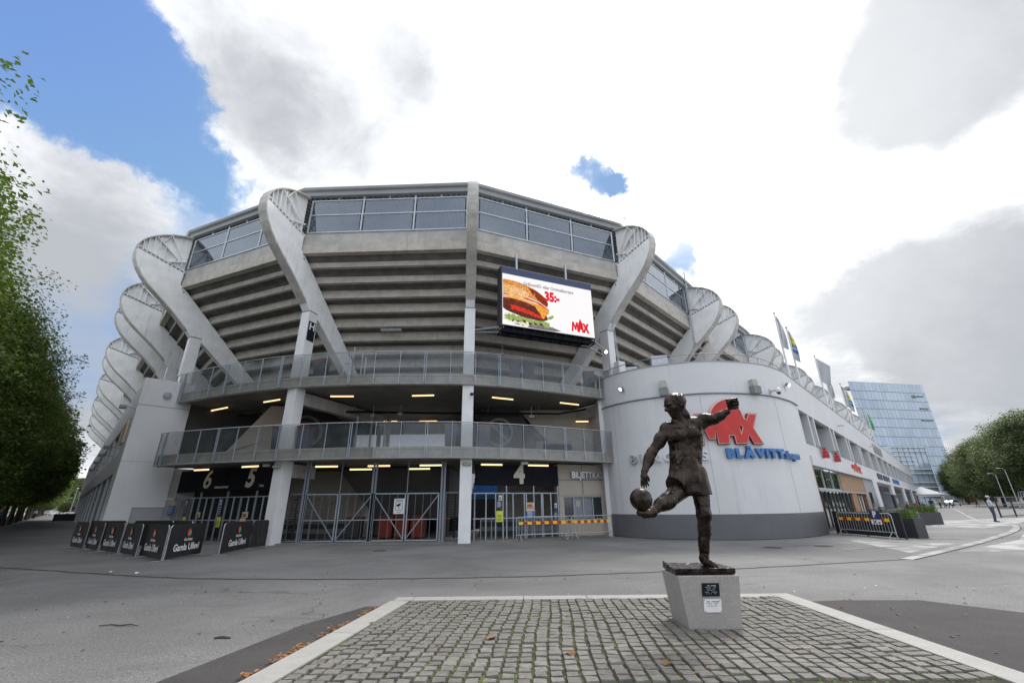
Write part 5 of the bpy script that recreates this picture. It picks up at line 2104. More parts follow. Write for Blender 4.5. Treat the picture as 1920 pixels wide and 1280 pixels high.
def fbox(mb, t0, t1, z0, z1, o0, o1):
    mb.add([fx(t0, o0, z0), fx(t1, o0, z0), fx(t1, o0, z1), fx(t0, o0, z1), fx(t0, o1, z0), fx(t1, o1, z0), fx(t1, o1, z1), fx(t0, o1, z1)],
           [(0, 3, 2, 1), (4, 5, 6, 7), (0, 1, 5, 4), (1, 2, 6, 5), (2, 3, 7, 6), (3, 0, 4, 7)])
    return mb


LEN = 112
fbox(MB(), 0.002, LEN, 6.56, 8.42, -.25, 0).build('upper_fascia', 'wall_paint', AX)
fbox(MB(), 0.002, LEN, 8.42, 8.47, -.28, .03).build('coping', 'fascia_grey', AX)
fbox(MB(), 0.002, LEN, 3.98, 4.62, -.25, 0).build('lower_fascia', 'wall_paint', AX)
fbox(MB(), 0.002, 26, 3.44, 3.95, -.25, .09).build('canopy_band', 'wall_paint', AX)
fbox(MB(), 26, LEN, 3.44, 3.98, -.25, 0).build('canopy_band', 'wall_paint', AX)
fbox(MB(), 0.002, LEN, 3.94, 3.985, -.2, -.02).build('fascia_joint', 'seam_dark', AX)
fbox(MB(), .05, LEN, 4.62, 4.66, -1.2, .02).build('window_ledge', 'fascia_grey', AX)
# window openings: a slanted fin at each side, glass set back
t = .05
first = True
while t < LEN - 6:
    wd = 2.4 if first else 5.2
    fbox(MB(), t + .0, t + wd, 4.66, 6.56, -1.30, -1.22).build('window_back', 'dark_wall', AX)
    mb = MB()
    for q in range(3):
        a = t + wd * q / 3
        fbox(mb, a + .06, a + wd / 3 - .06, 4.76, 6.45, -1.215, -1.20)
    mb.build('window_pane', 'dark_glass', AX)
    mb = MB()
    for q in range(4):
        a = t + wd * q / 3
        fbox(mb, a - .03, a + .03, 4.66, 6.56, -1.22, -1.16)
    mb.build('window_frame', 'grey_metal', AX)
    for a in (t + wd, t + wd + 1.55):
        fbox(MB(), a, a + .32, 4.66, 6.56, -1.3, -.02).build('window_pier', 'wall_paint', AX)
    fbox(MB(), t + wd + .32, t + wd + 1.55, 4.66, 6.56, -1.1, -1.0).build('pier_infill', 'fascia_grey', AX)
    t += wd + 1.87
    first = False
mb = MB()
for k in range(40):
    mb.tube([fx(.2 + k * 2.8, -.1, 4.66), fx(.2 + k * 2.8, -.1, 4.80)], .015, 5)
mb.tube([fx(.1, -.1, 4.80), fx(LEN, -.1, 4.80)], .018, 5)
mb.build('ledge_rail', 'grey_metal', AX)
# shop front at street level
fbox(MB(), .03, .16, 0.02, 3.44, -.3, -.02).build('edge_strip', 'fascia_grey', AX)
fbox(MB(), .17, .95, 0.02, 3.44, -.35, -.12).build('wood_post', 'wood', AX)
for a, b, zz0, zz1, cols in ((1.0, 9.6, 2.28, 3.42, 3), (1.0, 9.6, .12, 2.12, 7), (9.8, 12.6, .12, 2.12, 2)):
    for k in range(cols):
        x0, x1 = a + (b - a) * k / cols, a + (b - a) * (k + 1) / cols
        fbox(MB(), x0 + .06, x1 - .06, zz0 + .05, zz1 - .05, -.30, -.285).build('shop_window', 'shop_glass', AX)
    mb = MB()
    for k in range(cols + 1):
        x0 = a + (b - a) * k / cols
        fbox(mb, x0 - .05, x0 + .05, zz0, zz1, -.33, -.24)
    fbox(mb, a, b, zz0 - .05, zz0 + .04, -.33, -.24)
    mb.build('shop_frame', 'pale_concrete' if zz0 > 2 else 'led_frame', AX)
fbox(MB(), 1.0, 21.5, 2.12, 2.23, -.36, -.10).build('door_head', 'fascia_grey', AX)
nbd = 30
for k in range(nbd):
    x0 = 9.8 + 11.7 * k / nbd
    fbox(MB(), x0 + .012, x0 + 11.7 / nbd - .012, 2.235, 3.43, -.30, -.22 + .012 * (k % 2)).build('wood_board', 'pale_wood', AX)
fbox(MB(), 13.0, 15.6, .02, 2.12, -.35, -.18).build('wood_post', 'wood', AX)
fbox(MB(), 16.0, 20.8, .02, 2.12, -.5, -.4).build('dark_doors', 'dark_glass', AX)
fbox(MB(), 20.9, 21.5, .02, 2.12, -.35, -.18).build('wood_post', 'wood', AX)
for a in (17.6, 19.2):
    fbox(MB(), a, a + .5, .02, 2.0, -.39, -.34).build('door_leaf', 'beige_wall', AX)
fbox(MB(), 1.0, 22, .02, 3.4, -5.2, -5.0).build('shop_rear_wall', 'dark_wall', AX)
fbox(MB(), 1.0, 22, .0, .06, -5.0, -.3).build('shop_floor', 'floor_concrete', AX)
for a, w_, m_ in ((2.5, 1.3, 'beige_wall'), (5.2, .9, 'pale_wood'), (7.4, 1.2, 'pale_concrete'), (11.0, .8, 'beige_wall')):
    fbox(MB(), a, a + w_, .05, 1.15, -2.8, -2.1).build('shop_counter', m_, AX)
fbox(MB(), 21.6, 27.2, .02, 3.44, -.30, -.18).build('grey_cladding', 'fascia_grey', AX)
fbox(MB(), 23.4, 25.0, .02, 2.3, -.18, -.12).build('dark_door', 'dark_glass', AX)
piers = [(27.2, 30.6), (46, 50), (66, 70), (88, 92), (108, 112)]
for a, b in piers:
    fbox(MB(), a, b, 1.0, 3.44, -.25, 0).build('street_pier', 'wall_paint', AX)
    fbox(MB(), a, b, .02, 1.0, -.25, .02).build('pier_plinth', 'plinth_paint', AX)
for (a0, a), (b, b0) in zip(piers[:-1], piers[1:]):
    m_ = 'pale_concrete' if a < 40 else 'dark_glass'
    fbox(MB(), a, b, .02, 3.3, -1.6, -1.5).build('bay_rear', m_, AX)
    mb = MB()
    for k in range(5):
        x = a + (b - a) * k / 4
        fbox(mb, x - .12, x + .12, .02, 3.44, -1.45, -1.2)
    fbox(mb, a, b, 2.5, 2.65, -1.45, -1.2)
    mb.build('bay_frame', 'galvanised', AX)
    fbox(MB(), a, b, 3.30, 3.44, -.25, .25).build('bay_lintel', 'wall_paint', AX)
fbox(MB(), 111.8, 112, 0, 7.6, -9, -.26).build('end_wall', 'wall_paint', AX)
# inner walls that close the gallery bay against the annex
mb = MB()
mb.box(4.98, 24.6, 0, 5.22, 30, 7.25)
mb.build('inner_side_wall', 'wall_paint', AX)

# things fixed to the annex
for t, z, w_, h_, d_, m1, lb in ((.457, 7.15, .30, .40, .28, 'box_cream', 'cream junction box on the curved wall behind the statue head'), (.715, 7.12, .32, .36, .26, 'box_cream', 'cream junction box on the curved wall above the red sign')):
    p, d, n = cwall(t)
    bt = thing('junction_box', lb, 'box', (p.x, p.y, z), math.atan2(d.y, d.x))
    mb = MB(); mb.box(-w_ / 2, -d_, 0.02, w_ / 2, -.005, h_); mb.build('upper_box', m1, bt, bevel=.015)
    mb = MB(); mb.box(-w_ / 2 - .06, -d_ - .08, -.40, w_ / 2 + .06, -.005, -.0); mb.build('lower_box', 'box_grey', bt, bevel=.015)


def flood(loc, ang, lb, lit=True):
    t = thing('wall_lamp', lb, 'lamp', loc, ang)
    mb = MB(); mb.tube([(0, 0, -.05), (0, -.10, 0), (0, -.16, .05)], .02, 6); mb.tube([(0, -.005, -.35), (0, -.005, 0)], .012, 5); mb.build('arm', 'grey_metal', t)
    mb = MB(); mb.tube([(0, -.10, .05), (-.02, -.14, .02), (-.05, -.26, -.06)], [.06, .10, .12], 12); mb.build('housing', 'box_grey', t)
    if lit:
        mb = MB(); mb.tube([(-.052, -.265, -.063), (-.055, -.275, -.07)], [.10, .09], 12); mb.build('bulb', 'lamp_bulb', t)


p, d, n = cwall(.335)
flood((p.x, p.y, 7.5), math.atan2(d.y, d.x), 'lit round lamp on the curved wall next to the galleries')
p, d, n = cwall(.895)
flood((p.x, p.y, 7.62), math.atan2(d.y, d.x), 'lit round lamp where the curved wall meets the long straight wall')
flood((5.45, 24.0, 10.0), R(30), 'small lit lamp under the right end of the video screen')


def camera_thing(loc, ang, lb):
    t = thing('security_camera', lb, 'camera', loc, ang)
    mb = MB(); mb.beam((0, 0, 0), (0, -.42, 0), .06, .06); mb.box(-.09, -.03, -.12, .09, 0, .12); mb.build('bracket', 'box_cream', t)
    mb = MB(); mb.tube([(0, -.45, .12), (0, -.45, .02), (0, -.45, -.10), (0, -.45, -.18)], [.07, .13, .13, .05], 12); mb.build('dome', 'white_print', t, smooth=True)
    mb = MB(); mb.tube([(0, -.45, -.10), (0, -.45, -.2), (0, -.45, -.24)], [.11, .09, .03], 12); mb.build('lens', 'dark_glass', t, smooth=True)


p, d, n = cwall(.785)
camera_thing((p.x, p.y, 6.98), math.atan2(d.y, d.x), 'white dome security camera on a bracket right of the cream junction box')
for t_, lb in ((14, 'small grey camera high on the long white wall, nearer one'), (34, 'small grey camera high on the long white wall, farther one')):
    q = fx(t_, 0, 7.2)
    tt = thing('security_camera', lb, 'camera', q, math.atan2(u_.y, u_.x))
    mb = MB(); mb.beam((0, 0, 0), (0, -.35, 0), .05, .05); mb.build('bracket', 'box_grey', tt)
    mb = MB(); mb.beam((-.2, -.38, -.06), (.18, -.38, .02), .1, .1); mb.build('body', 'box_cream', tt)
# roof units
for x, y, w_, h_, lb in ((7.35, 25.6, .85, 1.65, 'pale grey vent box on the annex roof, the left and smaller one'), (9.0, 25.0, .95, 2.15, 'taller pale grey vent box on the annex roof, right one')):
    t = thing('vent_box', lb, 'vent', (x, y, 7.8), R(-12))
    mb = MB(); mb.box(-w_ / 2, -w_ / 2, 0, w_ / 2, w_ / 2, h_); mb.build('casing', 'galvanised', t, bevel=.02)
    mb = MB()
    for k in range(6):
        mb.box(-w_ / 2 - .02, -w_ / 2 - .02, .25 + k * .2, w_ / 2 + .02, w_ / 2 + .02, .265 + k * .2)
    mb.build('joint', 'galvanised', t)
F3, o3, _a = RIBS[I0 + 3]
c = F3 - Vector((-o3.y, o3.x, 0)) * .0 + o3 * .02
t = thing('cabinet', 'white electrical cabinet on the column beside the annex roof', 'cabinet', (c.x + .25, c.y - .35, 8.5), R(30))
mb = MB(); mb.box(-.26, -.2, 0, .26, .2, .95); mb.build('body', 'wall_paint', t, bevel=.02)
mb = MB(); mb.box(-.22, -.21, .06, .22, -.2, .9); mb.build('door', 'wall_paint', t)
mb = MB(); mb.tube([(0, .1, .95), (-.1, .2, 4.2)], .03, 6); mb.tube([(.1, .1, .95), (.02, .2, 4.2)], .02, 6); mb.build('conduit', 'galvanised', t)
F4, o4, _a = RIBS[I0 + 4]
n4 = Vector((-o4.y, o4.x, 0))
if n4.x > 0:
    n4 = -n4
# downpipe in front of the first rib on the straight
t = thing('downpipe', 'thin pale rainwater pipe standing in front of the rib above the annex', 'pipe', (F4.x, F4.y, 8), world_children=True)
mb = MB()
b = F4 + n4 * .40
mb.tube([(b.x + o4.x * .12, b.y + o4.y * .12, 7.8), (b.x + o4.x * .10, b.y + o4.y * .1, 11.2), (b.x + o4.x * 1.4, b.y + o4.y * 1.4, 13.2), (b.x + o4.x * 1.5, b.y + o4.y * 1.5, 19.6)], .055, 8)
mb.build('pipe', 'galvanised', t)
mb = MB()
for z in (9, 11, 13.2, 16):
    mb.tube([(b.x + o4.x * (1.45 if z > 12 else .1), b.y + o4.y * (1.45 if z > 12 else .1), z), (b.x + o4.x * (1.45 if z > 12 else .1), b.y + o4.y * (1.45 if z > 12 else .1), z + .08)], .075, 8)
mb.build('clamp', 'grey_metal', t)


# red and blue shop signs
def on_wall(t0, width):
    """maps sign coordinates (x along, y up, d out) to the curved wall"""
    def f(x, y, d, z0=0):
        p, dd, nn = cwall(t0 + x / WL)
        q = p + nn * (.02 + d)
        return (q.x, q.y, z0 + y)
    return f


S = thing('shop_sign', 'large red burger restaurant sign with an arch over its middle letter on the curved wall', 'sign', (cwall(.6)[0].x, cwall(.6)[0].y, 4.35), world_children=True)
fw = on_wall(.520, 3)
W_, H_ = 3.2, 1.92
ZL = 4.26


def fine_logo(d0, d1, g, name, m_):
    mb = MB()
    max_logo(mb, lambda x, y, d: fw(x, y, d, ZL), W_, H_, d0, d1, g)
    mb.build(name, m_, S)


fine_logo(0.0, .14, .065, 'backing', 'dark_red')
fine_logo(.14, .15, .040, 'outline', 'pink_line')
fine_logo(.15, .165, .008, 'face', 'red_sign')
mb = MB()
pts = []
for k in range(9):
    a = k / 8
    xx = .24 + .26 * a
    pts.append((W_ * xx, H_ * (.56 + 1.42 * math.sqrt(max(0, .38 ** 2 - (.62 - xx) ** 2)))))
R_ = [(W_ * 1.0 - x, y) for x, y in reversed(pts[:-1])]
full = pts + R_
inn = [(W_ * .5 + (x - W_ * .5) * .62, y - .28 - .10 * (1 - abs(x - W_ * .5) / W_)) for x, y in full]
n = len(full)
for k in range(n - 1):
    a, b, c_, d_ = full[k], full[k + 1], inn[k + 1], inn[k]
    mb.add([fw(a[0], a[1], .167, ZL), fw(b[0], b[1], .167, ZL), fw(c_[0], c_[1], .167, ZL), fw(d_[0], d_[1], .167, ZL),
            fw(a[0], a[1], .0, ZL), fw(b[0], b[1], .0, ZL), fw(c_[0], c_[1], .0, ZL), fw(d_[0], d_[1], .0, ZL)],
           [(0, 1, 2, 3), (7, 6, 5, 4), (0, 4, 5, 1), (1, 5, 6, 2), (2, 6, 7, 3), (3, 7, 4, 0)])
mb.build('arch', 'red_sign', S)
mb = MB()
for d0 in (0,):
    for k in range(n - 1):
        a, b = full[k], full[k + 1]
        mb.beam(fw(a[0], a[1] + .05, .17, ZL), fw(b[0], b[1] + .05, .17, ZL), .05, .04)
        mb.beam(fw(a[0], a[1] + .10, .10, ZL), fw(b[0], b[1] + .10, .10, ZL), .16, .05)
mb.build('arch_rim', 'pink_line', S)


def curved_word(root, word, t0, z, size, m_, bold, sx, gap, extr=.07):
    x = 0
    for ch in word:
        if ch == ' ':
            x += size * .4
            continue
        me = text_mesh(ch, size, extr, bold, 'LEFT', sx=sx)
        xs = [v.co.x for v in me.vertices]
        x0_, x1_ = min(xs), max(xs)
        w0 = x1_ - x0_
        p, d, n = cwall(t0 + (x + w0 / 2) / WL)
        me.transform(Matrix.Translation((-(x0_ + x1_) / 2, 0, 0)))
        q = p + n * (.03 + extr)
        me.transform(frame_m((q.x, q.y, z), d))
        me.materials.clear()
        me.materials.append(MATS[m_])
        link('letter', me, root)
        x += w0 + gap
    return x


BS = thing('shop_sign', 'blue raised lettering of the fan shop on the curved wall right of the statue', 'sign', (cwall(.7)[0].x, cwall(.7)[0].y, 3.5), world_children=True)
xw = curved_word(BS, 'BL\u00c5VITT', .592, 3.76, .56, 'blue_letter', .040, 1.12, .06)
curved_word(BS, 'shopen', .592 + (xw + .05) / WL, 3.74, .52, 'blue_letter', .014, .80, .045)
GS = thing('shop_sign', 'pale grey raised lettering on the curved wall, mostly behind the statue', 'sign', (cwall(.4)[0].x, cwall(.4)[0].y, 4.1), world_children=True)
curved_word(GS, 'BURGERS', .335, 3.68, .58, 'grey_letter', .012, 1.3, .14)
for t_, lb in ((3.6, 'red and cream blade sign on the long wall, nearer one'), (7.6, 'red and cream blade sign on the long wall, farther one')):
    q = fx(t_, 0, 4.25)
    tt = thing('blade_sign', lb, 'sign', fx(t_, 0, 4.05), world_children=True)
    fbox(MB(), t_ - .05, t_ + .05, 4.02, 4.75, .03, .42).build('panel', 'fascia_grey', tt)
    mb = MB()
    for k in range(3):
        fbox(mb, t_ - .058, t_ + .058, 4.06 + k * .2, 4.24 + k * .2, .06 + .04 * k, .40 - .05 * k)
    mb.build('print', 'red_sign', tt)
RS = thing('shop_sign', 'small flat red restaurant sign on the long white wall', 'sign', fx(15, .05, 4.1), world_children=True)
mb = MB()
max_logo(mb, lambda x, y, d: fx(15.2 + x, d, 3.72 + y), 5.0, .82, .02, .10, .0)
mb.build('letters', 'red_sign', RS)
for a, wd, lb, col_ in ((33, 13, 'row of dark lettering above the first street bay of the long wall', 'grey_bin'), (51.5, 10, 'row of dark lettering above the second street bay of the long wall', 'blue_letter')):
    tt = thing('shop_sign', lb, 'sign', fx(a, .05, 3.9), world_children=True)
    mb = MB()
    k = 0
    x = a
    while x < a + wd:
        w_ = .5 + .25 * ((k * 7) % 3)
        if k % 6 != 5:
            fbox(mb, x, x + w_, 3.75, 4.35, .01, .09)
        x += w_ + .3
        k += 1
    mb.build('letters', col_, tt)
tt = thing('wall_poster', 'grey framed poster high on the far part of the long wall', 'poster', fx(42, .03, 7), world_children=True)
fbox(MB(), 38, 47, 6.9, 7.9, .01, .08).build('frame', 'fascia_grey', tt)
fbox(MB(), 38.3, 46.7, 7.0, 7.8, .08, .10).build('print', 'box_grey', tt)

# flagpoles along the long wall
rs = random.Random(9)
for k, (t_, zt, fl, lb) in enumerate(((1.0, 12.9, 'white', 'first flagpole on the curved wall end with a furled pale flag'), (3.9, 12.75, 'multi', 'second flagpole with a furled yellow, green and blue flag'),
                              (13.2, 12.9, 'wave', 'third flagpole with a white flag blown open'), (16.0, 12.3, 'white', 'fourth flagpole with a small pale flag just behind the open one'),
                              (25.5, 12.8, 'white', 'fifth flagpole with a narrow furled pale flag'), (28.4, 12.8, 'multi', 'sixth flagpole with a furled yellow and green flag'),
                              (40, 12.8, 'white', 'seventh flagpole before the glass tower, pale flag'), (46, 12.8, 'green', 'eighth flagpole before the glass tower, green flag'))):
    q = Vector(fx(t_, -.15, 0))
    ft = thing('flagpole', lb, 'flagpole', (q.x, q.y, 7.8), group='flagpoles along the long wall')
    mb = MB(); mb.tube([(0, 0, 0), (0, 0, (zt - 7.8) * .5), (0, 0, zt - 7.8)], [.07, .055, .035], 8); mb.build('pole', 'column_paint', ft)
    mb = MB(); mb.tube([(0, 0, zt - 7.8), (0, 0, zt - 7.72), (0, 0, zt - 7.66)], [.03, .06, .02], 8); mb.build('finial', 'grey_metal', ft)
    hgt = 2.2 if fl != 'wave' else 2.1
    wdt = .30 if fl != 'wave' else .8
    NU, NV = 8, 16
    vs = []
    for j in range(NV + 1):
        v = j / NV
        for i in range(NU + 1):
            uu = i / NU
            ww = wdt * (.35 + .65 * math.sin(min(1, v * 1.1) * PI * .62)) if fl != 'wave' else wdt * (1 - .35 * v)
            y = .04 + uu * ww
            x = .10 * math.sin(uu * 7 + v * 4) * (1 if fl == 'wave' else .8)
            z = zt - 7.9 - v * hgt - (uu * .9 * (1 - v * .5) if fl == 'wave' else uu * .25)
            vs.append((x * u_.x + y * n_.x, x * u_.y + y * n_.y, z))
    mb = MB()
    for j in range(NV):
        mb.cur = (0 if fl in ('white', 'wave') else (1 if fl == 'green' else (0, 0, 0, 2, 1, 2, 2, 1, 3, 0, 3, 3, 0, 0, 0, 0)[j]))
        b0 = len(mb.v)
        mb.v += []
        mb.add([vs[j * (NU + 1) + i] for i in range(NU + 1)] + [vs[(j + 1) * (NU + 1) + i] for i in range(NU + 1)],
               [(i, i + 1, NU + 2 + i, NU + 1 + i) for i in range(NU)])
    mb.build('flag', ['tent_cloth', 'logo_green', 'yellow_tape', 'blue_letter'], ft, smooth=True)

# ------------------------------------------------------------------ left building
LB = thing('left_building', 'white two storey building at the left of the stadium, end wall towards the viewer', 'building', (-20.5, 23, 0), world_children=True)
ul = Vector((-.703, .711, 0)).normalized()
nl = Vector((-ul.y, ul.x, 0))      # towards the avenue
if nl.x > 0:
    nl = -nl
Q0 = Vector((-20.55, 23.0, 0))
ue = Vector((.69, .7238, 0)).normalized()   # along the end wall, to the right and back


def lx(t, out, z):
    p = Q0 + ul * t + nl * out
    return (p.x, p.y, z)


def lbox(mb, t0, t1, z0, z1, o0, o1):
    mb.add([lx(t0, o0, z0), lx(t1, o0, z0), lx(t1, o0, z1), lx(t0, o0, z1), lx(t0, o1, z0), lx(t1, o1, z0), lx(t1, o1, z1), lx(t0, o1, z1)],
           [(0, 3, 2, 1), (4, 5, 6, 7), (0, 1, 5, 4), (1, 2, 6, 5), (2, 3, 7, 6), (3, 0, 4, 7)])
    return mb


def ex(t, out, z):
    ne = Vector((ue.y, -ue.x, 0))
    p = Q0 + ue * t + ne * out
    return (p.x, p.y, z)


def ebox(mb, t0, t1, z0, z1, o0, o1):
    mb.add([ex(t0, o0, z0), ex(t1, o0, z0), ex(t1, o0, z1), ex(t0, o0, z1), ex(t0, o1, z0), ex(t1, o1, z0), ex(t1, o1, z1), ex(t0, o1, z1)],
           [(0, 3, 2, 1), (4, 5, 6, 7), (0, 1, 5, 4), (1, 2, 6, 5), (2, 3, 7, 6), (3, 0, 4, 7)])
    return mb


ebox(MB(), 0, 2.35, 3.98, 6.95, -.3, 0).build('end_wall', 'wall_paint', LB)
ebox(MB(), 0, 2.35, 0, 3.96, -.3, 0).build('end_wall', 'wall_paint', LB)
ebox(MB(), 0, 2.35, 7.0, 8.5, -.3, 0).build('end_wall', 'wall_paint', LB)
ebox(MB(), .01, 2.35, 3.9, 7.1, -.28, -.015).build('wall_joint', 'fascia_grey', LB)
ebox(MB(), 3.62, 9.5, 0, 7.2, -.6, -.4).build('dark_opening_stand_in', 'dark_wall', LB)  # coloured dark to stand for the unlit opening beside the gallery
ebox(MB(), 2.36, 3.6, 0, 2.1, -.35, -.15).build('side_panel', 'pale_concrete', LB)
ebox(MB(), 2.36, 3.6, 2.12, 3.70, -.35, -.15).build('side_panel', 'pale_concrete', LB)
ebox(MB(), 2.36, 3.6, 4.25, 7.25, -.35, -.3).build('side_panel', 'dark_wall', LB)
dr = ebox(MB(), 1.05, 2.3, 0.05, 1.62, 0.003, .04).build('service_door', 'fascia_grey', LB)
mb = MB()
ebox(mb, 1.0, 1.05, 0.05, 1.68, 0.003, .06)
ebox(mb, 2.3, 2.35, 0.05, 1.68, 0.003, .06)
ebox(mb, 1.05, 2.3, 1.62, 1.68, 0.003, .06)
mb.build('door_frame', 'grey_metal', dr)
# long facade: bands and window strips
lbox(MB(), 0.31, 78, 6.6, 8.5, -.3, 0).build('upper_fascia', 'wall_paint', LB)
lbox(MB(), 0.31, 78, 3.5, 4.7, -.3, 0).build('lower_fascia', 'wall_paint', LB)
lbox(MB(), 0.31, 3.2, 0, 3.5, -.3, 0).build('corner_pier', 'wall_paint', LB)
lbox(MB(), 0.31, 2.2, 4.7, 6.6, -.3, 0).build('corner_pier', 'wall_paint', LB)
lbox(MB(), 1, 78, 4.7, 6.6, -.24, -.16).build('window_back', 'dark_glass', LB)
lbox(MB(), 2, 78, 0, 3.5, -.20, -.12).build('street_glazing', 'dark_glass', LB)
t = 2.2
k = 0
while t < 76:
    lbox(MB(), t + 5.2, t + 6.6, 4.7, 6.6, -.3, -.02).build('window_pier', 'wall_paint', LB)
    lbox(MB(), t + 4.9, t + 5.7, 0, 3.5, -.3, -.02).build('street_pier', 'wall_paint', LB)
    mb = MB()
    for q in range(6):
        lbox(mb, t + q * .9, t + q * .9 + .06, 0, 3.5, -.12, -.10)
    lbox(mb, t, t + 4.6, 2.1, 2.2, -.12, -.10)
    mb.build('glazing_bars', 'grey_metal', LB)
    t += 6.6
mb = MB()
poly = [lx(.3, -.3, 0)[:2], lx(78, -.3, 0)[:2], lx(78, -10, 0)[:2], lx(.3, -10, 0)[:2]]
mb.prism(poly, lambda a, b: (a, b, 7.6), lambda a, b: (a, b, 7.8))
mb.build('flat_roof', 'fascia_grey', LB)
tt = thing('billboard', 'cream slanting poster panel on the side of the left building', 'sign', lx(2.7, 0, 4.6), world_children=True)
lbox(MB(), 1.9, 3.9, 5.1, 6.4, .02, .12).build('panel', 'cream_poster', tt)
mb = MB()
for k in range(5):
    lbox(mb, 2.1 + k * .34, 2.22 + k * .34, 5.25, 6.25, .12, .13)
mb.build('print', 'pale_wood', tt)
tt = thing('wall_lamp', 'round grey mesh lamp on the end wall of the left building', 'lamp', ex(1.2, 0, 7.6), world_children=True)
mb = MB(); mb.tube([ex(1.15, .005, 7.62), ex(1.15, .06, 7.62), ex(1.15, .11, 7.62)], [.19, .19, .10], 16); mb.build('dome', 'fascia_grey', tt)
mb = MB(); mb.tube([ex(1.15, .06, 7.62 + .0), ex(1.15, .075, 7.62)], [.205, .205], 16); mb.build('rim', 'grey_metal', tt)
for k, (t_, z, lb) in enumerate(((.3, 6.75, 'grey floodlight at the corner of the left building, nearest'), (4.5, 5.0, 'grey floodlight on the left building facade, second'), (10, 5.0, 'grey floodlight on the left building facade, third'),
                                 (17, 5.0, 'grey floodlight on the left building facade, fourth'), (26, 5.0, 'grey floodlight on the left building facade, farthest'))):
    tt = thing('floodlight', lb, 'lamp', lx(t_, 0, z), world_children=True)
    mb = MB(); mb.beam(lx(t_, .0, z), lx(t_, .45, z + .1), .05, .05); mb.build('arm', 'grey_metal', tt)
    mb = MB(); lbox(mb, t_ - .2, t_ + .2, z - .04, z + .12, .4, .72); mb.build('head', 'box_grey', tt)

# ------------------------------------------------------------------ glass office tower
TW = thing('office_tower', 'tall blue glass office tower behind the far end of the annex', 'building', (146, 163, 0), world_children=True)
A_, B_ = Vector((129.5, 160, 0)), Vector((164.6, 167.2, 0))
ut = (B_ - A_).normalized()
nt = Vector((ut.y, -ut.x, 0))
HTW = 44.6


def tx(u, out, z):
    p = A_ + ut * u + nt * out
    return (p.x, p.y, z)


def tbox(mb, u0, u1, z0, z1, o0, o1):
    mb.add([tx(u0, o0, z0), tx(u1, o0, z0), tx(u1, o0, z1), tx(u0, o0, z1), tx(u0, o1, z0), tx(u1, o1, z0), tx(u1, o1, z1), tx(u0, o1, z1)],
           [(0, 3, 2, 1), (4, 5, 6, 7), (0, 1, 5, 4), (1, 2, 6, 5), (2, 3, 7, 6), (3, 0, 4, 7)])
    return mb


TWW = (B_ - A_).length
mb = MB()
_a, _b = Vector(tx(.1, -.1, 0)), Vector(tx(TWW - .1, -.1, 0))
_c, _d = _b * 1.14, _a * 1.14
_c = Vector((_c.x, _c.y, 0)); _d = Vector((_d.x + 1.5, _d.y - 1.0, 0))
mb.prism([(_a.x, _a.y), (_b.x, _b.y), (_c.x - 4, _c.y + 3), (_d.x, _d.y)], lambda a, b: (a, b, 0), lambda a, b: (a, b, HTW - .3))
mb.build('core', 'grey_metal', TW)
nf, ncl = 12, 20
fh = (HTW - 3.0) / nf
pane_me = None
for f in range(nf):
    z0 = 3.0 + f * fh
    for c in range(ncl):
        x0, x1 = TWW * c / ncl, TWW * (c + 1) / ncl
        if pane_me is None:
            mb = MB()
            w_ = x1 - x0
            mb.add([(.04, 0, .08), (w_ - .04, 0, .08), (w_ - .04, 0, fh - .18), (.04, 0, fh - .18), (.04, .1, .08), (w_ - .04, .1, .08), (w_ - .04, .1, fh - .18), (.04, .1, fh - .18)],
                   [(0, 1, 2, 3), (7, 6, 5, 4), (0, 4, 5, 1), (1, 5, 6, 2), (2, 6, 7, 3), (3, 7, 4, 0)])
            o = mb.build('glass_panel', 'tower_glass')
            pane_me = o.data
            bpy.data.objects.remove(o)
        p = tx(x0, 0, z0)
        o = link('glass_panel', pane_me, TW)
        o.location = (p[0], p[1], p[2])
        o.rotation_euler = (0, 0, math.atan2(ut.y, ut.x))
for f in range(nf + 1):
    z0 = 3.0 + f * fh
    tbox(MB(), 0, TWW, z0 - .16, z0 + .06, -.05, .06).build('floor_band', 'roof_metal' if f == nf else 'grey_metal', TW)
tbox(MB(), .1, TWW - .1, .0, 2.9, -.6, -.5).build('lobby_glass', 'dark_glass', TW)
mb = MB()
for k in range(9):
    tbox(mb, TWW * k / 8 - .3, TWW * k / 8 + .3, 0, 2.9, -.4, -.02)
mb.build('lobby_column', 'roof_metal', TW)
mb = MB()
tbox(mb, 21, 29, HTW - .2, HTW + 1.2, -12, -5)
tbox(mb, 10, 16, HTW - .2, HTW + .8, -12, -6)
mb.build('roof_plant', 'fascia_grey', TW)
# projecting lower block with white sun shades
tbox(MB(), -1, 13.2, 0, 19.0, .2, 9).build('projecting_block', 'tower_glass', TW)
for k in range(12):
    z = 2.6 + k * 1.45
    if k in (4,):
        continue
    short = k in (7, 8, 9)
    tbox(MB(), -2, (14.2 + .0 * z) if not short else 7, z, z + .13, 8.2, 10.0).build('sun_shade', 'white_steel', TW)
mb = MB()
for q in range(7):
    u = -1 + q * 2.35
    tbox(mb, u - .06, u + .06, 0, 19, 9.0, 9.1)
mb.build('mullion', 'grey_metal', TW)
mb = MB()
for (u0, u1, z) in ((29.5, 30.6, 39.2), (31, 34.3, 39.5), (30.5, 34.5, 34.6), (29.5, 34.5, 30.0)):
    tbox(mb, u0, u1, z, z + .55, .1, .3)
mb.build('tower_lettering', 'box_grey', TW)
lettering('tower_name', 'o', 2.2, tx(29.3, .3, 39.8), ut, 'box_grey', TW, .1, .05)
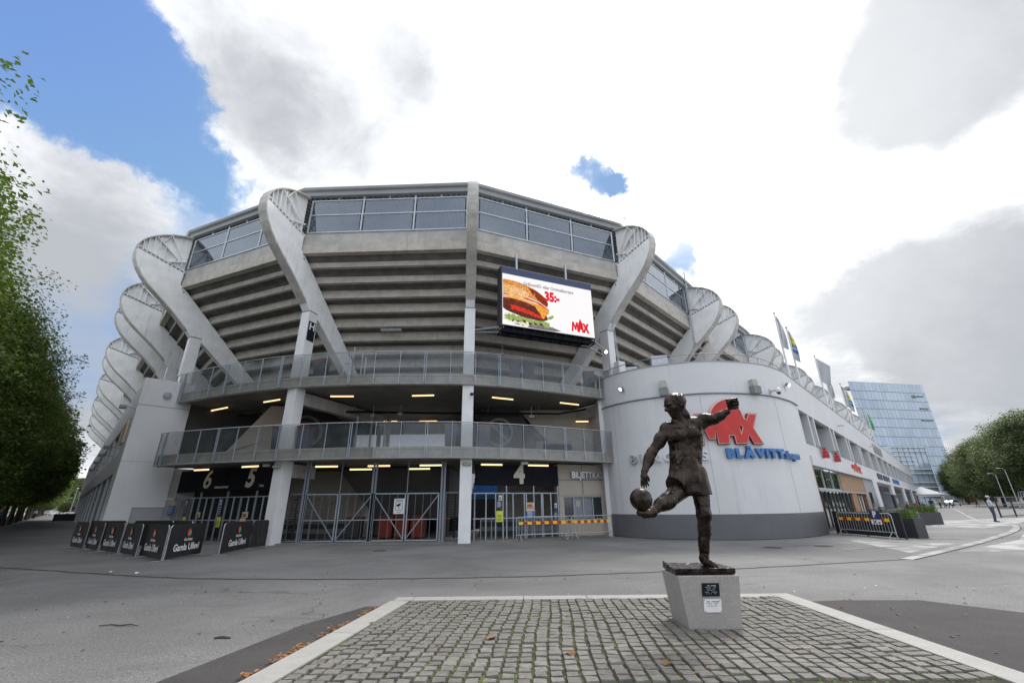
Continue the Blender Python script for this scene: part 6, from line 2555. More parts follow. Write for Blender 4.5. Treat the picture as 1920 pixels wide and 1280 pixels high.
# ------------------------------------------------------------------ gates, fences and signs at the entrances
def gate(p0, p1, zt, label, nleaf=1, diag='/', name='entrance_gate', parent=None):
    p0, p1 = Vector(p0 + (0,)) if len(p0) == 2 else Vector(p0), Vector(p1 + (0,)) if len(p1) == 2 else Vector(p1)
    c = (p0 + p1) / 2
    t = thing(name, label, 'gate', (c.x, c.y, .05), world_children=True)
    up = lambda p, z: (p.x, p.y, z)
    zb = .10
    mb = MB()
    for a, b in ((up(p0, zb), up(p1, zb)), (up(p0, zt), up(p1, zt))):
        mb.beam(a, b, .05, .05)
    for p in (p0, p1):
        mb.beam(up(p, zb), up(p, zt), .05, .05)
    mb.build('frame', 'rail_steel', t)
    mb = MB(); mb.beam(up(p0, 1.0), up(p1, 1.0), .04, .035); mb.build('middle_rail', 'rail_steel', t)
    mb = MB()
    if diag == '\\':
        mb.beam(up(p0, zt - .05), up(p1, zb + .05), .045, .05)
    else:
        mb.beam(up(p0, zb + .05), up(p1, zt - .05), .045, .05)
    mb.build('brace', 'grey_metal', t)
    mb = MB()
    L_ = (p1 - p0).length
    n = max(3, int(L_ / .33))
    for k in range(1, n):
        q = p0.lerp(p1, k / n)
        mb.beam(up(q, zb), up(q, zt), .012, .012)
    mb.build('thin_bars', 'grey_metal', t)
    return t


GY = 21.85
zg = 2.16
gx = [-10.05, -8.42, -6.78, -5.16, -3.56]
for k in range(4):
    gate((gx[k] + .06, GY), (gx[k + 1] - .06, GY), zg, ('tall steel gate leaf in the centre bay, first from the left column', 'tall steel gate leaf in the centre bay, second from the left column',
                                            'tall steel gate leaf in the centre bay carrying the camera warning sign', 'tall steel gate leaf in the centre bay next to the middle column')[k], diag='\\' if k % 2 == 0 else '/')


def post(x, y, z1, lb, wd=.09, z0=.05):
    t = thing('gate_post', lb, 'post', (x, y, z0))
    mb = MB(); mb.box(-wd / 2, -wd / 2, 0, wd / 2, wd / 2, z1 - z0); mb.build('shaft', 'grey_metal', t)
    mb = MB(); mb.box(-wd * .9, -wd * .9, 0, wd * .9, wd * .9, .02); mb.build('foot_plate', 'galvanised', t)
    return t


for x, lb in ((-10.16, 'tall grey gate post near the left column'), (-10.02, 'second slim post of the pair near the left column'), (-6.72, 'tall grey post between the two pairs of gates'), (-6.86, 'left twin of the middle gate posts'),
              (-3.50, 'tall grey gate post left of the middle column'), (-3.36, 'right twin of the gate posts by the middle column')):
    post(x, GY + .02, 3.64, lb)
for x in (-8.42, -5.16):
    post(x, GY, 3.64, 'thin post rising between the gate leaves, ' + ('left pair' if x < -7 else 'right pair'), .04, 2.16)
t = thing('warning_sign', 'white camera surveillance sign fixed to the steel gate', 'sign', (-5.48, GY - .06, 1.25))
mb = MB(); mb.box(-.25, 0, 0, .25, .015, .68); mb.build('plate', 'white_print', t)
mb = MB()
for a, b in (((-.16, -.006, .16), (.16, -.006, .16)), ((-.16, -.006, .50), (.16, -.006, .50)), ((-.16, -.006, .16), (-.16, -.006, .50)), ((.16, -.006, .16), (.16, -.006, .50))):
    mb.beam(a, b, .012, .012)
mb.beam((-.11, -.008, .36), (.07, -.008, .43), .012, .085)
mb.beam((0, -.008, .36), (0, -.008, .2), .012, .05)
mb.build('camera_symbol', 'black_panel', t)
mb = MB()
for k in range(2):
    mb.box(-.18, -.004, .56 + k * .05, .18, 0, .585 + k * .05)
mb.box(-.12, -.004, .07, .12, 0, .09)
mb.build('text_lines', 'blue_letter', t)


def turnstile(x, y, ang, lb):
    t = thing('turnstile', lb, 'turnstile', (x, y, .05), ang)
    mb = MB()
    for a, b in ((-.55, -.4), (.55, -.4), (.55, .5), (-.55, .5)):
        mb.beam((a, b, 0), (a, b, 2.15), .06, .06)
    for z in (.05, 2.15):
        for a, b in (((-.55, -.4, z), (.55, -.4, z)), ((.55, -.4, z), (.55, .5, z)), ((.55, .5, z), (-.55, .5, z)), ((-.55, .5, z), (-.55, -.4, z))):
            mb.beam(a, b, .05, .05)
    mb.build('cage', 'grey_metal', t)
    mb = MB()
    mb.tube([(0, 0, 0), (0, 0, 2.1)], .04, 8)
    for k in range(15):
        z = .25 + k * .125
        for q in range(3):
            a = q * 2 * PI / 3 + .4
            mb.beam((0, 0, z), (math.cos(a) * .5, math.sin(a) * .5, z), .022, .022)
    mb.build('rotor', 'led_frame', t)


turnstile(-10.75, 22.6, 0, 'full height turnstile beside the left column, right of it')
turnstile(-2.95, 22.9, 0, 'full height turnstile half hidden behind the middle column')


def bayline(A, B):
    A, B = Vector(A + (0,)), Vector(B + (0,))
    return lambda t, out=0.0, z=0.0: tuple((A.lerp(B, t) + Vector(((B - A).normalized().y, -(B - A).normalized().x, 0)) * out)[:2]) + (z,)


# left bay
Lb = bayline((-18.9, 25.2), (-11.9, 22.25))
ldir = Vector((7, -2.95, 0)).normalized()
LLEN = Vector((7, -2.95, 0)).length


def bay_panel(name, f, LL, t0, t1, z0, z1, o0, o1, m_, parent):
    mb = MB()
    mb.add([f(t0, o0, z0), f(t1, o0, z0), f(t1, o0, z1), f(t0, o0, z1), f(t0, o1, z0), f(t1, o1, z0), f(t1, o1, z1), f(t0, o1, z1)],
           [(0, 3, 2, 1), (4, 5, 6, 7), (0, 1, 5, 4), (1, 2, 6, 5), (2, 3, 7, 6), (3, 0, 4, 7)])
    return mb.build(name, m_, parent)


def number_sign(f, LL, t0, t1, z0, z1, num, dir_, lb, tn, size=1.3, sub=None, shear=.18):
    c = f((t0 + t1) / 2, 0, z0)
    t = thing('number_panel', lb, 'sign', c, world_children=True)
    bay_panel('panel', f, LL, t0, t1, z0, z1, -.04, .04, 'black_panel', t)
    o = f(tn, .05, (z0 + z1) / 2 + .02)
    lettering('numeral', num, size, o, dir_, 'sign_cream', t, .006, .055 if num != '6' else .022, sx=.92 if num != '6' else 1.0, shear=shear, res=8)
    if sub:
        o = f(tn + .095, .05, z0 + .20)
        lettering('small_text', sub, .14, o, dir_, 'grey_letter', t, .004, .008, align='LEFT')
    return t


number_sign(Lb, LLEN, .02, .535, 2.42, 3.56, '6', ldir, 'black panel with a large cream number 6 above the left gates', .335, sub='HEMMALAKTARE')
number_sign(Lb, LLEN, .545, .99, 2.42, 3.56, '5', ldir, 'black panel with a large cream number 5 beside the left column', .775, sub='\u00d6VRE')
# fence of the left bay
t = thing('gate_fence', 'row of grey steel turnstile gates under the number 6 and 5 panels', 'gate', Lb(.5, 0, .05), world_children=True)
mb = MB()
for z in (2.12, 1.02):
    mb.beam(Lb(.0, 0, z), Lb(1, 0, z), .05, .05)
mb.build('rail', 'rail_steel', t)
for k in range(15):
    q = .02 + k * .07
    if q > 1:
        break
    mb = MB(); mb.beam(Lb(q, 0, .05), Lb(q, 0, 2.4 if k % 4 == 0 else 2.12), .06 if k % 2 else .10, .05); mb.build('upright', 'rail_steel' if k % 2 else 'grey_metal', t)
for k in range(4):
    q = .12 + k * .24
    mb = MB()
    for z in [.2 + i * .12 for i in range(15)]:
        mb.beam(Lb(q, -.5, z), Lb(q + .05, -.1, z), .02, .02)
    mb.tube([Lb(q, -.5, .05), Lb(q, -.5, 2.1)], .035, 6)
    mb.build('rotor', 'led_frame', t)
t2 = thing('turnstile', 'dark barred turnstile with side teeth beside the blue map board', 'turnstile', Lb(-.04, 0, .05), world_children=True)
mb = MB()
for i in range(14):
    z = .2 + i * .13
    mb.beam(Lb(-.10, .1, z), Lb(.0, .1, z), .025, .03)
for q in (0, .03, .06, .09):
    mb.beam(Lb(q, .15, .05), Lb(q, .15, 1.0), .02, .02)
mb.build('bars', 'led_frame', t2)
mb = MB()
for q in (-.10, .0):
    mb.beam(Lb(q, .12, .05), Lb(q, .12, 1.95), .05, .05)
mb.build('cage_posts', 'grey_metal', t2)


def poster(f, dir_, tc, z0, w_, h_, m_, lb, out=.09, header=None, name='poster', lines=None):
    c = f(tc, out, z0)
    t = thing(name, lb, 'poster', c, math.atan2(dir_.y, dir_.x))
    mb = MB(); mb.box(-w_ / 2, -.008, 0, w_ / 2, .008, h_); mb.build('sheet', m_, t)
    if header:
        mb = MB(); mb.box(-w_ / 2, -.014, h_ * .72, w_ / 2, -.009, h_); mb.build('header', header, t)
    if lines:
        mb = MB()
        for k in range(5):
            mb.box(-w_ * .36, -.014, h_ * (.12 + k * .12), w_ * (.2 + .14 * (k % 2)), -.009, h_ * (.12 + k * .12) + .022)
        mb.build('print', lines, t)
    return t


poster(Lb, ldir, .045, 1.30, .62, .62, 'blue_poster', 'blue map board on the turnstile left of the number 6 gates', .22, 'cream_poster', lines='white_print')
for tc, k in ((.18, 'first'), (.545, 'second')):
    poster(Lb, ldir, tc, 1.22, .26, .85, 'navy_panel', 'navy ticket reader panel on the left gates, %s from the left' % k, .09, name='reader_panel', lines='grey_letter')
    poster(Lb, ldir, tc, 1.78, .13, .22, 'white_print', 'small white notice above the %s navy reader panel of the left gates' % k, .12, lines='seam_dark')
    poster(Lb, ldir, tc + .012, .70, .26, .48, 'yellow_poster', 'yellow notice under the %s navy reader panel of the left gates' % k, .10, lines='grey_bin')
poster(Lb, ldir, .33, 1.15, .34, .26, 'cream_poster', 'cream notice between the left gate posts', .09, lines='bark')
poster(Lb, ldir, .80, 1.15, .42, .26, 'cream_poster', 'cream notice above the blue board near the left column', .09, lines='bark')
poster(Lb, ldir, .79, .50, .40, .62, 'blue_poster', 'blue board with pale header near the left column', .09, 'cream_poster', lines='white_print')

# right bay
Rb = bayline((-1.98, 22.15), (5.2, 25.2))
rdir = Vector((7.18, 3.05, 0)).normalized()
RLEN = Vector((7.18, 3.05, 0)).length
number_sign(Rb, RLEN, .01, .605, 2.50, 3.50, '4', rdir, 'wide black panel with a large cream number 4 right of the middle column', .315, size=1.25, shear=0)
t = thing('gate_fence', 'row of grey steel turnstile gates under the number 4 panel', 'gate', Rb(.3, 0, .05), world_children=True)
mb = MB()
for z in (2.14, .98):
    mb.beam(Rb(.0, 0, z), Rb(.60, 0, z), .05, .05)
mb.build('rail', 'rail_steel', t)
for q in (.01, .085, .15, .20, .225, .27, .35, .365, .42, .475, .485, .545, .60):
    mb = MB(); mb.beam(Rb(q, 0, .05), Rb(q, 0, 2.5 if q in (.225, .42, .60) else 2.14), .055, .05); mb.build('upright', 'rail_steel', t)
for q in (.05, .12, .30, .40):
    mb = MB()
    for z in (.5, .98):
        mb.beam(Rb(q, .05, z), Rb(q + .03, -.6, z), .03, .03)
    mb.beam(Rb(q, .05, .05), Rb(q, .05, 1.0), .04, .04)
    mb.build('swing_arm', 'grey_metal', t)
poster(Rb, rdir, .17, 1.45, .30, .45, 'navy_panel', 'navy ticket reader panel left of centre on the number 4 gates', .09, name='reader_panel', lines='grey_letter')
poster(Rb, rdir, .175, 1.80, .16, .24, 'white_print', 'small white notice at the top of the number 4 gates', .12, lines='seam_dark')
poster(Rb, rdir, .172, .82, .34, .50, 'yellow_poster', 'yellow notice on the number 4 gates', .09, lines='grey_bin')
poster(Rb, rdir, .385, 1.45, .46, .24, 'cream_poster', 'cream notice with pictograms over the blue board of the number 4 gates', .09, lines='red_banner')
poster(Rb, rdir, .385, .92, .46, .50, 'blue_poster', 'blue board behind the striped barrier at the number 4 gates', .09, 'cream_poster', lines='white_print')
poster(Rb, rdir, .572, .85, .24, .52, 'navy_panel', 'navy ticket reader panel at the right end of the number 4 gates', .09, name='reader_panel', lines='grey_letter')
poster(Rb, rdir, .572, 1.42, .14, .22, 'white_print', 'small white notice at the right end of the number 4 gates', .12, lines='seam_dark')

# ticket office
t = thing('ticket_office', 'beige ticket office with a wide shuttered window beside the annex', 'kiosk', Rb(.8, 0, .05), world_children=True)
bay_panel('wall', Rb, RLEN, .61, .985, .05, .85, -.5, -.02, 'beige_wall', t)
bay_panel('upper_wall', Rb, RLEN, .61, .985, 2.02, 3.62, -.5, -.02, 'beige_wall', t)
bay_panel('jamb', Rb, RLEN, .61, .645, .86, 2.01, -.5, -.02, 'beige_wall', t)
bay_panel('jamb', Rb, RLEN, .955, .985, .86, 2.01, -.5, -.02, 'beige_wall', t)
for k, m_ in enumerate(('dark_glass', 'grey_metal', 'grey_metal', 'dark_glass')):
    a = .648 + k * .0765
    bay_panel('window', Rb, RLEN, a + .004, a + .0725, .88, 1.93, -.14, -.10, m_, t)
bay_panel('window_head', Rb, RLEN, .646, .955, 1.94, 2.0, -.12, .02, 'pale_concrete', t)
mb = MB()
for k in range(5):
    mb.beam(Rb(.648 + k * .0765, -.07, .86), Rb(.648 + k * .0765, -.07, 1.94), .035, .04)
mb.build('window_bars', 'galvanised', t)
bay_panel('notice', Rb, RLEN, .745, .775, 1.45, 1.75, -.09, -.08, 'box_cream', t)
bay_panel('wall_seam', Rb, RLEN, .61, .985, 2.80, 2.83, -.02, -.012, 'seam_dark', t)
mb = MB(); mb.beam(Rb(.80, .02, 2.1), Rb(.80, .02, 3.6), .035, .035); mb.beam(Rb(.985, .02, 2.1), Rb(.985, .02, 3.6), .06, .05); mb.build('hanger', 'grey_metal', t)
t = thing('ticket_sign', 'grey raised lettering hanging over the ticket office window', 'sign', Rb(.78, .1, 3.0), world_children=True)
lettering('letters', 'BILJETTKASSA', .46, Rb(.86, .14, 3.05), rdir, 'grey_letter', t, .05, .012, sx=.86)
mb = MB(); mb.beam(Rb(.74, .10, 2.90), Rb(1.0, .10, 2.90), .02, .02); mb.build('rail', 'grey_metal', t)

# cameras and small boxes under the lower gallery
for x, y, z, lb in ((-2.2, 20.98, 3.42, 'small grey plate at the top of the middle column'), (-11.35, 21.2, 3.42, 'small grey plate at the top of the left column'), (.55, 21.9, 3.5, 'pale square lamp box above the number 4 panel'), (-11.95, 21.4, 3.5, 'pale square lamp box beside the left column, over the five panel')):
    t = thing('wall_box', lb, 'box', (x, y, z))
    mb = MB(); mb.box(-.19, -.06, -.07, .19, .0, .07); mb.build('body', 'box_grey', t, bevel=.015)
    mb = MB(); mb.box(-.15, -.07, -.04, .15, -.061, .04); mb.build('cover', 'box_cream', t)
t = thing('security_camera', 'small dark camera on the middle column under the upper gallery', 'camera', (-2.15, 20.97, 6.75))
mb = MB(); mb.beam((0, 0, 0), (.12, -.2, 0), .04, .04); mb.build('bracket', 'grey_metal', t)
mb = MB(); mb.tube([(.12, -.2, .06), (.12, -.2, 0), (.12, -.2, -.08)], [.1, .1, .04], 10); mb.build('dome', 'led_frame', t)

# ------------------------------------------------------------------ bins


def bin_(x, y, z, w_, h_, body, lid, lb, grp, ang=0.0, wheels=True):
    t = thing('waste_bin', lb, 'bin', (x, y, z), ang, grp)
    mb = MB()
    mb.add([(-w_ * .42, -w_ * .42, .06), (w_ * .42, -w_ * .42, .06), (w_ * .42, w_ * .42, .06), (-w_ * .42, w_ * .42, .06), (-w_ / 2, -w_ / 2, h_), (w_ / 2, -w_ / 2, h_), (w_ / 2, w_ / 2, h_), (-w_ / 2, w_ / 2, h_)],
           [(0, 3, 2, 1), (4, 5, 6, 7), (0, 1, 5, 4), (1, 2, 6, 5), (2, 3, 7, 6), (3, 0, 4, 7)])
    mb.build('body', body, t, bevel=.02)
    mb = MB(); mb.box(-w_ * .54, -w_ * .56, h_ + .004, w_ * .54, w_ * .54, h_ + .09); mb.build('lid', lid, t, bevel=.02)
    mb = MB()
    for sx in (-.3, .3):
        mb.tube([(sx * w_ - .03, w_ * .4, .08), (sx * w_ + .03, w_ * .4, .08)], .08, 10)
    mb.build('wheel', 'tyre', t)


for x, lb in ((-6.55, 'orange wheeled bin behind the gates, left one'), (-5.72, 'orange wheeled bin behind the gates, middle one'), (-4.92, 'orange wheeled bin behind the gates, right one')):
    bin_(x, 23.9, .05, .72, 1.0, 'orange_bin', 'orange_bin', lb, 'orange bins behind the gates')
bin_(-8.3, 24.2, .05, .7, .95, 'dark_wall', 'orange_bin', 'dark bin with an orange lid behind the left gate leaf', 'dark bins on the ground floor')
bin_(-3.7, 24.5, .05, .5, .85, 'dark_wall', 'red_banner', 'small dark bin with a red lid near the middle column', 'dark bins on the ground floor')
for x, y, z, lb in ((-11.75, 21.8, 4.2, 'dark bin with orange lid on the lower gallery, left of the left column'), (-10.45, 21.7, 4.2, 'dark bin with orange lid on the lower gallery, right of the left column'),
                    (-3.1, 21.7, 4.2, 'dark bin with orange lid on the lower gallery, left of the middle column'), (-1.45, 22.0, 4.2, 'dark bin with orange lid on the lower gallery, right of the middle column'),
                    (.15, 22.9, 7.84, 'grey bin with orange lid on the upper gallery, left of the pair under the screen'), (.95, 23.2, 7.84, 'grey bin with orange lid on the upper gallery, right of the pair under the screen'),
                    (-10.5, 22.4, 7.84, 'dark bin with orange lid on the upper gallery by the left column'), (4.6, 24.9, 7.84, 'dark bin with orange lid at the right end of the upper gallery')):
    bin_(x, y, z, .62, 1.12, 'grey_bin', 'orange_bin', lb, 'bins on the galleries')

# stair gate frame on the upper gallery
t = thing('stair_gate', 'galvanised tube frame and ladder rails standing on the upper gallery', 'gate', (-8.6, 23, 7.84), world_children=True)
mb = MB()
for a in ((-9.2, 22.2), (-8.75, 22.3), (-8.1, 22.4)):
    mb.tube([a + (7.84,), a + (9.3 if a[0] > -9 else 8.9,)], .03, 6)
mb.tube([(-9.2, 22.2, 8.9), (-8.1, 22.4, 8.9)], .03, 6)
mb.tube([(-9.2, 22.2, 8.2), (-8.1, 22.4, 8.2)], .03, 6)
mb.tube([(-8.75, 22.3, 7.84), (-8.75, 22.3, 9.9)], .03, 6)
mb.tube([(-8.3, 22.4, 7.84), (-8.3, 22.4, 9.7)], .03, 6)
mb.build('frame', 'galvanised', t)
t = thing('ladder_rail', 'two slim upright rails between the middle level floor and ceiling', 'rail', (-8.3, 24, 4.2), world_children=True)
for x in (-8.6, -8.0, -7.4):
    mb = MB(); mb.beam((x, 23.6 + (x + 8.6), 4.2), (x, 23.6 + (x + 8.6), 6.3), .09, .06); mb.build('upright', 'grey_metal', t)


# ------------------------------------------------------------------ crowd barriers with striped tape
def crowd_barrier(p0, p1, lb, grp='striped crowd barriers', h=1.04):
    p0, p1 = Vector(p0 + (0,)), Vector(p1 + (0,))
    L_ = (p1 - p0).length
    ang = math.atan2(p1.y - p0.y, p1.x - p0.x)
    t = thing('crowd_barrier', lb, 'barrier', p0, ang, grp)
    mb = MB()
    r_ = .14
    path = [(0, 0, .02), (0, 0, h - r_)] + [(r_ - r_ * math.cos(a), 0, h - r_ + r_ * math.sin(a)) for a in (R(30), R(60), R(90))] + \
           [(L_ - r_ + r_ * math.sin(a), 0, h - r_ + r_ * math.cos(a)) for a in (0, R(30), R(60), R(90))] + [(L_, 0, .02)]
    mb.tube(path, .02, 8)
    mb.tube([(0, 0, .26), (L_, 0, .26)], .017, 8)
    mb.build('frame', 'galvanised', t)
    n = max(8, int(L_ / .155))
    bar = None
    for k in range(1, n):
        if bar is None:
            mb = MB(); mb.tube([(0, 0, .26), (0, 0, h - .01)], .0085, 6)
            o = mb.build('bar', 'galvanised', t)
            bar = o.data
            o.location = (L_ * k / n, 0, 0)
        else:
            link('bar', bar, t, (L_ * k / n, 0, 0))
    for x in (.16, L_ - .16):
        mb = MB(); mb.beam((x, -.28, .02), (x, .28, .02), .05, .02); mb.beam((x, -.26, .02), (x, 0, .30), .02, .02); mb.beam((x, .26, .02), (x, 0, .30), .02, .02)
        mb.build('foot', 'galvanised', t)
    tp = MB(); tp.box(.12, -.028, .70, L_ - .12, -.018, .83); tape = tp.build('tape', 'yellow_tape', t)
    m = 5 if L_ < 3.2 else 6
    seg = (L_ - .24) / (2 * m + 1)
    for k in range(m):
        a = .12 + seg * (2 * k + 1)
        MB().box(a, -.031, .70, a + seg, -.0285, .83).build('red_square', 'red_tape', tape)
    return t


crowd_barrier((.10, 21.95), (2.62, 22.80), 'galvanised crowd barrier with yellow and red tape, in front of the number 4 gates')
crowd_barrier((2.85, 22.95), (5.0, 23.75), 'galvanised crowd barrier with yellow and red tape, below the ticket office window')
crowd_barrier((.35, 22.55), (3.2, 23.5), 'galvanised crowd barrier standing behind the two striped ones')
crowd_barrier((16.55, 23.7), (16.75, 20.55), 'galvanised striped crowd barrier with the parking sign, in front of the restaurant')
t = thing('parking_sign', 'blue and white parking sign hung on the striped crowd barrier', 'sign', (16.70, 21.35, .62), R(-86))
mb = MB(); mb.box(-.27, -.05, .16, .27, -.035, .55); mb.build('upper_plate', 'navy_panel', t)
mb = MB(); mb.box(-.27, -.05, -.05, .27, -.036, .15); mb.build('lower_plate', 'white_print', t)
me = text_mesh('P', .34, .004, .02)
me.transform(frame_m((0, -.056, .37), (1, 0, 0)))
me.materials.clear(); me.materials.append(MATS['white_print'])
link('letter', me, t)
mb = MB(); mb.beam((-.15, -.056, -.02), (.02, -.056, .12), .01, .035); mb.beam((-.15, -.056, .12), (.02, -.056, -.02), .01, .035); mb.tube([(.12, -.056, .03), (.2, -.056, .03)], .03, 6); mb.build('symbol', 'navy_panel', t)
# black screen fence behind it
t = thing('screen_fence', 'low black screen around the restaurant terrace', 'fence', (17.1, 22.5, 0), world_children=True)
for a, b in (((17.0, 24.6), (17.05, 22.6)), ((17.05, 22.58), (17.1, 20.5))):
    mb = MB(); mb.beam(a + (.56,), b + (.56,), .05, 1.05); mb.build('panel', 'black_fabric', t)
for p in ((17.0, 24.6), (17.05, 22.6), (17.1, 20.5)):
    MB().beam(p + (0,), p + (1.1,), .06, .06).build('post', 'led_frame', t)


# ------------------------------------------------------------------ black banner barriers
def banner(p0, p1, lb, text=True, h=1.08, lean=0.0, twist=0.0):
    p0, p1 = Vector(p0 + (0,)), Vector(p1 + (0,))
    L_ = (p1 - p0).length
    ang = math.atan2(p1.y - p0.y, p1.x - p0.x)
    t = thing('banner_barrier', lb, 'barrier', p0, ang, 'black fabric banner barriers')
    mb = MB()
    r_ = .12
    path = [(0, 0, .02), (0, 0, h - r_)] + [(r_ - r_ * math.cos(a), 0, h - r_ + r_ * math.sin(a)) for a in (R(30), R(60), R(90))] + \
           [(L_ - r_ + r_ * math.sin(a), 0, h - r_ + r_ * math.cos(a)) for a in (0, R(30), R(60), R(90))] + [(L_, 0, .02)]
    mb.tube(path, .019, 6)
    mb.build('frame', 'galvanised', t)
    for x in (.1, L_ - .1):
        mb = MB(); mb.beam((x, -.24, .02), (x, .24, .02), .05, .02); mb.build('foot', 'galvanised', t)
    NU, NV = 22, 10
    rs = random.Random(int(p0.x * 100))
    ph = rs.uniform(0, 6)
    vs = []
    for sd in (0, 1):
        for j in range(NV + 1):
            v = j / NV
            for i in range(NU + 1):
                u = i / NU
                wr = .018 * math.sin(u * 9 + ph + v * 2) * (1 - v * .3) + .012 * math.sin(u * 23 + v * 7 + ph)
                x = .0 + u * L_
                zc = .07 + v * (h - .05)
                if v == 1:
                    e = min(u, 1 - u) * L_
                    if e < r_:
                        zc -= r_ * (1 - math.sin(math.acos(1 - e / r_)))
                vs.append((x, -.028 + wr * (1 - v ** 3) - (0 if sd == 0 else -.012), zc))
    n1 = (NU + 1) * (NV + 1)
    fs = []
    for sd in (0, 1):
        for j in range(NV):
            for i in range(NU):
                a = sd * n1 + j * (NU + 1) + i
                q = (a, a + 1, a + NU + 2, a + NU + 1)
                fs.append(q if sd == 0 else q[::-1])
    mb = MB(); mb.add(vs, fs); mb.build('banner', 'black_fabric', t, smooth=True)
    if text:
        M_ = Matrix.Translation((L_ / 2, -.056, 0))
        for body, sz, z, bold in (('Got Event', .12, .60, .003), ('Gamla Ullevi', .30, .36, .007)):
            me = text_mesh(body, sz, .001, bold, sx=.94, res=4)
            me.transform(frame_m((L_ / 2, -.056, z), (1, 0, 0)))
            me.materials.clear(); me.materials.append(MATS['white_print'])
            link('lettering', me, t)
        lg = MB()
        lg.add([(L_ / 2 - .02 + x * .13, -.058, .82 + z * .13) for x, z in arc(0, 0, 1, 1, 60, 300, 14)] + [(L_ / 2 - .02 + .04, -.058, .82)], [tuple(range(16))])
        lg.build('emblem', 'logo_red', t)
        lg = MB()
        lg.add([(L_ / 2 + .03 + x * .075, -.0585, .80 + z * .08) for x, z in arc(0, 0, 1, 1, 0, 345, 14)], [tuple(range(15))])
        lg.build('emblem_ball', 'logo_green' if p1.y > p0.y + 1 and p0.x > -11.5 else 'logo_gold', t)
    return t


bl = [(-19.7, 20.75), (-17.95, 20.15), (-16.15, 18.75), (-14.05, 17.25), (-12.95, 16.35), (-11.35, 15.32)]
names = ('farthest', 'second farthest', 'middle', 'fourth', 'nearest')
offs = [((-20.0, 21.15), (-18.35, 20.0)), ((-18.4, 20.2), (-16.75, 18.95)), ((-16.75, 19.05), (-15.0, 17.85)), ((-15.0, 17.95), (-13.25, 16.55)), ((-13.25, 16.75), (-11.42, 15.36))]
for (a, b), nm in zip(offs, names):
    banner(a, b, 'black lettered banner barrier, %s of the five in the slanting left row' % nm)
banner((-11.35, 15.34), (-11.55, 17.35), 'black banner barrier turned towards the gates at the corner of the left row')
banner((-10.60, 16.95), (-10.95, 19.35), 'black banner barrier with white lettering standing alone before the left column')
banner((-10.95, 19.40), (-10.72, 20.20), 'short black banner barrier seen edge-on against the left column', text=False)
banner((-20.2, 22.0), (-18.1, 21.6), 'plain black banner barrier at the back, below the left building corner', text=False)
banner((-17.6, 21.4), (-15.4, 20.9), 'plain black banner barrier at the back, below the blue map board', text=False)
banner((-15.4, 20.9), (-13.9, 20.0), 'plain black banner barrier at the back, nearer the number 6 gates', text=False)


# ------------------------------------------------------------------ terrace furniture
def planter(x, y, w_, d_, h_, lb, ang=0.0, tall=.5, seed=1):
    t = thing('planter', lb, 'planter', (x, y, 0), ang, 'dark planters on the terrace')
    mb = MB(); mb.box(-w_ / 2, -d_ / 2, 0, w_ / 2, d_ / 2, h_); mb.build('tub', 'planter', t, bevel=.02)
    mb = MB(); mb.box(-w_ / 2 + .05, -d_ / 2 + .05, h_ + .002, w_ / 2 - .05, d_ / 2 - .05, h_ + .012); mb.build('soil', 'bark', t)
    rs = random.Random(seed)
    mb = MB()
    for k in range(int(260 * w_)):
        bx, by = rs.uniform(-w_ / 2 + .05, w_ / 2 - .05), rs.uniform(-d_ / 2 + .05, d_ / 2 - .05)
        a = rs.uniform(0, 6.3)
        ln = tall * rs.uniform(.6, 1.1)
        sp = rs.uniform(.1, .5) * ln
        wd = .012
        c, s_ = math.cos(a), math.sin(a)
        mb.add([(bx - s_ * wd, by + c * wd, h_), (bx + s_ * wd, by - c * wd, h_), (bx + c * sp * .4 + s_ * wd, by + s_ * sp * .4 - c * wd, h_ + ln * .65), (bx + c * sp * .4 - s_ * wd, by + s_ * sp * .4 + c * wd, h_ + ln * .65), (bx + c * sp, by + s_ * sp, h_ + ln)],
               [(0, 1, 2, 3), (3, 2, 4)])
    mb.build('grass', 'grass_plant', t)['kind'] = 'stuff'
    return t


planter(18.15, 21.3, .72, .72, .84, 'square dark planter with tall grass, nearest to the viewer', R(20), .40, 1)
planter(28.6, 32.2, 1.9, .7, .78, 'long dark planter with grass beside the gutter', R(10), .5, 2)


def table(x, y, ang, lb):
    t = thing('terrace_table', lb, 'table', (x, y, 0), ang, 'black tables stacked on the terrace')
    mb = MB(); mb.box(-.38, -.38, 1.02, .38, .38, 1.06); mb.build('top', 'led_frame', t)
    for sx in (-.32, .32):
        for sy in (-.32, .32):
            mb = MB(); mb.beam((sx, sy, 0), (sx, sy, 1.02), .04, .04); mb.build('leg', 'led_frame', t)
    mb = MB()
    for z in (.25, .6):
        mb.beam((-.32, -.32, z), (.32, -.32, z), .03, .03); mb.beam((-.32, .32, z), (.32, .32, z), .03, .03)
    mb.build('stretcher', 'led_frame', t)
    return t


def chair(x, y, ang, lb):
    t = thing('terrace_chair', lb, 'chair', (x, y, 0), ang, 'black terrace chairs')
    mb = MB(); mb.box(-.22, -.22, .44, .22, .22, .47); mb.build('seat', 'led_frame', t)
    mb = MB()
    for k in range(4):
        mb.box(-.21, .20, .55 + k * .1, .21, .225, .60 + k * .1)
    mb.build('backrest', 'galvanised' if int(x * 10) % 2 else 'led_frame', t)
    for sx in (-.2, .2):
        for sy, z in ((-.2, .44), (.21, .93)):
            mb = MB(); mb.beam((sx, sy, 0), (sx, sy, z), .028, .028); mb.build('leg', 'led_frame', t)
    return t


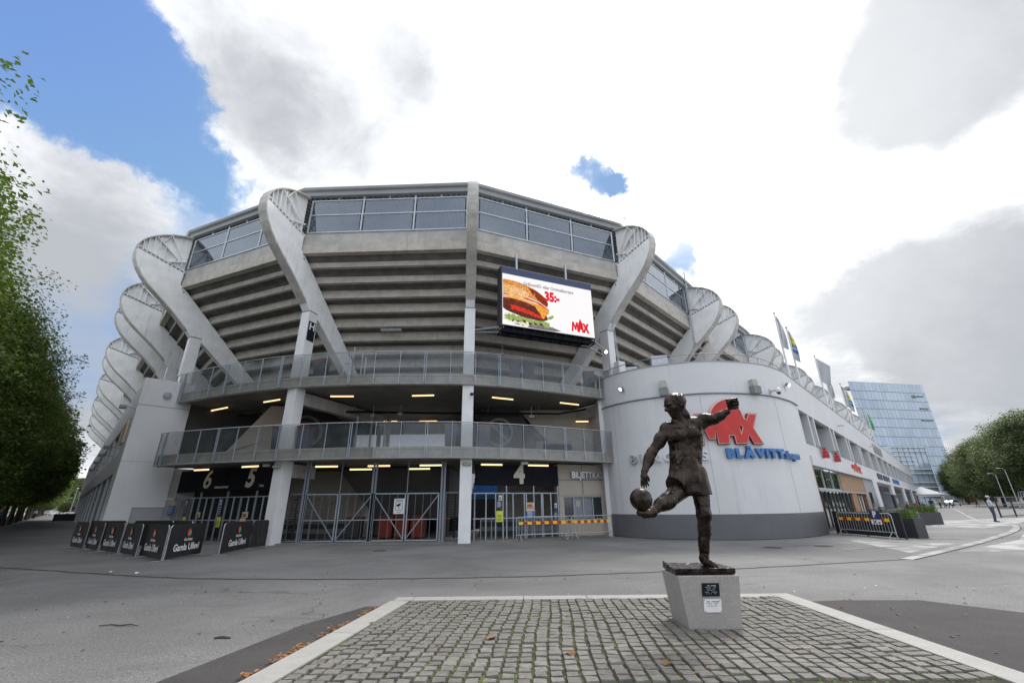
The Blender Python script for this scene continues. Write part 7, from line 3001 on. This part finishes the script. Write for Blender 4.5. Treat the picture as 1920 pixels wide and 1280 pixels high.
table(18.9, 22.9, R(25), 'tall black table just left of the nearest planter')
chair(19.3, 23.9, R(200), 'black chair with pale slats left of the nearest planter')
chair(18.3, 23.4, R(20), 'black chair behind the tall black table')
chair(18.6, 23.2, R(80), 'black chair behind the nearest planter')
for k, (x, y) in enumerate(((21.6, 26.4), (23.6, 28.6), (25.4, 30.4), (27.4, 32.6), (24.0, 30.4))):
    table(x, y, R(30 * k), ('black terrace table, nearest in the row behind the fence', 'black terrace table, second in the row behind the fence', 'black terrace table, third in the row by the long planter',
                            'black terrace table, fourth in the row by the long planter', 'black terrace table close to the shop wall')[k])
    chair(x + .7, y - .3, R(70 * k), 'black chair pulled up to the %s terrace table' % ('first', 'second', 'third', 'fourth', 'wall side')[k])
t = thing('menu_stand', 'black freestanding screen with a small white notice by the shop pier', 'screen', fx(25, 1.4, 0), world_children=True)
fbox(MB(), 23.5, 27.5, .02, 2.05, 1.3, 1.5).build('board', 'led_frame', t)
fbox(MB(), 25.2, 26.2, 1.35, 1.75, 1.5, 1.52).build('notice', 'box_cream', t)
# pop-up tent
t = thing('pavilion_tent', 'white open pavilion tent beside the far end of the annex', 'tent', (90, 100, 0), R(40))
mb = MB()
hw = 3.1
mb.add([(-hw, -hw, 2.7), (hw, -hw, 2.7), (hw, hw, 2.7), (-hw, hw, 2.7), (0, 0, 4.3), (-hw, -hw, 2.4), (hw, -hw, 2.4), (hw, hw, 2.4), (-hw, hw, 2.4)],
       [(0, 1, 4), (1, 2, 4), (2, 3, 4), (3, 0, 4), (5, 6, 1, 0), (6, 7, 2, 1), (7, 8, 3, 2), (8, 5, 0, 3)])
mb.build('canopy', 'tent_cloth', t)
for sx in (-hw, hw):
    for sy in (-hw, hw):
        mb = MB(); mb.tube([(sx, sy, 0), (sx, sy, 2.2)], .05, 6); mb.build('leg', 'galvanised', t)


# ------------------------------------------------------------------ people
def person(lb, x, y, rotz, h=1.76, top='cloth_black', legs='cloth_jeans', pose='stand', hairm='hair', hat=None, shorts=False):
    t = thing('person', lb, 'person', (x, y, 0), rotz)
    s = SDF((-.6, -.75, -.02), (.6, .75, 1.95), .022)
    k_ = h / 1.76
    V_ = lambda a, b, c: (a * k_, b * k_, c * k_)
    sit = pose == 'sit'
    dz = -.42 if sit else 0
    C_ = lambda p, q, r0, r1, tg, k=.02: s.cap(V_(p[0], p[1], p[2]), V_(q[0], q[1], q[2]), r0 * k_, r1 * k_, k, tg)
    st = .20 if pose == 'walk' else .0
    for sg in (-1, 1):
        if sit:
            C_((sg * .10, .0, .50), (sg * .13, -.44, .50), .085, .065, 1)
            C_((sg * .13, -.44, .50), (sg * .13, -.46, .10), .062, .045, 1 if not shorts else 2)
            C_((sg * .13, -.44, .06), (sg * .14, -.60, .04), .045, .035, 3)
        else:
            f = sg * st
            kn = (sg * .10, -f * .55 - .02, .50)
            an = (sg * .11, -f - (0 if f > 0 else -.04), .09 + (.05 if f < 0 else 0))
            C_((sg * .09, 0, .92), kn, .098, .066, 1)
            C_(kn, an, .062, .044, 1 if not shorts else 2)
            C_((an[0], an[1] + .03, an[2] - .04), (an[0] + sg * .02, an[1] - .16, an[2] - .05), .042, .034, 3)
    z = 1.0 + dz
    C_((0, 0, z - .06), (0, 0, z), .14, .14, 1)
    s.ell(V_(0, 0, z + .16), (.165 * k_, .115 * k_, .20 * k_), .03, tag_=0)
    s.ell(V_(0, .0, z + .34), (.195 * k_, .12 * k_, .15 * k_), .03, tag_=0)
    C_((-.15, 0, z + .43), (.15, 0, z + .43), .06, .06, 0)
    C_((0, 0, z + .48), (0, -.015, z + .56), .052, .05, 2)
    s.ell(V_(0, -.02, z + .655), (.074 * k_, .094 * k_, .115 * k_), .015, tag_=2)
    C_((0, -.11, z + .655), (0, -.125, z + .63), .012, .016, 2, .01)
    s.ell(V_(0, .015, z + .695), (.082 * k_, .098 * k_, .098 * k_), .01, tag_=4)
    for sg in (-1, 1):
        if pose == 'front_hands':
            el, wr = (sg * .235, -.02, z + .17), (sg * .07, -.20, z + .06)
        elif sit:
            el, wr = (sg * .23, -.06, z + .18), (sg * .14, -.30, z + .08)
        else:
            el, wr = (sg * .245, .02 + sg * st * .3, z + .15), (sg * .24, -.06 + sg * st * .9, z - .09)
        C_((sg * .19, 0, z + .41), el, .056, .044, 0)
        C_(el, wr, .043, .030, 0)
        d = Vector(wr) - Vector(el)
        d.normalize()
        C_(wr, tuple(Vector(wr) + d * .10), .034, .026, 2)
    me = s.mesh('body', [top, legs, 'skin', 'cloth_black', hairm])
    link('body', me, t)
    if hat:
        mb = MB()
        zt = (z + .70) * k_
        mb.tube([(0, .0, zt - .01), (0, .0, zt + .05), (0, .0, zt + .10)], [.115, .11, .06], 14)
        mb.tube([(0, -.07, zt - .005), (0, -.07, zt + .01)], [.13, .12], 14)
        mb.build('cap', hat, t, smooth=True)
    return t


person('man in pale shirt, dark trousers and light cap standing with hands in front', 35.8, 34.5, R(60), 1.80, 'cloth_white', 'cloth_jeans', 'front_hands', hat='cloth_white')
person('person in black walking away across the open square', 100, 99, R(200), 1.8, 'cloth_black', 'cloth_black', 'walk')
person('person in black top and teal shorts standing by the terrace', 56.5, 62.0, R(150), 1.78, 'cloth_black', 'cloth_teal', 'stand', shorts=True)
person('person in a yellow top walking near the pavilion tent', 83, 89.3, R(120), 1.72, 'cloth_yellow', 'cloth_black', 'walk')
person('person in a white top near the parked silver car', 91.6, 97.5, R(160), 1.7, 'cloth_white', 'cloth_jeans', 'stand')
person('person in a dark jacket right of the one in white', 86.4, 90.8, R(200), 1.78, 'cloth_black', 'cloth_jeans', 'walk')
person('seated guest in red at the terrace, nearer one', 60.0, 69.9, R(230), 1.72, 'cloth_red', 'cloth_black', 'sit')
person('seated guest in red at the terrace, farther one', 66.0, 75.0, R(200), 1.72, 'cloth_red', 'cloth_jeans', 'sit')
person('seated guest in dark blue at the terrace', 62.5, 70.0, R(120), 1.72, 'cloth_blue', 'cloth_black', 'sit')
person('person in a white shirt and dark trousers walking under the trees', -92, 88, R(30), 1.75, 'cloth_white', 'cloth_black', 'walk')
person('person in a blue shirt at the left edge of the picture', -38.8, 34.6, R(80), 1.75, 'cloth_blue', 'cloth_black', 'walk')
for x, y, lb in ((60.0, 69.9, 'nearer'), (66.0, 75.0, 'farther'), (62.5, 70.0, 'dark blue')):
    t = thing('terrace_stool', 'dark stool under the %s seated terrace guest' % lb, 'stool', (x, y, 0))
    mb = MB(); mb.box(-.2, -.2, .40, .2, .2, .425); mb.build('seat', 'led_frame', t)
    for sx in (-.17, .17):
        for sy in (-.17, .17):
            mb = MB(); mb.beam((sx, sy, 0), (sx, sy, .4), .03, .03); mb.build('leg', 'led_frame', t)


# ------------------------------------------------------------------ cars
def car_proto(paint, lb, loc, ang, grp=None):
    t = thing('parked_car', lb, 'car', loc, ang, grp)
    prof = [(-2.15, .35), (-2.2, .62), (-2.1, .86), (-1.25, .96), (-.62, 1.38), (.55, 1.44), (1.35, 1.30), (1.95, 1.0), (2.15, .92), (2.2, .6), (2.12, .34)]
    bm = bmesh.new()
    rows = []
    for yy, sc_, zs in ((-.86, .985, -.0), (-.90, 1.0, 0), (.90, 1.0, 0), (.86, .985, 0)):
        rows.append([bm.verts.new((x * sc_, yy * (1 - .16 * max(0, (z - .95)) / .49), z)) for x, z in prof])
    for a, b in zip(rows[:-1], rows[1:]):
        for k in range(len(prof)):
            k2 = (k + 1) % len(prof)
            bm.faces.new((a[k], a[k2], b[k2], b[k]))
    bm.faces.new(rows[0])
    bm.faces.new(rows[-1][::-1])
    bmesh.ops.recalc_face_normals(bm, faces=bm.faces)
    me = bpy.data.meshes.new('body')
    bm.to_mesh(me)
    bm.free()
    me.materials.append(MATS[paint])
    link('body', me, t)
    for sg in (-1, 1):
        mb = MB()
        mb.prism([(-1.12, .97), (-.60, 1.32), (.50, 1.37), (1.22, 1.24), (1.45, .98)], lambda a, b: (a, sg * (.905 - .3 * max(0, b - .95)), b), lambda a, b: (a, sg * (.85 - .3 * max(0, b - .95)), b))
        mb.build('side_window', 'dark_glass', t)
    mb = MB()
    mb.add([(-1.20, -.76, .99), (-1.20, .76, .99), (-.66, .70, 1.375), (-.66, -.70, 1.375), (-1.23, -.76, 1.01), (-1.23, .76, 1.01), (-.69, .70, 1.395), (-.69, -.70, 1.395)],
           [(0, 1, 2, 3), (7, 6, 5, 4), (0, 4, 5, 1), (1, 5, 6, 2), (2, 6, 7, 3), (3, 7, 4, 0)])
    mb.build('windscreen', 'dark_glass', t)
    for x in (-1.38, 1.35):
        for sg in (-1, 1):
            mb = MB(); mb.tube([(x, sg * .72, .32), (x, sg * .93, .32)], .32, 18); w_ = mb.build('wheel', 'tyre', t)
            mb = MB(); mb.tube([(x, sg * .92, .32), (x, sg * .945, .32)], .20, 14); mb.build('rim', 'car_paint', w_)
    for sg in (-1, 1):
        mb = MB(); mb.box(-2.20, sg * .72 - .16, .66, -2.12, sg * .72 + .16, .80); mb.build('headlight', 'white_print', t)
        mb = MB(); mb.box(2.10, sg * .70 - .14, .74, 2.21, sg * .70 + .14, .88); mb.build('tail_light', 'red_tape', t)
    return t


car_proto('car_paint', 'silver hatchback parked beyond the pavilion tent', (114, 119, 0), R(-160))
proto = car_proto('car_white', 'white car parked at the far end of the avenue, first from the left building', (-152, 158, 0), R(20), 'cars at the far end of the avenue')
tr = kids(proto)
for k, (x, y, a, lb) in enumerate(((-160, 158, 25, 'second from the left building'), (-168, 157, 15, 'third from the left building'), (-181, 158, 25, 'fourth, between the tree trunks'), (-196, 160, 15, 'fifth, between the tree trunks'),
                             (-152, 150, 100, 'turned sideways before the others'), (-212, 163, 20, 'leftmost under the trees'))):
    c = clone(proto, (x, y, 0), R(a), 'white or dark car parked at the far end of the avenue, ' + lb, tree=tr)
    if k % 2 == 0:
        for ch in c.children:
            if ch.name.startswith('body'):
                ch.data = ch.data.copy()
                ch.data.materials[0] = MATS[('car_dark', 'car_blue', 'car_paint')[k // 2]]
        c['label'] = c['label'].replace('white or dark', ('dark', 'blue', 'silver')[k // 2])
    else:
        c['label'] = c['label'].replace('white or dark', 'white')
# ------------------------------------------------------------------ trees
LAST = {}


def crown_mesh(name, n, rx, rz, leaf, seed, m_, egg=0.0, clusters=240, flat=.45, stray=0.0):
    """leaf quads set in drooping sprays round many twig ends"""
    rs = np.random.RandomState(seed)
    # twig ends: mostly near the surface of an egg
    d = rs.normal(size=(clusters, 3))
    d /= np.linalg.norm(d, axis=1)[:, None]
    rad = rs.uniform(.30, 1.0, clusters) ** .45 * rs.uniform(.88, 1.0, clusters)
    rad = np.where(rs.uniform(size=clusters) < stray, rs.uniform(1.0, 1.22, clusters), rad)
    C_ = d * rad[:, None]
    C_[:, 2] *= rz
    wz = 1 - egg * (C_[:, 2] / rz)
    C_[:, 0] *= rx * wz
    C_[:, 1] *= rx * wz
    per = n // clusters
    which = np.repeat(np.arange(clusters), per)
    cs = rs.uniform(.5, 1.2, clusters) * rx * .15
    off = np.clip(rs.normal(size=(len(which), 3)), -1.5, 1.5) * cs[which][:, None]
    off[:, 2] *= flat
    P = C_[which] + off
    N_ = len(P)
    s = leaf * rs.uniform(.6, 1.25, N_)
    # leaf frames: normals mostly up, tilted outwards
    nrm = rs.normal(size=(N_, 3)) * .55 + np.array([0, 0, 1.0]) + P / np.array([rx, rx, rz]) * .5
    nrm /= np.linalg.norm(nrm, axis=1)[:, None]
    a = np.cross(nrm, rs.normal(size=(N_, 3)))
    a /= np.linalg.norm(a, axis=1)[:, None]
    b = np.cross(nrm, a)
    V = np.empty((N_, 4, 3))
    V[:, 0] = P - a * s[:, None]
    V[:, 1] = P - b * s[:, None] * .62
    V[:, 2] = P + a * s[:, None]
    V[:, 3] = P + b * s[:, None] * .62
    V[:, 0] -= nrm * s[:, None] * .25
    V[:, 2] -= nrm * s[:, None] * .25
    me = bpy.data.meshes.new(name)
    me.vertices.add(N_ * 4)
    me.vertices.foreach_set('co', V.reshape(-1))
    me.loops.add(N_ * 4)
    me.loops.foreach_set('vertex_index', np.arange(N_ * 4))
    me.polygons.add(N_)
    me.polygons.foreach_set('loop_start', np.arange(N_) * 4)
    me.polygons.foreach_set('loop_total', np.full(N_, 4))
    me.update()
    me.validate()
    me.materials.append(MATS[m_])
    me['_c'] = 0
    LAST['c'] = C_
    return me


def trunk_mesh(h, r0, seed, crown_z, rx):
    rs = random.Random(seed)
    mb = MB()
    mb.tube([(0, 0, 0), (rs.uniform(-.1, .1), rs.uniform(-.1, .1), h * .5), (rs.uniform(-.2, .2), rs.uniform(-.2, .2), h), (0, 0, crown_z + rx * .7)], [r0 * 1.25, r0, r0 * .8, r0 * .15], 10)
    for k in range(46):
        a = rs.uniform(0, 6.3)
        z0 = h * rs.uniform(.85, 1.2) + k * .14
        L_ = rx * rs.uniform(.6, 1.0) * (1 - .4 * k / 46)
        pts = [(0, 0, z0)]
        for q in range(1, 4):
            f = q / 3
            pts.append((math.cos(a) * L_ * f + rs.uniform(-.2, .2), math.sin(a) * L_ * f + rs.uniform(-.2, .2), z0 + f * rs.uniform(.4, 2.0)))
        mb.tube(pts, [r0 * .35, r0 * .22, r0 * .12, .02], 6)
    return mb


near_crowns, near_limbs = [], []
for s in (1, 2):
    near_crowns.append(crown_mesh('crown', 150000, 4.3, 5.9, .080, s, 'leaf', egg=.16, clusters=900, flat=.6, stray=.03))
    C_ = LAST['c']
    order = np.argsort(-np.linalg.norm(C_ / np.array([4.2, 4.2, 5.5]), axis=1))[:150]
    mb = MB()
    rr = random.Random(s)
    for q in order:
        c_ = Vector(C_[q])
        a_ = Vector((c_.x * .1, c_.y * .1, max(-4.6, c_.z - 2.2 - abs(c_.z) * .2)))
        m_ = a_.lerp(c_, .55) + Vector((0, 0, .35))
        mb.tube([a_, m_, c_, c_ + (c_ - m_) * .35], [.05, .028, .012, .004], 4, cap=False)
    o = mb.build('limbs', 'bark')
    near_limbs.append(o.data)
    bpy.data.objects.remove(o)
mid_crowns = [crown_mesh('crown', 20000, 4.2, 5.5, .17, s, 'leaf', egg=.22, clusters=420, flat=.45) for s in (3, 4)]
to = trunk_mesh(3.2, .22, 1, 7.4, 4.0).build('trunk', 'bark')
trunk_me = to.data
bpy.data.objects.remove(to)
al = Vector((-.7005, .7136, 0))
ap = Vector((-.7136, -.7005, 0))
rs = random.Random(12)
i = 0
s_ = 15.5
ords = ['overhanging the left edge, nearest the viewer', 'second in the avenue', 'third in the avenue', 'fourth in the avenue', 'fifth in the avenue', 'sixth in the avenue', 'seventh in the avenue', 'eighth in the avenue']
while s_ < 215:
    p = al * s_ + ap * (7.5 + rs.uniform(-.2, .2) - 2.6 * min(1, max(0, (s_ - 18) / 45)))
    lb = 'green linden ' + (ords[i] if i < len(ords) else 'far down the left avenue, its crown merging with its neighbours')
    t = thing('avenue_tree', lb, 'tree', (p.x, p.y, 0), rs.uniform(0, 6.3), 'linden trees lining the left avenue')
    o = link('crown', (near_crowns if i < 7 else mid_crowns)[i % 2], t, (0, 0, 7.5))
    sc_ = rs.uniform(.92, 1.08)
    o.scale = (sc_, sc_, rs.uniform(.94, 1.04))
    link('trunk', trunk_me, t)
    if i < 7:
        lo = link('limbs', near_limbs[i % 2], t, (0, 0, 7.5))
        lo.scale = o.scale
    s_ += (4.2 if i < 2 else 6.0) + rs.uniform(-.3, .3)
    i += 1
# second, outer row seen between trunks
s_ = 60
k = 0
while s_ < 200:
    p = al * s_ + ap * (16 + rs.uniform(-1, 1))
    t = thing('avenue_tree', 'green linden of the outer row, seen between the trunks of the avenue', 'tree', (p.x, p.y, 0), rs.uniform(0, 6.3), 'linden trees of the outer row')
    link('crown', mid_crowns[k % 2], t, (0, 0, 7.5)).scale = (1.1, 1.1, 1)
    link('trunk', trunk_me, t)
    s_ += 14
    k += 1

park = [crown_mesh('crown', 60000, 6.0, 6.6, .135, s, 'leaf_pale', egg=.05, clusters=380, flat=.5) for s in (7, 8)]
spots = [(96, 80, 1.18, 'big pale green tree at the right edge, nearest'), (101, 89, 1.10, 'pale green tree second from the right edge'), (107, 100, 1.02, 'pale green tree in the middle of the right hand group'),
         (118, 114, .98, 'pale green tree left of the middle of the right hand group'), (150, 151, .95, 'smaller round tree between the tower and the right hand group'), (128, 110, 1.1, 'pale tree at the back of the right hand group'),
         (118, 92, 1.25, 'tall pale tree behind the ones at the right edge'), (140, 122, 1.2, 'pale tree far back in the right hand group'), (165, 168, 1.0, 'round tree close to the foot of the tower')]
for k, (x, y, sc_, lb) in enumerate(spots):
    t = thing('park_tree', lb, 'tree', (x, y, 0), rs.uniform(0, 6.3), 'pale trees at the right')
    o = link('crown', park[k % 2], t, (0, 0, 8.2 * sc_))
    o.scale = (sc_, sc_, sc_ * 1.05)
    o = link('trunk', trunk_me, t)
    o.scale = (1.3, 1.3, 1.2)

# low shrubs at the far end of the left avenue
for k, (x, y, sc_) in enumerate(((-150, 166, .5), (-158, 170, .6), (-167, 171, .55))):
    t = thing('shrub', ('bright yellow green shrub behind the far parked cars, right one', 'bright yellow green shrub behind the far parked cars, middle one', 'bright yellow green shrub behind the far parked cars, left one')[k], 'shrub', (x, y, 0))
    o = link('foliage', park[k % 2], t, (0, 0, 2.6))
    o.scale = (sc_, sc_, sc_ * .6)
    mb = MB(); mb.tube([(0, 0, 0), (0, 0, 2.5)], [.3, .2], 8); mb.build('stem', 'bark', t)
t = sheet('lawn', [(-180, 128), (-128, 128), (-118, 136), (-190, 142)], .004, 'lawn')
tag(t, 'strip of grass at the far end of the avenue', kind='structure')

# ------------------------------------------------------------------ hill with houses at the far left
bm = bmesh.new()
grid = {}
from mathutils import noise as _n
for i in range(60):
    for j in range(18):
        x = -720 + i * 9
        y = 430 + j * 14
        f = j / 17
        z = (34 * math.sin(min(1, f * 1.15) * PI / 2)) * (.8 + .4 * _n.noise(Vector((x * .008, y * .008, 0)))) - 1
        grid[i, j] = bm.verts.new((x, y, z))
for i in range(59):
    for j in range(17):
        bm.faces.new((grid[i, j], grid[i + 1, j], grid[i + 1, j + 1], grid[i, j + 1]))
me = bpy.data.meshes.new('hill')
bm.to_mesh(me); bm.free()
me.polygons.foreach_set('use_smooth', [True] * len(me.polygons))
me.materials.append(MATS['hill_green'])
tag(link('hill', me), 'rocky wooded hill at the far end of the left avenue', kind='structure')
hc_ = park[0]
rs = random.Random(31)
for k in range(46):
    a = rs.uniform(-1.03, -.93)
    y = rs.uniform(440, 600)
    x = a * y
    f = (y - 430) / 14 / 17
    z = (34 * math.sin(min(1, f * 1.15) * PI / 2)) * (.8 + .4 * _n.noise(Vector((x * .008, y * .008, 0)))) - 1
    t = thing('hill_tree', 'x', 'tree', (x, y, z), 0, 'trees on the far hill')
    t['label'] = 'small green tree on the rocky slope of the far hill'
    o = link('crown', hc_, t, (0, 0, 3))
    o.scale = (.8, .8, .7)
for k in range(9):
    y = 600 + rs.uniform(-15, 20)
    x = (-1.02 + k * .0135) * y
    z = 29 + rs.uniform(-1, 2)
    w_ = rs.uniform(8, 13)
    hm = ('house_cream', 'house_pink', 'white_print')[k % 3]
    t = thing('hillside_house', ('cream', 'pink', 'white')[k % 3] + ' house with a red roof among the trees on top of the far hill', 'house', (x, y, z), R(45 + rs.uniform(-15, 15)), 'houses on the far hill')
    mb = MB(); mb.box(-w_ / 2, -5, -6, w_ / 2, 5, 7); mb.build('wall', hm, t)
    mb = MB(); mb.add([(-w_ / 2 - .5, -5.5, 7), (w_ / 2 + .5, -5.5, 7), (w_ / 2 + .5, 5.5, 7), (-w_ / 2 - .5, 5.5, 7), (-w_ / 2, 0, 10.5), (w_ / 2, 0, 10.5)], [(0, 1, 5, 4), (2, 3, 4, 5), (0, 4, 3), (1, 2, 5), (3, 2, 1, 0)]); mb.build('roof', 'brick_red', t)
    wm = None
    for q in range(3):
        for r__ in range(2):
            if wm is None:
                mb = MB(); mb.box(-.6, -.06, 0, .6, .0, 1.6); o = mb.build('window', 'dark_glass', t); wm = o.data
            else:
                o = link('window', wm, t)
            o.location = (-w_ / 2 + w_ * (q + .5) / 3, -5.01, 1 + r__ * 3)

# ------------------------------------------------------------------ far right: low buildings, lamps, ramp and railings
t = thing('low_building', 'low building with a yellow and orange front beyond the car', 'building', (172, 172, 0), R(-43))
mb = MB(); mb.box(-20, -4, 0, 20, 4, 4.6); mb.build('wall', 'house_cream', t)
mb = MB(); mb.box(-20.5, -4.6, 4.6, 20.5, 4.6, 5.1); mb.build('roof', 'brick_red', t)
for k in range(7):
    mb = MB(); mb.box(-18.5 + k * 5.4, -4.1, .6, -15 + k * 5.4, -4.02, 3.4); mb.build('window', 'dark_glass' if k % 3 else 'orange_bin', t)
for k, (x, y, h_, lb) in enumerate(((80.6, 75, 5.3, 'tall pale street lamp in front of the right hand trees, left one'), (77, 70, 5.8, 'tall pale street lamp in front of the right hand trees, right one'))):
    t = thing('street_lamp', lb, 'street lamp', (x, y, 0), R(200), 'street lamps at the right')
    mb = MB(); mb.tube([(0, 0, 0), (0, 0, h_ * .6), (0, 0, h_)], [.07, .055, .04], 8); mb.build('post', 'galvanised', t)
    mb = MB(); mb.tube([(0, 0, h_), (.5, 0, h_ + .25), (1.8, 0, h_ + .3)], .03, 6); mb.build('arm', 'galvanised', t)
    mb = MB(); mb.box(1.5, -.1, h_ + .2, 2.1, .1, h_ + .32); mb.build('head', 'box_cream', t)
for k, (x, y, lb) in enumerate(((-100, 103, 'thin pale lamp post beside the avenue, near one'), (-138, 142, 'thin pale lamp post beside the avenue, far one'))):
    t = thing('street_lamp', lb, 'street lamp', (x, y, 0), 0)
    mb = MB(); mb.tube([(0, 0, 0), (0, 0, 6)], [.09, .06], 8); mb.build('post', 'galvanised', t)
    mb = MB(); mb.tube([(0, 0, 6), (0, 0, 6.15), (0, 0, 6.3)], [.1, .3, .1], 10); mb.build('head', 'box_cream', t)
# ramp with a row of leaning fence panels
t = thing('stacked_fence_panels', 'row of pale metal fence panels leaning on each other on the ramp', 'fence', (62, 55.5, 0), R(-25))
for k in range(9):
    mb = MB()
    x = k * .62
    for a in range(7):
        mb.beam((x, -1.5 + a * .5, .5 + k * .13), (x + .35, -1.5 + a * .5, 2.4 + k * .13), .04, .04)
    mb.beam((x, -1.5, .5 + k * .13), (x, 1.5, .5 + k * .13), .06, .06)
    mb.beam((x + .35, -1.5, 2.4 + k * .13), (x + .35, 1.5, 2.4 + k * .13), .06, .06)
    mb.build('fence_panel', 'galvanised', t)
mb = MB()
q0 = [(60, 52), (78, 62), (82, 56), (64, 46)]
mb.add([(60, 52, 0), (78, 60, 0), (80, 56, 0), (62, 48, 0), (78, 60, 2.4), (80, 56, 2.4)], [(0, 3, 2, 1), (0, 1, 4), (3, 5, 2), (1, 2, 5, 4), (0, 4, 5, 3)])
o = tag(mb.build('ramp', 'concrete'), 'concrete ramp rising at the right edge', kind='structure')
t = thing('pipe_railing', 'black three bar railing right of the man in the white shirt', 'railing', (51.5, 48.9, 0), world_children=True)
ra, rb = Vector((50.2, 47.4, 0)), Vector((64, 52.0, 0))
ra = Vector((44.5, 42.3, 0)); rb = Vector((58, 49.5, 0))
mb = MB()
for z in (.12, .75, 1.1, 1.75):
    mb.beam((ra.x, ra.y, z), (rb.x, rb.y, z), .09, .07)
mb.build('rail', 'led_frame', t)
for k in range(5):
    p = ra.lerp(rb, k / 4)
    mb = MB(); mb.beam((p.x, p.y, 0), (p.x, p.y, 1.78), .09, .09); mb.build('post', 'led_frame', t)
# barriers and planters down the avenue
for k, (x, y, lb) in enumerate(((-63, 69.8, 'black banner barrier far down beside the left building, right one'), (-65.2, 68.4, 'black banner barrier far down beside the left building, left one'))):
    banner((x - 2.1, y - 1.3), (x, y), lb, text=False, h=1.05)
for k in range(5):
    x, y = -92 + k * 9.5, 84 - k * 9.8
    t = thing('concrete_planter', 'low grey stone box in a row under the avenue trees', 'planter', (x - 3, y - 3, 0), R(45), 'stone boxes under the avenue trees')
    mb = MB(); mb.box(-.8, -2.5, 0, .8, 2.5, .9); mb.build('tub', 'concrete', t, bevel=.05)
    mb = MB(); mb.box(-.7, -2.4, .9, .7, 2.4, 1.0); mb.build('soil', 'bark', t)
